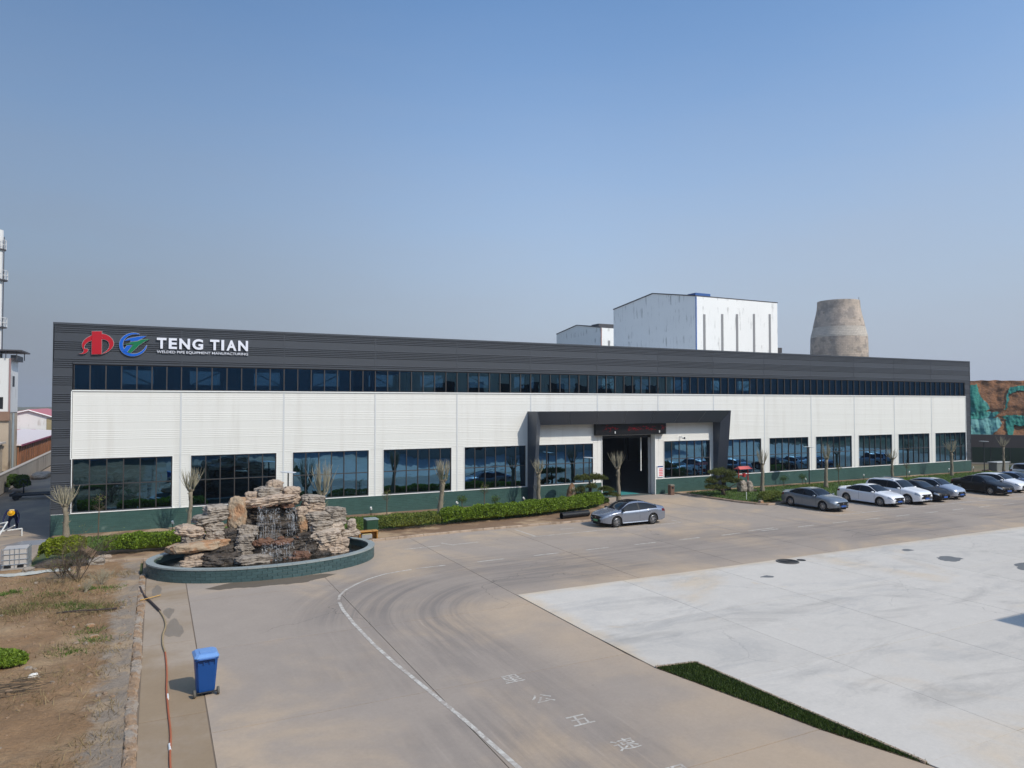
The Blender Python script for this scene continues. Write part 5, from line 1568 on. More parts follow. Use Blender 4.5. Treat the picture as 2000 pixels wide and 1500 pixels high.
WM = {}
SEDAN = dict(L=4.8, top=[(-2.40, .74), (-2.34, .94), (-2.2, 1.04), (-1.8, 1.09), (-1.55, 1.13), (-.78, 1.40), (-.2, 1.465), (.3, 1.43), (1.12, 1.05), (1.5, .97), (1.95, .88), (2.25, .77), (2.36, .66), (2.4, .56)],
             belt=[(-2.4, .70), (-2.2, .93), (-1.5, 1.0), (0, .95), (1.12, .93), (1.6, .88), (1.95, .80), (2.25, .68), (2.4, .48)],
             wid=[(-2.4, .64), (-2.34, .76), (-2.15, .85), (-1.5, .905), (0, .915), (1.3, .91), (1.85, .88), (2.15, .80), (2.33, .66), (2.4, .50)],
             tw=[(-2.4, .55), (-2.2, .70), (-1.6, .71), (-.78, .58), (.2, .58), (1.12, .73), (1.8, .74), (2.2, .64), (2.4, .42)],
             ws=(.28, 1.12), rw=(-1.56, -.78), sg=(-1.45, .98), bp=-.28, xf=1.42, xr=-1.40, R=.335, tail=(-2.36, -2.0), head=(2.02, 2.33), roof_glass=False)
FAST = dict(SEDAN, L=4.77, top=[(-2.385, .78), (-2.33, .98), (-2.2, 1.08), (-1.95, 1.12), (-1.7, 1.17), (-.85, 1.42), (-.2, 1.475), (.35, 1.43), (1.2, 1.03), (1.6, .95), (2.0, .84), (2.25, .74), (2.35, .64), (2.385, .52)],
            rw=(-1.72, -.85), sg=(-1.62, 1.05), ws=(.32, 1.2), bp=-.25, xf=1.42, xr=-1.30, R=.335)
MAZDA = dict(SEDAN, L=4.87, top=[(-2.435, .76), (-2.37, .95), (-2.2, 1.05), (-1.9, 1.09), (-1.6, 1.15), (-.85, 1.40), (-.3, 1.45), (.2, 1.42), (1.02, 1.06), (1.5, .99), (1.95, .90), (2.28, .78), (2.39, .66), (2.435, .54)], ws=(.18, 1.02), sg=(-1.5, .9), xf=1.43, xr=-1.40, R=.34)
SUV = dict(SEDAN, L=4.7, top=[(-2.35, .80), (-2.32, 1.05), (-2.2, 1.28), (-1.95, 1.60), (-1.5, 1.68), (-.4, 1.715), (.25, 1.66), (.98, 1.20), (1.4, 1.12), (1.85, 1.04), (2.2, .94), (2.32, .80), (2.35, .66)],
           belt=[(-2.35, .76), (-2.2, 1.06), (-1.5, 1.12), (0, 1.08), (.98, 1.06), (1.6, 1.0), (2.0, .92), (2.25, .80), (2.35, .60)],
           tw=[(-2.35, .62), (-2.2, .72), (-1.95, .66), (-1.3, .65), (.2, .63), (.98, .76), (1.8, .78), (2.2, .70), (2.35, .46)],
           ws=(.24, .98), rw=(-2.2, -1.95), sg=(-1.95, .86), bp=-.3, xf=1.38, xr=-1.33, R=.365, head=(1.95, 2.29), tail=(-2.33, -2.0))
HATCH = dict(SEDAN, L=4.4, top=[(-2.2, .80), (-2.15, 1.0), (-2.05, 1.12), (-1.75, 1.22), (-1.4, 1.36), (-.9, 1.47), (-.2, 1.51), (.3, 1.47), (1.05, 1.10), (1.45, 1.0), (1.8, .90), (2.07, .80), (2.17, .68), (2.2, .56)],
             belt=[(-2.2, .76), (-2.0, 1.0), (-1.4, 1.03), (0, .98), (1.05, .95), (1.5, .89), (1.8, .82), (2.07, .70), (2.2, .50)],
             wid=[(-2.2, .66), (-2.1, .78), (-1.8, .83), (-1.2, .855), (0, .86), (1.2, .855), (1.7, .83), (1.98, .76), (2.13, .63), (2.2, .48)],
             tw=[(-2.2, .58), (-2.0, .68), (-1.4, .6), (-.8, .56), (.2, .56), (1.05, .70), (1.7, .70), (2.05, .6), (2.2, .4)],
             ws=(.28, 1.05), rw=(-1.75, -1.05), sg=(-1.5, .92), xf=1.30, xr=-1.25, R=.31, tail=(-2.17, -1.85), head=(1.80, 2.13))


def make_car(label, loc, heading, spec, pmat, plate, seed=0, glass_roof=False, big_grille=False, intakes=False, rack=False, group="cars parked in the row", spoiler=False, fog=True):
    sp = spec; L = sp['L']; hl = L / 2
    car = empty("car", loc, heading, label, "car", group)
    R = sp['R']; Ra = R + .055; sill = .25; zb = .19
    xs = set(np.round(np.linspace(-hl, hl, 57), 4).tolist())
    for xw in (sp['xf'], sp['xr']):
        for a in np.linspace(0, PI, 15): xs.add(round(float(xw + Ra * math.cos(a)), 4))
    for k in ('ws', 'rw', 'sg', 'tail', 'head'):
        xs |= {round(v, 4) for v in sp[k]}
    xs |= {round(sp['bp'] - .05, 4), round(sp['bp'] + .05, 4), round(hl - .012, 4), round(-hl + .012, 4), round(hl - .04, 4)}
    xs = np.array(sorted(xs)); keep = [0]
    for i in range(1, len(xs)):
        if xs[i] - xs[keep[-1]] > .004: keep.append(i)
    xs = xs[keep]
    f = lambda k: pchip(*zip(*sp[k]), xs)
    top, belt, wid, tw = f('top'), np.minimum(f('belt'), f('top') - .015), f('wid'), f('tw')
    n = len(xs); J = 14
    V = np.zeros((n, J, 3))
    for i, x in enumerate(xs):
        W = wid[i]; zs = sill + .08 * max(0, (abs(x) - hl + .45) / .45); arch = 0
        for xw in (sp['xf'], sp['xr']):
            dx = abs(x - xw)
            if dx < Ra: zs = max(zs, R + math.sqrt(Ra * Ra - dx * dx)); arch = 1
        b_, t, wt = belt[i], top[i], min(tw[i], W - .01)
        zs = min(zs, b_ - .12)
        inner = W - .26
        zm = zs + (b_ - zs) * .42 if not arch else max(zs + .03, sill + (b_ - sill) * .42)
        pts = [(0, zb), (inner, zb), (inner, zs), (W - .03 if not arch else W - .015, zs), (W, zm), (W * .995, zs * .25 + b_ * .75 if not arch else max(zm + .02, zs * .25 + b_ * .75)), (W * .965, b_ - .012), (W * .945, b_)]
        y7, z7 = W * .945, b_
        y10, z10 = wt, t - .045 if t - b_ > .12 else b_ + (t - b_) * .6
        for s_ in (.5, .9):
            bul = .03 * math.sin(PI * s_) * min(1, (z10 - z7) / .3)
            pts.append((y7 + (y10 - y7) * s_ + bul, z7 + (z10 - z7) * s_))
        pts += [(y10, z10), (wt * .86, t - (t - z10) * .30), (wt * .5, t - (t - z10) * .06), (0, t)]
        for j, (y, z) in enumerate(pts): V[i, j] = (x, y, z)
    parts = {}
    def put(key, quad): parts.setdefault(key, []).append(quad)
    for i in range(n - 1):
        xm = (xs[i] + xs[i + 1]) / 2
        for j in range(J - 1):
            key = 'body'
            if j <= 2 and not (j == 2 and False): key = 'underbody' if j < 2 or True else 'body'
            if j in (7, 8) and sp['sg'][0] < xm < sp['sg'][1]:
                zd = V[i, 9, 2] - V[i, 7, 2]
                if zd > .05:
                    if abs(xm - sp['bp']) < .05: key = 'pillar_trim'
                    else: key = 'side_window_front' if xm > sp['bp'] else 'side_window_rear'
            if j >= 10:
                if sp['ws'][0] < xm < sp['ws'][1]: key = 'windshield'
                elif sp['rw'][0] < xm < sp['rw'][1]: key = 'rear_window'
                elif glass_roof and sp['rw'][1] < xm < sp['ws'][0] and j >= 11: key = 'roof_panel'
            if j in (5, 6) and sp['head'][0] < xm < sp['head'][1]: key = 'headlight'
            if j == 5 and sp['tail'][0] < xm < sp['tail'][1]: key = 'taillight'
            put(key, (i, j))
    def mk(name, quads, mat, side=0, push=0.0, smooth=True):
        idx = {}; vs = []; fs = []
        def vid(i, j, s_):
            k = (i, j, s_ if V[i, j, 1] > 1e-6 else 1)
            if k not in idx:
                idx[k] = len(vs); v = V[i, j].copy(); v[1] *= s_
                vs.append(tuple(v))
            return idx[k]
        for (i, j) in quads:
            for s_ in ((1, -1) if side == 0 else (side,)):
                q = [vid(i, j, s_), vid(i, j + 1, s_), vid(i + 1, j + 1, s_), vid(i + 1, j, s_)]
                if s_ == 1: q = q[::-1]
                if len(set(q)) >= 3: fs.append(tuple(dict.fromkeys(q)))
        m = MB(); m.v, m.f, m.m = vs, fs, [0] * len(fs)
        if name == 'body':
            for e, fl in ((0, 1), (n - 1, 0)):
                ring = [vid(e, j, 1) for j in range(3, J)] + [vid(e, j, -1) for j in range(J - 2, 2, -1)]
                m.f.append(tuple(ring if fl == 0 else ring[::-1])); m.m.append(0)
        me = m.mesh(name, mat, smooth)
        return link(name, me, car)
    body = mk('body', parts['body'], pmat)
    mk('underbody', parts['underbody'], MAT['under'])
    for k in ('windshield', 'rear_window', 'roof_panel'):
        if k in parts: mk(k, parts[k], MAT['car_glass'])
    for k in ('side_window_front', 'side_window_rear'):
        for s_ in (1, -1): mk('side_window', parts[k], MAT['car_glass'], s_)
    if 'pillar_trim' in parts: mk('pillar_trim', parts['pillar_trim'], MAT['trim'])
    for k, mt in (('headlight', MAT['lamp']), ('taillight', MAT['tail'])):
        for s_ in (1, -1): mk(k, parts[k], mt, s_)
    # front face details follow the nose
    zt = float(top[-1]); wn_ = float(wid[-1])
    gz0, gz1 = (.40, .66) if not big_grille else (.42, .72)
    gx = float(np.interp(0.55, [0, 1], [hl - .01, hl]))
    gw = .42 if not big_grille else .52
    T = Matrix.Translation((hl - .06, 0, 0)) @ Matrix.Rotation(PI / 2, 4, 'Z') @ Matrix.Rotation(PI / 2, 4, 'X')
    up = .10 if sp is SUV or L == 4.7 else 0
    def front(poly, d, name, mat): return MB().prism(poly, .0, .06 + d, T=T).build(name, mat, car, world=False)
    front([(-gw, gz1 - .06 + up), (-gw * .8, gz1 - .12 + up), (-gw * .55, gz0 + .06 + up), (gw * .55, gz0 + .06 + up), (gw * .8, gz1 - .12 + up), (gw, gz1 - .06 + up), (gw * .8, gz1 - .035 + up), (-gw * .8, gz1 - .035 + up)], .012, "grille", MAT['trim'])
    front([(-.5, .27), (.5, .27), (.44, .36), (-.44, .36)], .010, "lower_intake", MAT['trim'])
    front([(-.22, .36 + up * .6), (.22, .36 + up * .6), (.22, .47 + up * .6), (-.22, .47 + up * .6)], .028, "number_plate", plate)
    front([(-.05, .56 + up), (.05, .56 + up), (.04, .62 + up), (-.04, .62 + up)], .02, "badge", MAT['chrome'])
    # wheels
    key = (R,)
    if key not in WM: WM[key] = wheel_meshes(R, .215, key)
    ty, rm = WM[key]
    for xw in (sp['xf'], sp['xr']):
        for s_ in (1, -1):
            yw = float(np.interp(xw, xs, wid)) - .125
            w = link("wheel", ty, car, (xw, s_ * yw, R - .004), (0, 0, 0 if s_ > 0 else PI))
            link("rim", rm, w)
    # mirrors and handles
    mx_ = sp['ws'][1] - .22; mz = float(np.interp(mx_, xs, belt)) + .06; my = float(np.interp(mx_, xs, wid))
    for s_ in (1, -1):
        o = link("mirror", rock_mesh("mirror", pmat if plate is not MAT['plate_green'] else MAT['trim'], .085, .10, .065, 1, 0.0, 0, cuts=5, p=2.6), car, (mx_, s_ * (my + .06), mz))
        o.data.polygons.foreach_set("use_smooth", [True] * len(o.data.polygons))
        for hx in (sp['bp'] + .18, sp['bp'] - .75):
            hy = float(np.interp(hx, xs, wid)); hz = float(np.interp(hx, xs, belt)) - .13
            MB().bbox(hx - .1, hx + .1, s_ * hy - .02, s_ * hy + .025, hz - .014, hz + .014, .006).build("door_handle", pmat, car, world=False)
            # door shut line
        for hx in (sp['bp'] - .02, sp['ws'][1] - .12):
            pts = []
            for zz in np.linspace(.34, float(np.interp(hx, xs, belt)) - .02, 7):
                i = int(np.argmin(np.abs(xs - hx))); prof = V[i, 3:8]
                yy = float(np.interp(zz, prof[:, 2], prof[:, 1])); pts.append((hx, s_ * (yy + .0005), zz))
            MB().tube(pts, .006, 4).build("door_seam", MAT['trim'], car, world=False)
    MB().tube([(sp['xr'] + Ra + .03, s_ * (my - .02), .24) for s_ in (1,)] + [(sp['xf'] - Ra - .03, my - .02, .24)], .03, 6).build("side_skirt", MAT['trim'] if L == 4.7 else pmat, car, world=False)
    MB().tube([(sp['xr'] + Ra + .03, -(my - .02), .24), (sp['xf'] - Ra - .03, -(my - .02), .24)], .03, 6).build("side_skirt", MAT['trim'] if L == 4.7 else pmat, car, world=False)
    if rack:
        for s_ in (1, -1):
            MB().tube([(-1.6, s_ * .6, 1.66), (-1.5, s_ * .6, 1.73), (-.2, s_ * .6, 1.755), (.1, s_ * .6, 1.68)], .022, 6).build("roof_rail", MAT['chrome'], car, world=False)
    if spoiler:
        T2 = Matrix.Translation((-hl + .2, 0, float(np.interp(-hl + .2, xs, top)) + .03)) @ Matrix.Rotation(rad(-8), 4, 'Y')
        MB().bbox(-.12, .10, -.62, .62, -.012, .022, .02, T=T2).build("spoiler", pmat, car, world=False)
    return car


P_SILV = paint("paint_silver_blue", srgb(140, 146, 158), .55, .26)
P_GREY = paint("paint_grey", srgb(122, 130, 138), .45, .3)
P_WHITE = paint("paint_white", srgb(232, 233, 235), 0.0, .3)
P_BLACK = paint("paint_black", srgb(18, 18, 22), 0.0, .4, .08, .22)
P_SILVER = paint("paint_silver", srgb(178, 184, 194), .5, .28)
P_PLUM = paint("paint_dark_plum", srgb(18, 17, 21), 0.0, .4, .08, .22)
P_BLUEGREY = paint("paint_blue_grey", srgb(130, 144, 168), .45, .28)
H = -PI / 2
make_car("silver blue fastback sedan with green plate parked alone beside the hedge", (31.16, -10.72, 0), PI, FAST, P_SILV, MAT['plate_green'], glass_roof=True, big_grille=True, group=None)
make_car("grey sedan at the left end of the parking row", (47.25, -11.15, 0), H, MAZDA, P_GREY, MAT['plate_blue'], big_grille=True, spoiler=True)
make_car("white sedan with rear spoiler, second in the parking row", (52.88, -11.45, 0), H, SEDAN, P_WHITE, MAT['plate_blue'], big_grille=True, spoiler=True)
make_car("tall white SUV between the white sedan and the black sedan", (55.75, -11.65, 0), H, SUV, P_WHITE, MAT['plate_blue'], big_grille=True, rack=True)
make_car("black sedan beside the white SUV", (58.35, -11.35, 0), H, SEDAN, P_BLACK, MAT['plate_blue'])
make_car("silver hatchback right of the black sedan", (60.95, -11.2, 0), H, HATCH, P_SILVER, MAT['plate_blue'])
make_car("dark plum sedan parked slightly askew with an empty bay to its left", (67.0, -11.4, 0), H - rad(9), SEDAN, P_PLUM, MAT['plate_blue'])
make_car("white hatchback behind the dark plum sedan", (69.9, -11.05, 0), H, HATCH, P_WHITE, MAT['plate_blue'])
make_car("blue grey sedan cut by the right picture edge", (72.9, -10.8, 0), H, SEDAN, P_BLUEGREY, MAT['plate_blue'])
make_car("pale silver SUV farthest back at the right picture edge", (80.6, -8.9, 0), H, SUV, P_SILVER, MAT['plate_blue'])
# ================================================================== yard furniture and small things
MAT['lamp_post'] = pm("lamp_post_grey", srgb(52, 54, 58), 0.5, metal=0.3)
LPL = ["slim lamp post rising behind the top of the rockery", "slim lamp post in front of the layered pine", "slim lamp post behind the grey parked sedan", "slim lamp post beyond the right corner of the factory"]
for i, (x, y, z) in enumerate(((11.66, -4.0, 3.48), (33.28, -3.0, 3.52), (56.65, -2.6, 3.64), (84.4, -1.6, 3.42))):
    t = empty("lamp_post", (x, y, 0.08), label=LPL[i], cat="lamp post", group="flat headed lamp posts along the factory")
    m = MB(); m.tube([(x, y, 0.05), (x, y, .12)], .11, 12); m.tube([(x, y, .1), (x, y, z - .05)], [.05, .04], 10)
    m.build("pole", MAT['lamp_post'], t)
    T = Matrix.Translation((x, y, z)) @ Matrix.Rotation(rad(4), 4, 'Y')
    MB().revolve([(0, -.03), (.10, -.05), (.45, -.015), (.46, .01), (.3, .03), (0, .04)], 20, T=T).build("lamp_head", pm("lamp_head_pale", srgb(196, 200, 204), .4) if i == 0 else bpy.data.materials["lamp_head_pale"], t)

# blue wheelie bin
BIN = empty("wheelie_bin", (5.88, -27.15, 0), rad(3), "blue two wheeled refuse bin standing on the drive", "bin")
bb = pm("bin_blue", srgb(20, 72, 138), 0.45, var=0.08, vs=3, fine=0.06, fs=14, spec=.4)
bl_ = pm("bin_lid_blue", srgb(112, 152, 204), 0.45, var=0.08, vs=3, spec=.4)
m = MB()
def ring(hw, yb, yf, z, b_=.05): return [(-hw + b_, yb, z), (hw - b_, yb, z), (hw, yb + b_, z), (hw, yf - b_, z), (hw - b_, yf, z), (-hw + b_, yf, z), (-hw, yf - b_, z), (-hw, yb + b_, z)]
lv = [ring(.205, -.21, .20, .06), ring(.215, -.225, .21, .12), ring(.268, -.315, .32, .92), ring(.285, -.335, .345, .93), ring(.285, -.335, .345, .985)]
m.v = [v for r in lv for v in r]
for k in range(4):
    for i in range(8): m.f.append((k * 8 + i, k * 8 + (i + 1) % 8, k * 8 + 8 + (i + 1) % 8, k * 8 + 8 + i)); m.m.append(0)
m.f.append(tuple(range(7, -1, -1))); m.m.append(0); m.f.append(tuple(range(32, 40))); m.m.append(0)
for x in (-.2, -.07, .07, .2): m.box(x - .012, x + .012, -.345, -.29, .84, .93)
bo = m.build("bin_body", bb, BIN, world=False)
m = MB()
lv = [ring(.30, -.36, .37, .99, .07), ring(.30, -.36, .37, 1.02, .07), ring(.24, -.28, .28, 1.075, .06), ring(.12, -.15, .15, 1.09, .04)]
m.v = [v for r in lv for v in r]
for k in range(3):
    for i in range(8): m.f.append((k * 8 + i, k * 8 + (i + 1) % 8, k * 8 + 8 + (i + 1) % 8, k * 8 + 8 + i)); m.m.append(0)
m.f.append(tuple(range(7, -1, -1))); m.m.append(0); m.f.append(tuple(range(24, 32))); m.m.append(0)
m.box(-.19, .19, -.40, -.362, .992, 1.018); m.box(-.15, .15, -.20, .06, 1.086, 1.098)
m.build("lid", bl_, BIN, world=False)
MB().tube([(-.21, -.405, .985), (.21, -.405, .985)], .018, 8).build("handle_bar", bb, BIN, world=False)
MB().tube([(-.27, -.26, .1), (.27, -.26, .1)], .018, 8).build("axle", MAT['black'], BIN, world=False)
wr = MB().revolve([(.0, -.03), (.07, -.03), (.095, -.028), (.10, -.012), (.10, .012), (.095, .028), (.07, .03), (0, .03)], 20, T=Matrix.Rotation(PI / 2, 4, 'Y')).mesh("wheel", pm("bin_wheel_grey", srgb(96, 92, 84), .8), True)
for s in (-1, 1): link("wheel", wr, BIN, (s * .285, -.26, .1))

# hoses and pipes
def hose(name, label, pts, r, mat, cat="hose", n=10):
    P = [Vector(p) for p in pts]; out = []
    for i in range(len(P) - 1):
        p0, p1, p2, p3 = P[max(i - 1, 0)], P[i], P[i + 1], P[min(i + 2, len(P) - 1)]
        for k in range(n):
            t = k / n; out.append(.5 * ((2 * p1) + (-p0 + p2) * t + (2 * p0 - 5 * p1 + 4 * p2 - p3) * t * t + (-p0 + 3 * p1 - 3 * p2 + p3) * t ** 3))
    out.append(P[-1])
    return tag(MB().tube(out, r, 8).build(name, mat, None, smooth=True), label, cat)


hose("hose", "thick dark pipe end lying in the gutter near the fountain", [(4.14, -14.6, .05), (4.3, -16.0, .04), (4.6, -17.4, .04), (4.85, -18.6, .04)], .045, pm("dark_hose", srgb(62, 52, 50), .7))
HS = empty("garden_hose", (4.95, -24, 0), label="long tan and terracotta hose running down the concrete gutter", cat="hose")
def hose_part(nm, pts, r, mat):
    o = hose(nm, None, pts, r, mat, None); o.data.transform(Matrix.Translation(-WL[HS.name])); o.parent = HS
hose_part("tan_section", [(4.85, -18.6, .03), (4.98, -19.6, .025), (5.02, -20.6, .025), (4.93, -21.6, .025), (4.92, -22.6, .025), (4.98, -23.4, .025)], .028, pm("tan_hose", srgb(158, 138, 104), .7))
hose_part("red_section", [(4.98, -23.4, .02), (5.0, -24.5, .02), (5.0, -25.5, .02), (4.98, -26.6, .02), (5.0, -28.0, .02), (5.03, -29.4, .02), (5.0, -31.0, .02), (5.1, -34, .02), (5.0, -38, .02)], .024, pm("terracotta_hose", srgb(170, 96, 64), .7))
for y in (-26.9, -29.9):
    m = MB().tube([(5.0, y, .02), (5.005, y - .32, .02)], .028, 8).build("white_joint", MAT['white_trim'], HS, world=True)
hose("pipe", "dark pipe lying across the dirt field", [(1.58, -17.66, .14), (2.2, -17.72, .15), (2.9, -17.8, .12), (3.46, -17.78, .1)], .03, bpy.data.materials["dark_hose"], "pipe")
o = hose("stick", "thin yellow stick lying over the brick edging", [(4.2, -17.0, .1), (4.6, -16.6, .07), (4.9, -16.3, .05)], .018, pm("yellow_stick", srgb(190, 150, 84), .8), "stick")

BP = empty("drain_pipe", (29.2, -7.75, 0.1), label="short black corrugated drain pipe lying beside the hedge", cat="pipe")
T = Matrix.Translation((29.15, -7.7, .30)) @ Matrix.Rotation(rad(6), 4, 'Z') @ Matrix.Rotation(PI / 2, 4, 'Y')
pr = []
for k in range(61):
    h_ = -1.1 + 2.2 * k / 60; pr.append((.20 + (.012 if k % 2 else 0), h_))
MB().revolve(pr, 20, T=T).build("outer_wall", MAT['black'], BP)
MB().revolve([(.20, -1.1), (.175, -1.1), (.175, 1.1), (.20, 1.1)], 20, T=T).build("inner_wall", MAT['black'], BP)

# green utility box and wooden pump cover by the fountain
GB = empty("utility_box", (15.7, -7.4, .09), label="dark green ribbed metal box behind the wooden stand", cat="box")
gm = pm("box_green", srgb(36, 70, 50), .5, var=.1)
m = MB(); m.bbox(15.36, 16.04, -7.75, -7.05, .06, .92, .03)
for k in range(5): m.box(15.43 + k * .13, 15.46 + k * .13, -7.765, -7.751, .15, .86)
m.build("cabinet", gm, GB)
MB().bbox(15.33, 16.07, -7.78, -7.02, .925, .97, .02).build("lid", pm("box_lid", srgb(128, 140, 138), .5), GB)
WB = empty("wooden_stand", (15.15, -8.85, .09), label="low varnished wooden stand covering a pump beside the basin", cat="stand")
wd = pm("varnished_wood", srgb(176, 124, 56), .45, var=.2, vs=3, stretch=(1, 8, 8), local=False)
MB().bbox(14.62, 15.36, -9.02, -8.62, .50, .55, .012).build("top_board", wd, WB)
MB().bbox(15.37, 15.68, -9.02, -8.62, .50, .55, .012).build("top_board", wd, WB)
for x in (14.64, 15.6): MB().box(x, x + .05, -8.99, -8.65, .08, .499).build("side_panel", wd, WB)
MB().box(14.69, 15.6, -8.68, -8.65, .09, .499).build("back_panel", wd, WB)
PU = empty("pump", (15.0, -8.85, .1), label="grey pump housing under the wooden stand", cat="pump")
MB().bbox(14.76, 15.36, -8.95, -8.7, .12, .36, .03).build("housing", pm("pump_grey", srgb(150, 150, 150), .5), PU)
MB().box(14.8, 15.3, -8.97, -8.72, .361, .39).build("pump_cover", pm("pump_cream", srgb(206, 196, 150), .5), PU)

TB = empty("litter_bin", (42.7, -.75, 0), label="brown litter bin with dark opening right of the gateway", cat="bin")
m = MB(); m.bbox(42.5, 42.9, -.95, -.55, .0, .75, .03)
m.build("bin_body", pm("litter_brown", srgb(110, 84, 70), .6, var=.15), TB)
MB().bbox(42.47, 42.93, -.98, -.52, .752, .84, .05).build("bin_top", pm("litter_top", srgb(120, 112, 98), .6), TB)
MB().box(42.6, 42.8, -.957, -.951, .5, .66).build("opening", MAT['black'], TB)

for i, (x, y, L_, lab) in enumerate(((29.0, -1.25, .95, "black case lying at the foot of the left portal leg"), (47.9, -1.4, 1.0, "black case lying under the right portal leg"))):
    t = empty("equipment_case", (x, y, .1), label=lab, cat="case")
    MB().bbox(x - L_ / 2, x + L_ / 2, y - .25, y + .25, .1, .38, .05).build("case_body", MAT['black'], t)
    MB().tube([(x - .12, y - .26, .28), (x - .1, y - .31, .3), (x + .1, y - .31, .3), (x + .12, y - .26, .28)], .012, 5).build("handle", MAT['black'], t)
PPL = ["short white post at the hedge left of the fountain", "short white post on the lawn near the hedge middle", "short white post near the shrubs at the right lawn corner", "short white post behind the grey parked sedan", "short white post behind the silver hatchback"]
for i, (x, y) in enumerate(((3.6, -6.0), (24.3, -5.2), (45.4, -6.4), (53.2, -6.3), (65.6, -6.0))):
    t = empty("marker_post", (x, y, .1), label=PPL[i], cat="post", group="short white posts on the lawns")
    MB().tube([(x, y, .05), (x, y, .62)], .022, 8).build("post", MAT['white_trim'], t)
    MB().tube([(x, y, .62), (x, y, .68)], [.03, .024], 8).build("cap", MAT['white_trim'], t)

# red roofed lantern / well frame
WR = empty("garden_lantern", (49.0, -2.4, .1), label="small red roofed garden lantern frame above the dark stones", cat="lantern")
rdm = pm("lantern_red", srgb(176, 44, 48), .5, var=.1)
m = MB()
m.add([(48.3, -2.75, 2.0), (49.75, -2.75, 2.0), (49.75, -2.05, 2.0), (48.3, -2.05, 2.0), (48.45, -2.4, 2.22), (49.6, -2.4, 2.22)], [(0, 1, 5, 4), (2, 3, 4, 5), (1, 2, 5), (3, 0, 4), (3, 2, 1, 0)])
m.build("roof", pm("lantern_roof", srgb(200, 96, 92), .55, var=.1), WR)
for x in (48.5, 49.55): MB().tube([(x, -2.4, .1), (x, -2.4, 2.02)], .045, 8).build("post", rdm, WR)
MB().tube([(48.4, -2.4, 1.5), (49.65, -2.4, 1.5)], .04, 8).build("cross_beam", rdm, WR)
MB().tube([(49.1, -2.4, 1.32), (49.1, -2.4, 1.62)], [.14, .14], 10).build("red_lamp", rdm, WR)

# manhole cover
MH = empty("manhole_cover", (31.6, -22.95, .012), label="round iron manhole cover at the edge of the pale apron", cat="manhole")
iron = pm("cast_iron", srgb(62, 60, 58), .7, metal=.3, var=.2)
T = Matrix.Translation((31.6, -22.95, .012))
MB().revolve([(.52, -.01), (.52, .03), (.46, .035), (.45, .012)], 32, T=T).build("rim", pm("iron_rim", srgb(96, 94, 90), .8), MH)
m = MB(); m.revolve([(0, .016), (.45, .016), (.45, -.01)], 32, T=T)
for k in range(5): m.revolve([(.08 + k * .08, .016), (.085 + k * .08, .026), (.115 + k * .08, .026), (.12 + k * .08, .016)], 32, T=T)
m.build("lid", iron, MH)
T = Matrix.Translation((32.45, -23.0, .012))
t = MB().revolve([(0, .016), (.2, .016), (.21, -.01)], 18, T=T).build("drain_cover", iron); tag(t, "small round drain cover beside the big manhole cover", "drain cover")

# white caged tank
IB = empty("caged_tank", (-.97, -8.25, 0), label="white cubic tank in a metal cage on a pallet at the left edge", cat="tank")
mtk = pm("tank_white", srgb(180, 174, 167), .5, var=.08, vs=2)
MB().bbox(-1.44, -.50, -8.72, -7.78, .14, 1.0, .06).build("tank", mtk, IB)
m = MB()
for x in (-1.46, -1.15, -.97, -.79, -.48): m.tube([(x, -8.745, .1), (x, -8.745, 1.02)], .012, 5)
for z in (.3, .52, .76, 1.0): m.tube([(-1.46, -8.75, z), (-.475, -8.75, z)], .012, 5); m.tube([(-.475, -8.75, z), (-.475, -7.75, z)], .012, 5)
for y in (-8.5, -8.25, -8.0, -7.76): m.tube([(-.47, y, .1), (-.47, y, 1.02)], .012, 5)
m.build("cage", pm("cage_steel", srgb(150, 160, 168), .4, metal=.6), IB)
m = MB(); m.box(-1.48, -.46, -8.77, -8.67, .0, .13); m.box(-1.48, -.46, -8.3, -8.2, .0, .13); m.box(-1.48, -.46, -7.83, -7.73, .0, .13); m.box(-1.48, -.46, -8.77, -7.73, .131, .139)
m.build("pallet", pm("pallet_grey", srgb(150, 146, 140), .8), IB)
MB().box(-1.36, -1.1, -8.76, -8.751, .16, .27).build("label_panel", MAT['black'], IB)
MB().box(-.86, -.62, -8.76, -8.751, .16, .27).build("label_panel", MAT['black'], IB)

# dark rubble heap, blocks and plastic along the bed
for i, (x, y, sx, sy, sz, mt, lab) in enumerate(((.55, -8.75, .7, .3, .24, 'd', "dark heap of earth under the yellow green bush"), (1.5, -9.0, .5, .3, .22, 'd', "dark block of rubble right of the earth heap"), (2.25, -8.95, .35, .28, .22, 'g', "grey concrete block near the left end of the hedge"), (2.5, -7.9, .3, .25, .16, 't', "tan stone at the left foot of the hedge"), (-.35, -9.4, .22, .2, .14, 'g', "small grey stone beside the white tank"), (1.73, -24.13, .11, .09, .07, 'w', "white stone lying alone on the dirt"), (2.75, -19.6, .12, .1, .08, 'o', "reddish stone near the brick edging"), (2.95, -20.9, .14, .09, .06, 'o', "broken brick near the brick edging"))):
    o = link("rubble", rock_mesh("rubble", RM[mt] if lab[:5] != "white" else pm("white_stone", srgb(226, 222, 212), .8), sx, sy, sz, 200 + i, .2, 0, cuts=6, freq=2.5), None, (x, y, dirt_h(x, y) + sz * .4 if y < -9.2 else sz * .5))
    tag(o, lab, "rubble" if i < 5 else "stone")
sheet = MB(); NXS = 26
vs = []
for i in range(NXS):
    for j in range(6):
        x = -1.7 + 3.0 * i / (NXS - 1); y = -9.95 - .06 * j + .12 * math.sin(x * 2.2); vs.append((x, y, .12 + .07 * abs(noise.noise(Vector((x * 2.6, j * .9, 3)))) + .05 * math.sin(j * 1.1)))
sheet.add(vs, [(i * 6 + j, (i + 1) * 6 + j, (i + 1) * 6 + j + 1, i * 6 + j + 1) for i in range(NXS - 1) for j in range(5)])
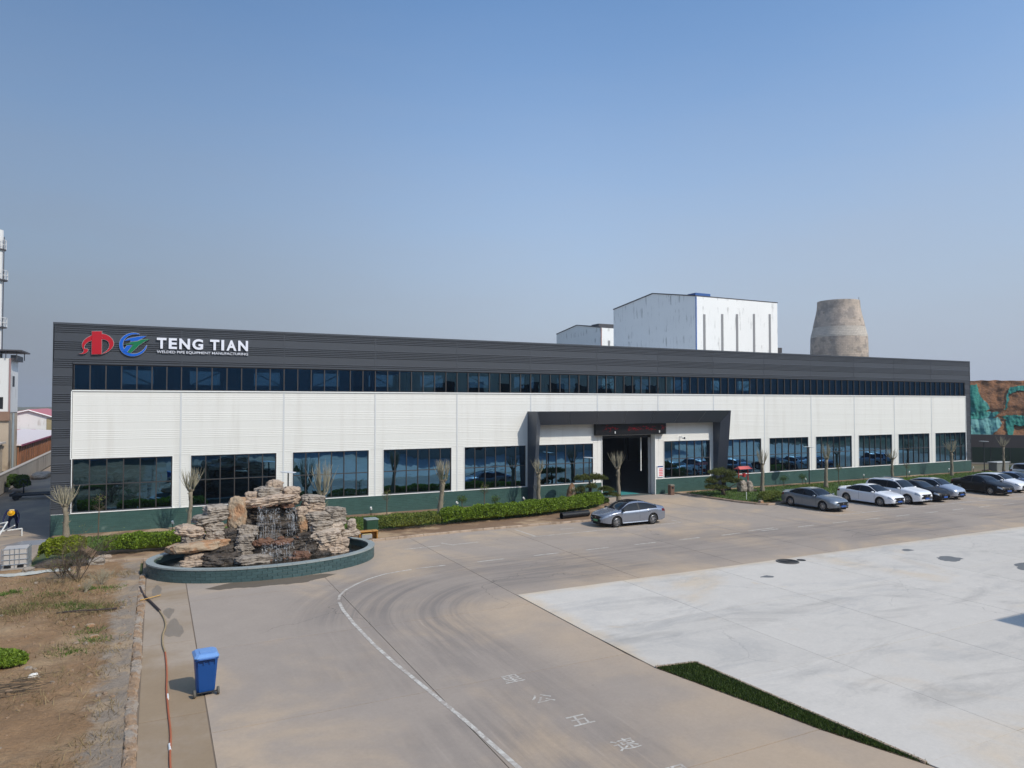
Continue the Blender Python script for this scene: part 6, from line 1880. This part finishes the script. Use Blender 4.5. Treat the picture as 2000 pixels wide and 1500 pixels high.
tag(sheet.build("plastic_sheet", pm("crumpled_plastic", srgb(168, 168, 160), .5, var=.25, vs=4), smooth=True), "crumpled pale plastic sheet along the back of the dirt field", "sheet")
m = MB()
for k in range(40):
    a = random.uniform(-.35, .25); x, y = random.uniform(.2, 1.5), random.uniform(-25.6, -24.5); L_ = random.uniform(.4, 1.1)
    m.tube([(x, y, .13 + random.uniform(0, .1)), (x + math.cos(a) * L_, y + math.sin(a) * L_, .13 + random.uniform(0, .12))], [.012, .006], 4)
tag(m.build("brushwood", MAT['twig_dark']), "grey heap of cut twigs at the left edge of the dirt", "twigs", kind='stuff')

# pipe frame and steel lying in the alley
AF = empty("pipe_trestle", (-2.6, 1.0, 0), label="white welded pipe trestle standing in the alley beside the worker", cat="trestle")
wp = pm("white_pipe", srgb(206, 206, 202), .5)
for nm, pts in (("post", [(-3.05, -.9, .0), (-2.62, .2, 1.0)]), ("rail", [(-3.9, .9, .68), (-2.62, .2, .98)]), ("rail", [(-3.9, 1.0, .3), (-2.1, 1.3, .42)]), ("brace", [(-2.9, 1.2, .35), (-2.35, .6, .72)]), ("foot", [(-3.9, 2.2, .04), (-3.05, -.9, .04)]), ("foot", [(-2.1, 1.3, .0), (-2.1, 1.3, .44)])):
    MB().tube(pts, .04, 8).build(nm, wp, AF)
SB = empty("steel_trolley", (-4, 20, 0), label="low dark steel trolley with an upright steering post in the alley", cat="trolley")
m = MB()
for k in range(4): m.box(-5.4, -2.0, 19.0 + k * .5, 19.16 + k * .5, .32, .44)
m.box(-5.4, -5.25, 18.95, 20.8, .44, .52); m.box(-2.2, -2.05, 18.95, 20.8, .44, .52)
m.build("deck", MAT['steel_dark'], SB)
MB().tube([(-4.6, 19.8, .4), (-4.6, 19.8, 1.25)], .05, 8).build("steering_post", MAT['steel_dark'], SB)
MB().revolve([(.26, -.02), (.29, 0), (.26, .02), (.24, 0), (.26, -.02)], 20, T=Matrix.Translation((-4.6, 19.8, 1.3)) @ Matrix.Rotation(rad(70), 4, 'X')).build("steering_wheel", MAT['steel_dark'], SB)
wh = MB().revolve([(0, -.08), (.22, -.08), (.24, 0), (.22, .08), (0, .08)], 16, T=Matrix.Rotation(PI / 2, 4, 'X')).mesh("wheel", MAT['tyre'])
for x in (-5.0, -2.5):
    for y in (19.1, 20.7): link("wheel", wh, SB, Vector((x, y, .24)) - WL[SB.name])
o = link("stone_slab", rock_mesh("stone_slab", RM['w'], .7, 2.3, .28, 77, .1, 0, cuts=7, p=4), None, (-5.7, 38.5, .25)); tag(o, "long pale slab lying on the ground by the alley wall", "slab")

# ================================================================== worker
WKR = empty("person", (-2.95, 4.1, 0), label="person in dark blue work clothes and yellow helmet bending forward", cat="person")
bm = bmesh.new()
skin_r = {}
def chain(pts, prev=None):
    last = prev
    for (x, y, z, r) in pts:
        v = bm.verts.new((x, y, z)); skin_r[len(bm.verts) - 1] = r
        if last is not None: bm.edges.new((last, v))
        last = v
    return last
bm.verts.ensure_lookup_table()
pel = chain([(0, .18, .82, .17)])
ch_ = chain([(0, .02, .98, .16), (0, -.2, 1.12, .17), (0, -.34, 1.16, .15)], pel)
nk = chain([(0, -.44, 1.15, .065), (0, -.52, 1.12, .085), (0, -.62, 1.04, .10)], ch_)
for s in (-1, 1):
    hip = chain([(s * .11, .16, .74, .12), (s * .2, -.06, .48, .085), (s * .2, .1, .1, .055), (s * .2, -.02, .05, .05), (s * .2, -.12, .04, .04)], pel)
    hand = chain([(s * .22, -.34, 1.13, .075), (s * .34, -.38, .92, .058), (s * .38, -.56, .68, .042), (s * .37, -.62, .60, .035), (s * .37, -.65, .54, .036)], ch_)
    for k, (fx, fl) in enumerate(((-.03, .07), (-.01, .085), (.012, .08), (.03, .065))):
        chain([(s * .37 + fx, -.67, .50, .011), (s * .37 + fx * 1.15, -.68, .50 - fl * .6, .010), (s * .37 + fx * 1.1, -.665, .50 - fl, .009)], hand)
    chain([(s * .37 - s * .045, -.64, .52, .012), (s * .37 - s * .06, -.66, .47, .010)], hand)
me = bpy.data.meshes.new("body"); bm.to_mesh(me); bm.free()
me.materials.append(pm("work_clothes_navy", srgb(26, 30, 66), .85, var=.15))
po = link("body", me, WKR)
sk = po.modifiers.new("skin", 'SKIN')
for i, v in enumerate(me.skin_vertices[0].data if me.skin_vertices else []):
    v.radius = (skin_r[i], skin_r[i])
if not me.skin_vertices:
    pass
me.skin_vertices[0].data[0].use_root = True
su = po.modifiers.new("sub", 'SUBSURF'); su.levels = 1; su.render_levels = 1
hm = MB().revolve([(.0, .16), (.06, .15), (.115, .10), (.135, .03), (.14, 0), (.19, -.012), (.19, -.02), (.13, -.015)], 18, T=Matrix.Translation((0, -.63, 1.06)) @ Matrix.Rotation(rad(52), 4, 'X'))
hm.build("helmet", pm("helmet_yellow", srgb(226, 168, 24), .35), WKR, smooth=True, world=False)
sk_m = pm("skin_tone", srgb(150, 110, 86), .6)
fc = rock_mesh("face", sk_m, .085, .085, .11, 3, 0.02, 0, cuts=5, p=2.2)
link("face", fc, WKR, (0, -.65, 1.0))
MB().bbox(-.13, .13, -.46, -.36, 1.06, 1.24, .03).build("neck_towel", pm("towel_pale", srgb(206, 190, 150), .9), WKR, world=False)
# ================================================================== far buildings
def mill_mat(name, base, streak):
    m, nt, b = new_mat(name); g = NT(nt); p = g.pos()
    rows = g.ramp(g.noise(g.mapv(p, (.02, .02, .35)), 1.0, 2), .44, .56)
    st = g.ramp(g.noise(g.mapv(p, (1.3, 1.3, .16)), 1.0, 4, .7), .54, .68)
    c = g.mix(g.math('MULTIPLY', st, g.math('MULTIPLY', rows, .6)), base, streak)
    nt.links.new(g.scale(c, g.math('ADD', .94, g.math('MULTIPLY', g.noise(p, .2, 4), .12))), b.inputs['Base Color'])
    b.inputs['Roughness'].default_value = .6
    return m


MAT['mill'] = mill_mat("mill_white_sheet", srgb(236, 236, 232), srgb(120, 118, 112))
MAT['mill_grey'] = pm("mill_strip_window", srgb(136, 136, 136), .6, var=.08)
MAT['blue_trim'] = pm("mill_blue_trim", srgb(50, 90, 150), .5)
MAT['dark_trim'] = pm("mill_dark_trim", srgb(70, 68, 70), .6)


def mill(name, label, x0, x1, y0, y1, ye, zr, z_front, z_back, strips, mat, trim):
    """gable on the -x face; ridge along x at ye"""
    t = empty(name, ((x0 + x1) / 2, (y0 + y1) / 2, 0), label=label, cat="building")
    prof = [(y0, 0), (y1, 0), (y1, z_back), (ye, zr), (y0, z_front)]
    m = MB(); n = len(prof)
    m.v = [(x0, y, z) for y, z in prof] + [(x1, y, z) for y, z in prof]
    m.f = [tuple(range(n - 1, -1, -1)), tuple(range(n, 2 * n)), (0, n, n + n - 1, n - 1)[::1]]
    m.f[2] = (4, n + 4, n + 0, 0)[::-1]
    m.f.append((1, 2, n + 2, n + 1)[::1]); m.m = [0] * 4
    m.build("wall", mat, t)
    r = MB()
    for (ya, za), (yb, zb_) in (((y1, z_back), (ye, zr)), ((ye, zr), (y0, z_front))):
        r.add([(x0 - .15, ya, za + .02), (x1 + .15, ya, za + .02), (x1 + .15, yb, zb_ + .02), (x0 - .15, yb, zb_ + .02), (x0 - .15, ya, za + .22), (x1 + .15, ya, za + .22), (x1 + .15, yb, zb_ + .22), (x0 - .15, yb, zb_ + .22)],
              [(0, 1, 2, 3), (7, 6, 5, 4), (0, 4, 5, 1), (2, 6, 7, 3), (0, 3, 7, 4), (1, 5, 6, 2)])
    r.build("roof", MAT['dark_trim'], t)
    MB().box(x0 - .12, x0 + .12, y0 - .12, y0 - .01, 0, z_front - .05).build("corner_trim", trim, t)
    for sx, w_, za, zb_ in strips:
        MB().box(sx - w_ / 2, sx + w_ / 2, y0 - .06, y0 - .005, za, zb_).build("strip_window", MAT['mill_grey'], t)
    return t


t = mill("mill_building", "tall streaked white mill with tall grey strip windows behind the factory", 98.41, 120.2, 60, 87.9, 73.4, 30.6, 28.3, 28.9,
     [(x, .55, 8, z) for x, z in ((100.5, 24.9), (105.1, 25.2), (109.0, 25.4), (113.6, 25.7), (118.0, 25.9))], MAT['mill'], MAT['blue_trim'])
MB().box(104, 108, 66.5, 69, 29.2, 30.3).build("roof_vent", MAT['blue_trim'], t)
t = mill("mill_building", "smaller white mill left of and behind the tall one", 106.4, 140.0, 105, 127.7, 116.7, 28.5, 26.8, 27.0, [(108.8, .6, 8, 23.6)], MAT['mill'], pm("mill_red_trim", srgb(130, 80, 74), .6))
MB().box(108, 138, 108.5, 112, 27.3, 28.3).build("roof_vent", MAT['dark_trim'], t)
t = empty("bounce_hall", (48, 66, 0), label="unseen hall added behind the factory, its pale roof bouncing light onto the mill gable", cat="building")  # added out of sight: sunlit pale roof lifts the shaded mill gable
MB().box(0, 97, 37, 100, 0, 8.6).build("wall", MAT['mill'], t)
MB().box(-.2, 97.2, 36.8, 100.2, 8.601, 8.8).build("roof", pm("bounce_roof_sheet", srgb(206, 206, 202), .5, var=.06, vs=.2), t)
hall = empty("low_hall", (155, 84, 0), label="low grey roofed hall between the tall mill and the round tower", cat="building")
m = MB(); m.add([(128, 80, 0), (172, 80, 0), (172, 92, 0), (128, 92, 0), (128, 80, 19.9), (172, 80, 19.2), (172, 92, 19.2), (128, 92, 21.2)], [(0, 1, 5, 4), (1, 2, 6, 5), (2, 3, 7, 6), (3, 0, 4, 7), (4, 5, 6, 7)])
m.build("wall", MAT['grey_roof'], hall)
MB().box(128, 147.5, 84, 87, 20.3, 21.6).build("roof_vent", MAT['dark_trim'], hall)

# round stone tower
TC = Vector((159.0, 76.3, 0))
TW_ = empty("round_tower", TC, label="round tapering stone block tower on the skyline right of the mills", cat="tower")
prof_t = [(6.75, 0), (6.75, 18), (6.7, 21), (6.6, 24.0), (6.25, 25.6), (5.9, 27.4), (5.5, 29.2), (5.15, 30.8), (5.0, 32.0), (4.95, 33.0)]
st_m = pm("tower_stone", srgb(190, 174, 158), .92, var=.2, vs=.5, fine=.15, fs=3, island=.08, col2=srgb(158, 147, 137), c2s=.4, c2t=(.45, .6))
st_p = pm("tower_stone_pale", srgb(194, 184, 171), .92, var=.12, vs=.5, fine=.1, fs=3, island=.07)
TXr = [p[0] for p in prof_t]; TZ = [p[1] for p in prof_t]
MB().revolve([(r - .05, z) for r, z in prof_t] + [(4.5, 33.0), (4.5, 31)], 48, T=Matrix.Translation(TC)).build("wall_core", pm("tower_mortar", srgb(158, 145, 131), .95, var=.15, vs=.6), TW_)
m = MB(); z = 16.0; row = 0
while z < 32.9:
    r = float(pchip(TZ, TXr, [z])[0]); h_ = .42; nb_ = 52
    pale = 1 if 23.8 < z < 26.4 else 0
    for k in range(nb_):
        if random.random() < .03: continue
        a0 = 2 * PI * (k + .5 * (row % 2)) / nb_ + .004; a1 = a0 + 2 * PI / nb_ - .008
        ro = r + random.uniform(-.01, .03) + pale * .03; r2 = float(pchip(TZ, TXr, [z + h_])[0]) + (ro - r)
        pts = []
        for (rr_, zz) in ((ro, z + .018), (r2, z + h_ - .018)):
            for a in (a0, a1): pts.append((TC.x + rr_ * math.cos(a), TC.y + rr_ * math.sin(a), zz))
        for (rr_, zz) in ((r - .13, z + .03), (r2 - .18, z + h_ - .03)):
            for a in (a0, a1): pts.append((TC.x + rr_ * math.cos(a), TC.y + rr_ * math.sin(a), zz))
        m.add(pts, [(0, 1, 3, 2), (0, 4, 5, 1), (2, 3, 7, 6), (0, 2, 6, 4), (1, 5, 7, 3)], pale)
    z += h_; row += 1
tag(m.build("stone_blocks", [st_m, st_p], TW_), kind='stuff')
MB().tube([TC + Vector((2.6, -3.9, 32.5)), TC + Vector((2.6, -3.9, 34.0))], .06, 5).build("lightning_rod", MAT['dark_trim'], TW_)

# left: works tower, chimney mast, sheds, walls
MAT['oldwhite'] = mill_mat("old_white_sheet", srgb(214, 212, 208), srgb(140, 124, 110))
MAT['oldcream'] = pm("old_cream_render", srgb(176, 160, 140), .9, var=.2, vs=.5, col2=srgb(140, 122, 104), c2s=.4)
LT = empty("works_tower", (-15, 52, 0), label="old white works tower with a flat canopy at the left picture edge", cat="building")
MB().box(-22, -9.92, 48, 53.2, 6.5, 12.5).build("upper_wall", MAT['oldwhite'], LT)
MB().box(-22, -9.98, 48.06, 53.6, 0, 6.48).build("lower_wall", MAT['oldcream'], LT)
MB().box(-22, -9.85, 47.8, 48.1, 5.6, 6.6).build("ledge", pm("rust_ledge", srgb(136, 108, 90), .9, var=.2), LT)
MB().box(-10.0, -9.84, 47.92, 48.04, 6.6, 12.5).build("downpipe", pm("rust_pipe", srgb(150, 120, 116), .8), LT)
MB().box(-9.92, -9.90, 49.6, 50.9, 9.4, 10.6).build("window", MAT['black'], LT)
MB().box(-12, -10.5, 47.96, 47.99, 6.9, 8.2).build("window", MAT['black'], LT)
MB().tube([(-9.6, 48.3, .0), (-9.6, 48.3, 6.4)], .12, 8).build("vent_pipe", pm("vent_zinc", srgb(150, 160, 164), .5, metal=.4), LT)
MB().box(-22, -8.8, 47.5, 53.5, 13.3, 13.45).build("canopy", MAT['dark_trim'], LT)
for x, y in ((-9.3, 47.8), (-10.3, 47.8), (-9.3, 53.0)): MB().tube([(x, y, 12.5), (x, y, 13.3)], .05, 6).build("canopy_post", MAT['dark_trim'], LT)
MB().box(-9.92, -9.4, 48.2, 52.8, 12.3, 12.9).build("parapet_box", MAT['dark_trim'], LT)

CM = empty("chimney_mast", (-11.75, 51, 12), label="white steel chimney with railed platforms at the left picture edge", cat="chimney")
mw = pm("mast_white", srgb(214, 212, 208), .6, var=.1, vs=.5)
MB().tube([(-11.75, 51, 12.5), (-11.72, 51, 27.3)], [.62, .5], 14).build("shaft", mw, CM)
for z in (16.1, 21.5, 25.0):
    r = .95 if z < 24 else .75
    T = Matrix.Translation((-11.7, 51, z))
    MB().revolve([(.5, 0), (r, 0), (r, .12), (.5, .12)], 18, T=T).build("platform", MAT['dark_trim'], CM)
    m = MB(); 
    for k in range(12): a = 2 * PI * k / 12; m.tube([(-11.7 + r * math.cos(a), 51 + r * math.sin(a), z + .1), (-11.7 + r * math.cos(a), 51 + r * math.sin(a), z + 1.15)], .025, 4)
    for zz in (.6, 1.15): m.revolve([(r - .02, zz - .02), (r + .02, zz - .02), (r + .02, zz + .02), (r - .02, zz + .02), (r - .02, zz - .02)], 18, T=T)
    m.build("railing", mw, CM)
MB().tube([(-11.1, 50.6, 12.5), (-11.1, 50.6, 26.5)], .05, 5).build("cable_duct", MAT['dark_trim'], CM)

RB = empty("red_roofed_shed", (-15.5, 118, 0), label="white shed with a red sheet roof at the end of the alley", cat="building")
prof_s = [(-22, 0), (-12.6, 0), (-12.6, 4.9), (-16.4, 6.2), (-22, 4.9)]
m = MB(); m.v = [(x, 110, z) for x, z in prof_s] + [(x, 136, z) for x, z in prof_s]
m.f = [(0, 1, 2, 3, 4), (9, 8, 7, 6, 5), (1, 6, 7, 2), (5, 0, 4, 9)]; m.m = [0] * 4
m.build("wall", MAT['oldwhite'], RB)
MB().box(-13.6, -12.7, 109.93, 109.99, .6, 4.7).build("side_door", pm("ochre_door", srgb(150, 136, 104), .8, var=.15), RB)
m = MB()
for (xa, za), (xb, zb_) in (((-12.3, 4.82), (-16.4, 6.24)), ((-16.4, 6.24), (-22.3, 4.85))):
    m.add([(xa, 109.6, za), (xa, 136, za), (xb, 136, zb_), (xb, 109.6, zb_), (xa, 109.6, za + .12), (xa, 136, za + .12), (xb, 136, zb_ + .12), (xb, 109.6, zb_ + .12)], [(0, 1, 2, 3), (7, 6, 5, 4), (0, 4, 5, 1), (0, 3, 7, 4), (2, 6, 7, 3)])
m.build("roof", pm("red_roof_sheet", srgb(190, 112, 116), .55, var=.12, vs=.4), RB)
m = MB(); m.tube([(-12.3, 109.55, 4.8), (-16.4, 109.55, 6.2), (-22.3, 109.55, 4.8)], .12, 6)
m.build("verge_board", MAT['white_trim'], RB)
MB().box(-22, -15.2, 100, 109, 2.6, 2.75).build("lean_to_roof", bpy.data.materials["red_roof_sheet"], RB)
LR = empty("brown_sheet_shed", (-11, 70, 0), label="brown corrugated shed with a pale low roof beyond the alley wall", cat="building")
brm = pm("brown_sheet", srgb(146, 96, 64), .75, var=.2, vs=.5, objvar=.15, col2=srgb(120, 84, 60), c2s=.6)
bs_me = MB().box(-.06, .06, -.46, .46, 0, 2.5).mesh("sheet_panel", brm)
k = 0; y = 54.0
while y < 100:
    link("sheet_panel", bs_me, LR, Vector((-9.85 + (.04 if k % 2 else 0), y, 0)) - WL[LR.name]); y += .95; k += 1
MB().box(-12.8, -9.95, 53.5, 53.62, 0, 2.45).build("end_wall", pm("dark_end_wall", srgb(80, 66, 56), .9), LR)
m = MB(); m.add([(-9.5, 53.3, 2.52), (-9.5, 101, 2.52), (-16, 101, 2.95), (-16, 53.3, 2.95), (-9.5, 53.3, 2.62), (-9.5, 101, 2.62), (-16, 101, 3.05), (-16, 53.3, 3.05)], [(0, 1, 2, 3), (7, 6, 5, 4), (0, 4, 5, 1), (0, 3, 7, 4)])
m.build("roof", pm("pale_pink_roof", srgb(220, 208, 204), .6, var=.08), LR)
MB().box(-9.5, -9.42, 53.3, 101, 2.46, 2.66).build("roof_edge", pm("maroon_edge", srgb(140, 60, 84), .6), LR)

GW = empty("alley_wall", (-6.7, 40, 0), label="low grey rendered concrete wall along the left side of the alley", cat="wall")
gwm = pm("grey_render", srgb(150, 144, 136), .92, var=.22, vs=.5, fine=.1, fs=4, col2=srgb(126, 120, 114), c2s=.35, stretch=(1, 1, .4))
for k in range(18):
    MB().box(-7.0, -6.72, 10.0 + 5 * k, 14.985 + 5 * k, 0, 1.56).build("wall_bay", gwm, GW)
MB().box(-7.04, -6.68, 10, 100, 1.561, 1.64).build("wall_cap", pm("wall_cap_grey", srgb(170, 162, 152), .9), GW)
LB = empty("left_annex", (-12, 35, 0), label="low cream annex behind the alley wall at the left picture edge", cat="building")
MB().box(-16, -10.4, 33, 47.5, 0, 3.1).build("wall", MAT['oldcream'], LB)
MB().box(-16.2, -10.1, 32.8, 47.6, 3.1, 3.3).build("roof", pm("annex_roof", srgb(186, 176, 164), .8), LB)
MB().box(-10.4, -10.38, 36, 38, .9, 2.2).build("window", MAT['black'], LB)

# right: site fence, retaining wall, netted earth bank
SF = empty("site_fence", (97, 3, 0), label="dark green sheet site fence beyond the right end of the factory", cat="fence")
fm = pm("fence_dark_green", srgb(22, 44, 32), .7, var=.15, vs=.8, objvar=.12)
A, B = Vector((93.2, 9.5, 0)), Vector((110, -10.5, 0)); dF = (B - A); Lf = dF.length; ang = math.atan2(dF.y, dF.x)
pme = MB().box(-.96, .96, -.02, .02, .15, 2.05).mesh("fence_panel", fm)
for k in range(int(Lf / 2)):
    p = A + dF * ((k + .5) * 2 / Lf); link("fence_panel", pme, SF, p - WL[SF.name], (0, 0, ang))
    q = A + dF * (k * 2 / Lf); MB().tube([(q.x, q.y, 0), (q.x, q.y, 2.1)], .035, 6).build("fence_post", MAT['steel_dark'], SF)
MB().box(-Lf / 2, Lf / 2, -.12, .12, 0, .148, T=Matrix.Translation((A + B) / 2) @ Matrix.Rotation(ang, 4, 'Z')).build("footing", gwm, SF)
tag(MB().tube([(99.2, 1.0, 0), (100.4, .9, 2.0)], .05, 6).build("leaning_pole", MAT['grey_roof']), "grey pole leaning against the dark green fence", "pole")
o = empty("utility_cabinet", (88.7, -.7, 0), label="grey utility cabinet at the right corner of the factory", cat="cabinet")
MB().bbox(87.6, 89.9, -1.1, -.2, 0, .92, .03).build("cabinet_body", pm("cabinet_grey", srgb(112, 116, 112), .6, var=.15), o)
MB().bbox(87.5, 90.0, -1.2, -.1, .925, 1.0, .02).build("cabinet_top", pm("cabinet_top_pale", srgb(170, 172, 168), .6), o)
RTW = MB().box(-30, 30, -.2, .2, 0, 3.3, T=Matrix.Translation((108, 4.5, 0)) @ Matrix.Rotation(rad(-56), 4, 'Z')).build("retaining_wall", pm("retaining_grey", srgb(92, 84, 80), .9, var=.15, vs=.5))
tag(RTW, "dark grey retaining wall between the fence and the earth bank", "wall")
tag(MB().box(87, 89, -.6, .2, 0.0, .1).build("wooden_pallet", pm("pallet_wood", srgb(130, 100, 76), .9)), "brown boards lying beside the factory right corner", "boards")

nu, nv = 220, 110
ang2 = rad(-60)
ax = Vector((math.cos(ang2), math.sin(ang2), 0)); nr_ = Vector((-ax.y, ax.x, 0))
nr_ = -nr_ if nr_.x < 0 else nr_
O = Vector((111.5, 8.5, 0))
Vb = []
for i in range(nu):
    u = -34 + 74 * i / (nu - 1)
    for j in range(nv):
        v = j / (nv - 1)
        z = 2.4 + 8.4 * min(1, v * 1.45) + (.5 * noise.noise(Vector((u * .15, 2, 0))) if v > .6 else 0)
        back = 1.0 + 5.0 * min(1, v * 1.45) + (26 * max(0, v - .69) / .31)
        rg = .55 * noise.fractal(Vector((u * .35, z * .5, 3.3)), 1, 2, 4) + .35 * noise.noise(Vector((u * 1.1, z * .35, 8)))
        p = O + ax * u + nr_ * (back + rg)
        Vb.append((p.x, p.y, z + .25 * rg))
I = np.arange(nu * nv).reshape(nu, nv)
Fb = np.stack([I[:-1, :-1], I[1:, :-1], I[1:, 1:], I[:-1, 1:]], -1).reshape(-1, 4)
bk = np_mesh("earth_bank", Vb, Fb, pm("bank_earth", srgb(150, 106, 74), .95, var=.25, vs=.35, fine=.2, fs=2.5, bump=.8, bs=2.5, bd=.3, col2=srgb(124, 90, 66), c2s=.5), True)
bank = link("earth_bank", bk); tag(bank, kind='structure')
nm = pm("green_dust_net", srgb(46, 124, 110), .8, var=.25, vs=.5, fine=.2, fs=3, bump=.9, bs=1.6, bd=.3, col2=srgb(92, 150, 146), c2s=.25, c2t=(.5, .7))
def bank_pt(u, z, lift):
    back = 1.0 + 5.0 * min(1, max(0, (z - 2.4) / 8.4))
    rg = .55 * noise.fractal(Vector((u * .35, z * .5, 3.3)), 1, 2, 4) + .35 * noise.noise(Vector((u * 1.1, z * .35, 8)))
    fold = .16 * abs(noise.noise(Vector((u * 2.6 + z * .5, z * .35, 4)))) + .07 * noise.noise(Vector((u * 6, z * 1.2, 9)))
    p = O + ax * u + nr_ * (back + rg - lift - fold)
    return (p.x, p.y, z + .25 * rg)


def net(label, poly, mat, lift=.22, step=.085):
    P = np.array(poly); mn, mx = P.min(0), P.max(0)
    us = np.arange(mn[0], mx[0] + step, step); zs_ = np.arange(mn[1], mx[1] + step, step)
    G = np.array([[(u + .22 * noise.noise(Vector((u * 1.1, z * 1.1, 2))), z + .22 * noise.noise(Vector((u * 1.3, z * 1.3, 6)))) for z in zs_] for u in us])
    ins = in_poly(G.reshape(-1, 2), poly).reshape(len(us), len(zs_))
    idx = {}; V_, F_ = [], []
    def vid(i, j):
        if (i, j) not in idx: idx[(i, j)] = len(V_); V_.append(bank_pt(us[i], zs_[j], lift))
        return idx[(i, j)]
    for i in range(len(us) - 1):
        for j in range(len(zs_) - 1):
            if ins[i, j] and ins[i + 1, j] and ins[i, j + 1] and ins[i + 1, j + 1]:
                F_.append((vid(i, j), vid(i + 1, j), vid(i + 1, j + 1), vid(i, j + 1)))
    if F_:
        tag(link("dust_net", np_mesh("dust_net", V_, F_, mat, True)), label, "netting", "green nets on the earth bank")


nm2 = pm("green_dust_net_faded", srgb(108, 158, 152), .85, var=.2, vs=.6, fine=.15, fs=3, bump=.6, bs=2, bd=.2, col2=srgb(84, 140, 132), c2s=.4)
net("bright green net running down the bank next to the factory corner", [(-14, 10.3), (-5.5, 10.3), (-5.0, 8.5), (-4.2, 7.7), (-3.8, 6.6), (-4.4, 6.1), (-2.7, 6.4), (-3.2, 5.6), (-5, 5.1), (-14, 5.0)], nm)
net("faded green net over the lower bank left of the bare track", [(-14, 5.3), (-5, 5.3), (-3.0, 5.6), (-2.5, 4.8), (-3.0, 3.8), (-3.9, 2.7), (-14, 2.6)], nm2, .14)
net("green net draped in folds on the lower bank right of the bare track", [(-3.0, 5.75), (6, 5.8), (6, 4.1), (-1.2, 4.3), (-1.4, 2.8), (-2.05, 2.8), (-2.1, 5.0)], nm)
net("narrow green net strip hanging down the upper bank", [(-2.4, 6.5), (-1.85, 8.95), (-1.4, 9.95), (6, 10.3), (6, 9.7), (-1.0, 9.15), (-1.5, 8.8), (-2.0, 6.5)], nm)

# ================================================================== behind the camera: the office block that shades the apron, and halls added for dark window reflections
OB = empty("office_block", (55, -52, 0), label="tan office block beside the apron behind the viewer", cat="building")
obm = pm("office_render", srgb(186, 170, 150), .85, var=.08, vs=.4)
MB().box(37.1, 80, -62, -44.3, 0, 12).build("wall", obm, OB)
MB().box(37.1, 80, -62, -44.3, 12.001, 12.06).build("roof", MAT['grey_roof'], OB)
for fl in range(3):
    for k in range(9):
        MB().box(39.2 + 4.4 * k, 41.6 + 4.4 * k, -44.28, -44.25, 1.2 + 3.7 * fl, 3.0 + 3.7 * fl).build("window", MAT['car_glass'], OB)
for nm_, lab, x0, x1, y0, y1, h_ in (("reflection_hall", "unseen long dark hall added behind the viewer to darken the window reflections", -70, 33, -95, -66, 15.5), ("reflection_hall", "second unseen dark hall added beyond the office block to fill the window reflections", 34, 290, -110, -72, 19)):  # unseen halls, added so the factory glass reflects something dark
    t = empty(nm_, ((x0 + x1) / 2, (y0 + y1) / 2, 0), label=lab, cat="building")
    MB().box(x0, x1, y0, y1, -.1, h_).build("wall", pm("reflection_hall_sheet", srgb(112, 124, 134), .6, var=.15, vs=.1) if "reflection_hall_sheet" not in bpy.data.materials else bpy.data.materials["reflection_hall_sheet"], t)
    MB().box(x0 - .3, x1 + .3, y0 - .3, y1 + .3, h_ + .001, h_ + .4).build("roof", MAT['grey_roof'], t)
    for k in range(int((x1 - x0) / 9)):
        MB().box(x0 + 3 + 9 * k, x0 + 7 + 9 * k, y1 + .01, y1 + .05, 5.5, 7.5).build("window", MAT['car_glass'], t)

# ================================================================== air
hz, nt_h, b_h = new_mat("haze_air")
nt_h.nodes.remove(b_h)
pv = nt_h.nodes.new("ShaderNodeVolumePrincipled")
pv.inputs['Color'].default_value = (0.80, 0.86, 0.95, 1); pv.inputs['Density'].default_value = 0.0003; pv.inputs['Anisotropy'].default_value = 0.2
nt_h.links.new(pv.outputs[0], nt_h.nodes["Material Output"].inputs['Volume'])
hb = MB().box(-1510, 1510, -1510, 1510, -1.2, 36).build("haze", hz)
tag(hb, "thin pale haze hanging in the air over the whole yard", "haze", kind='stuff')
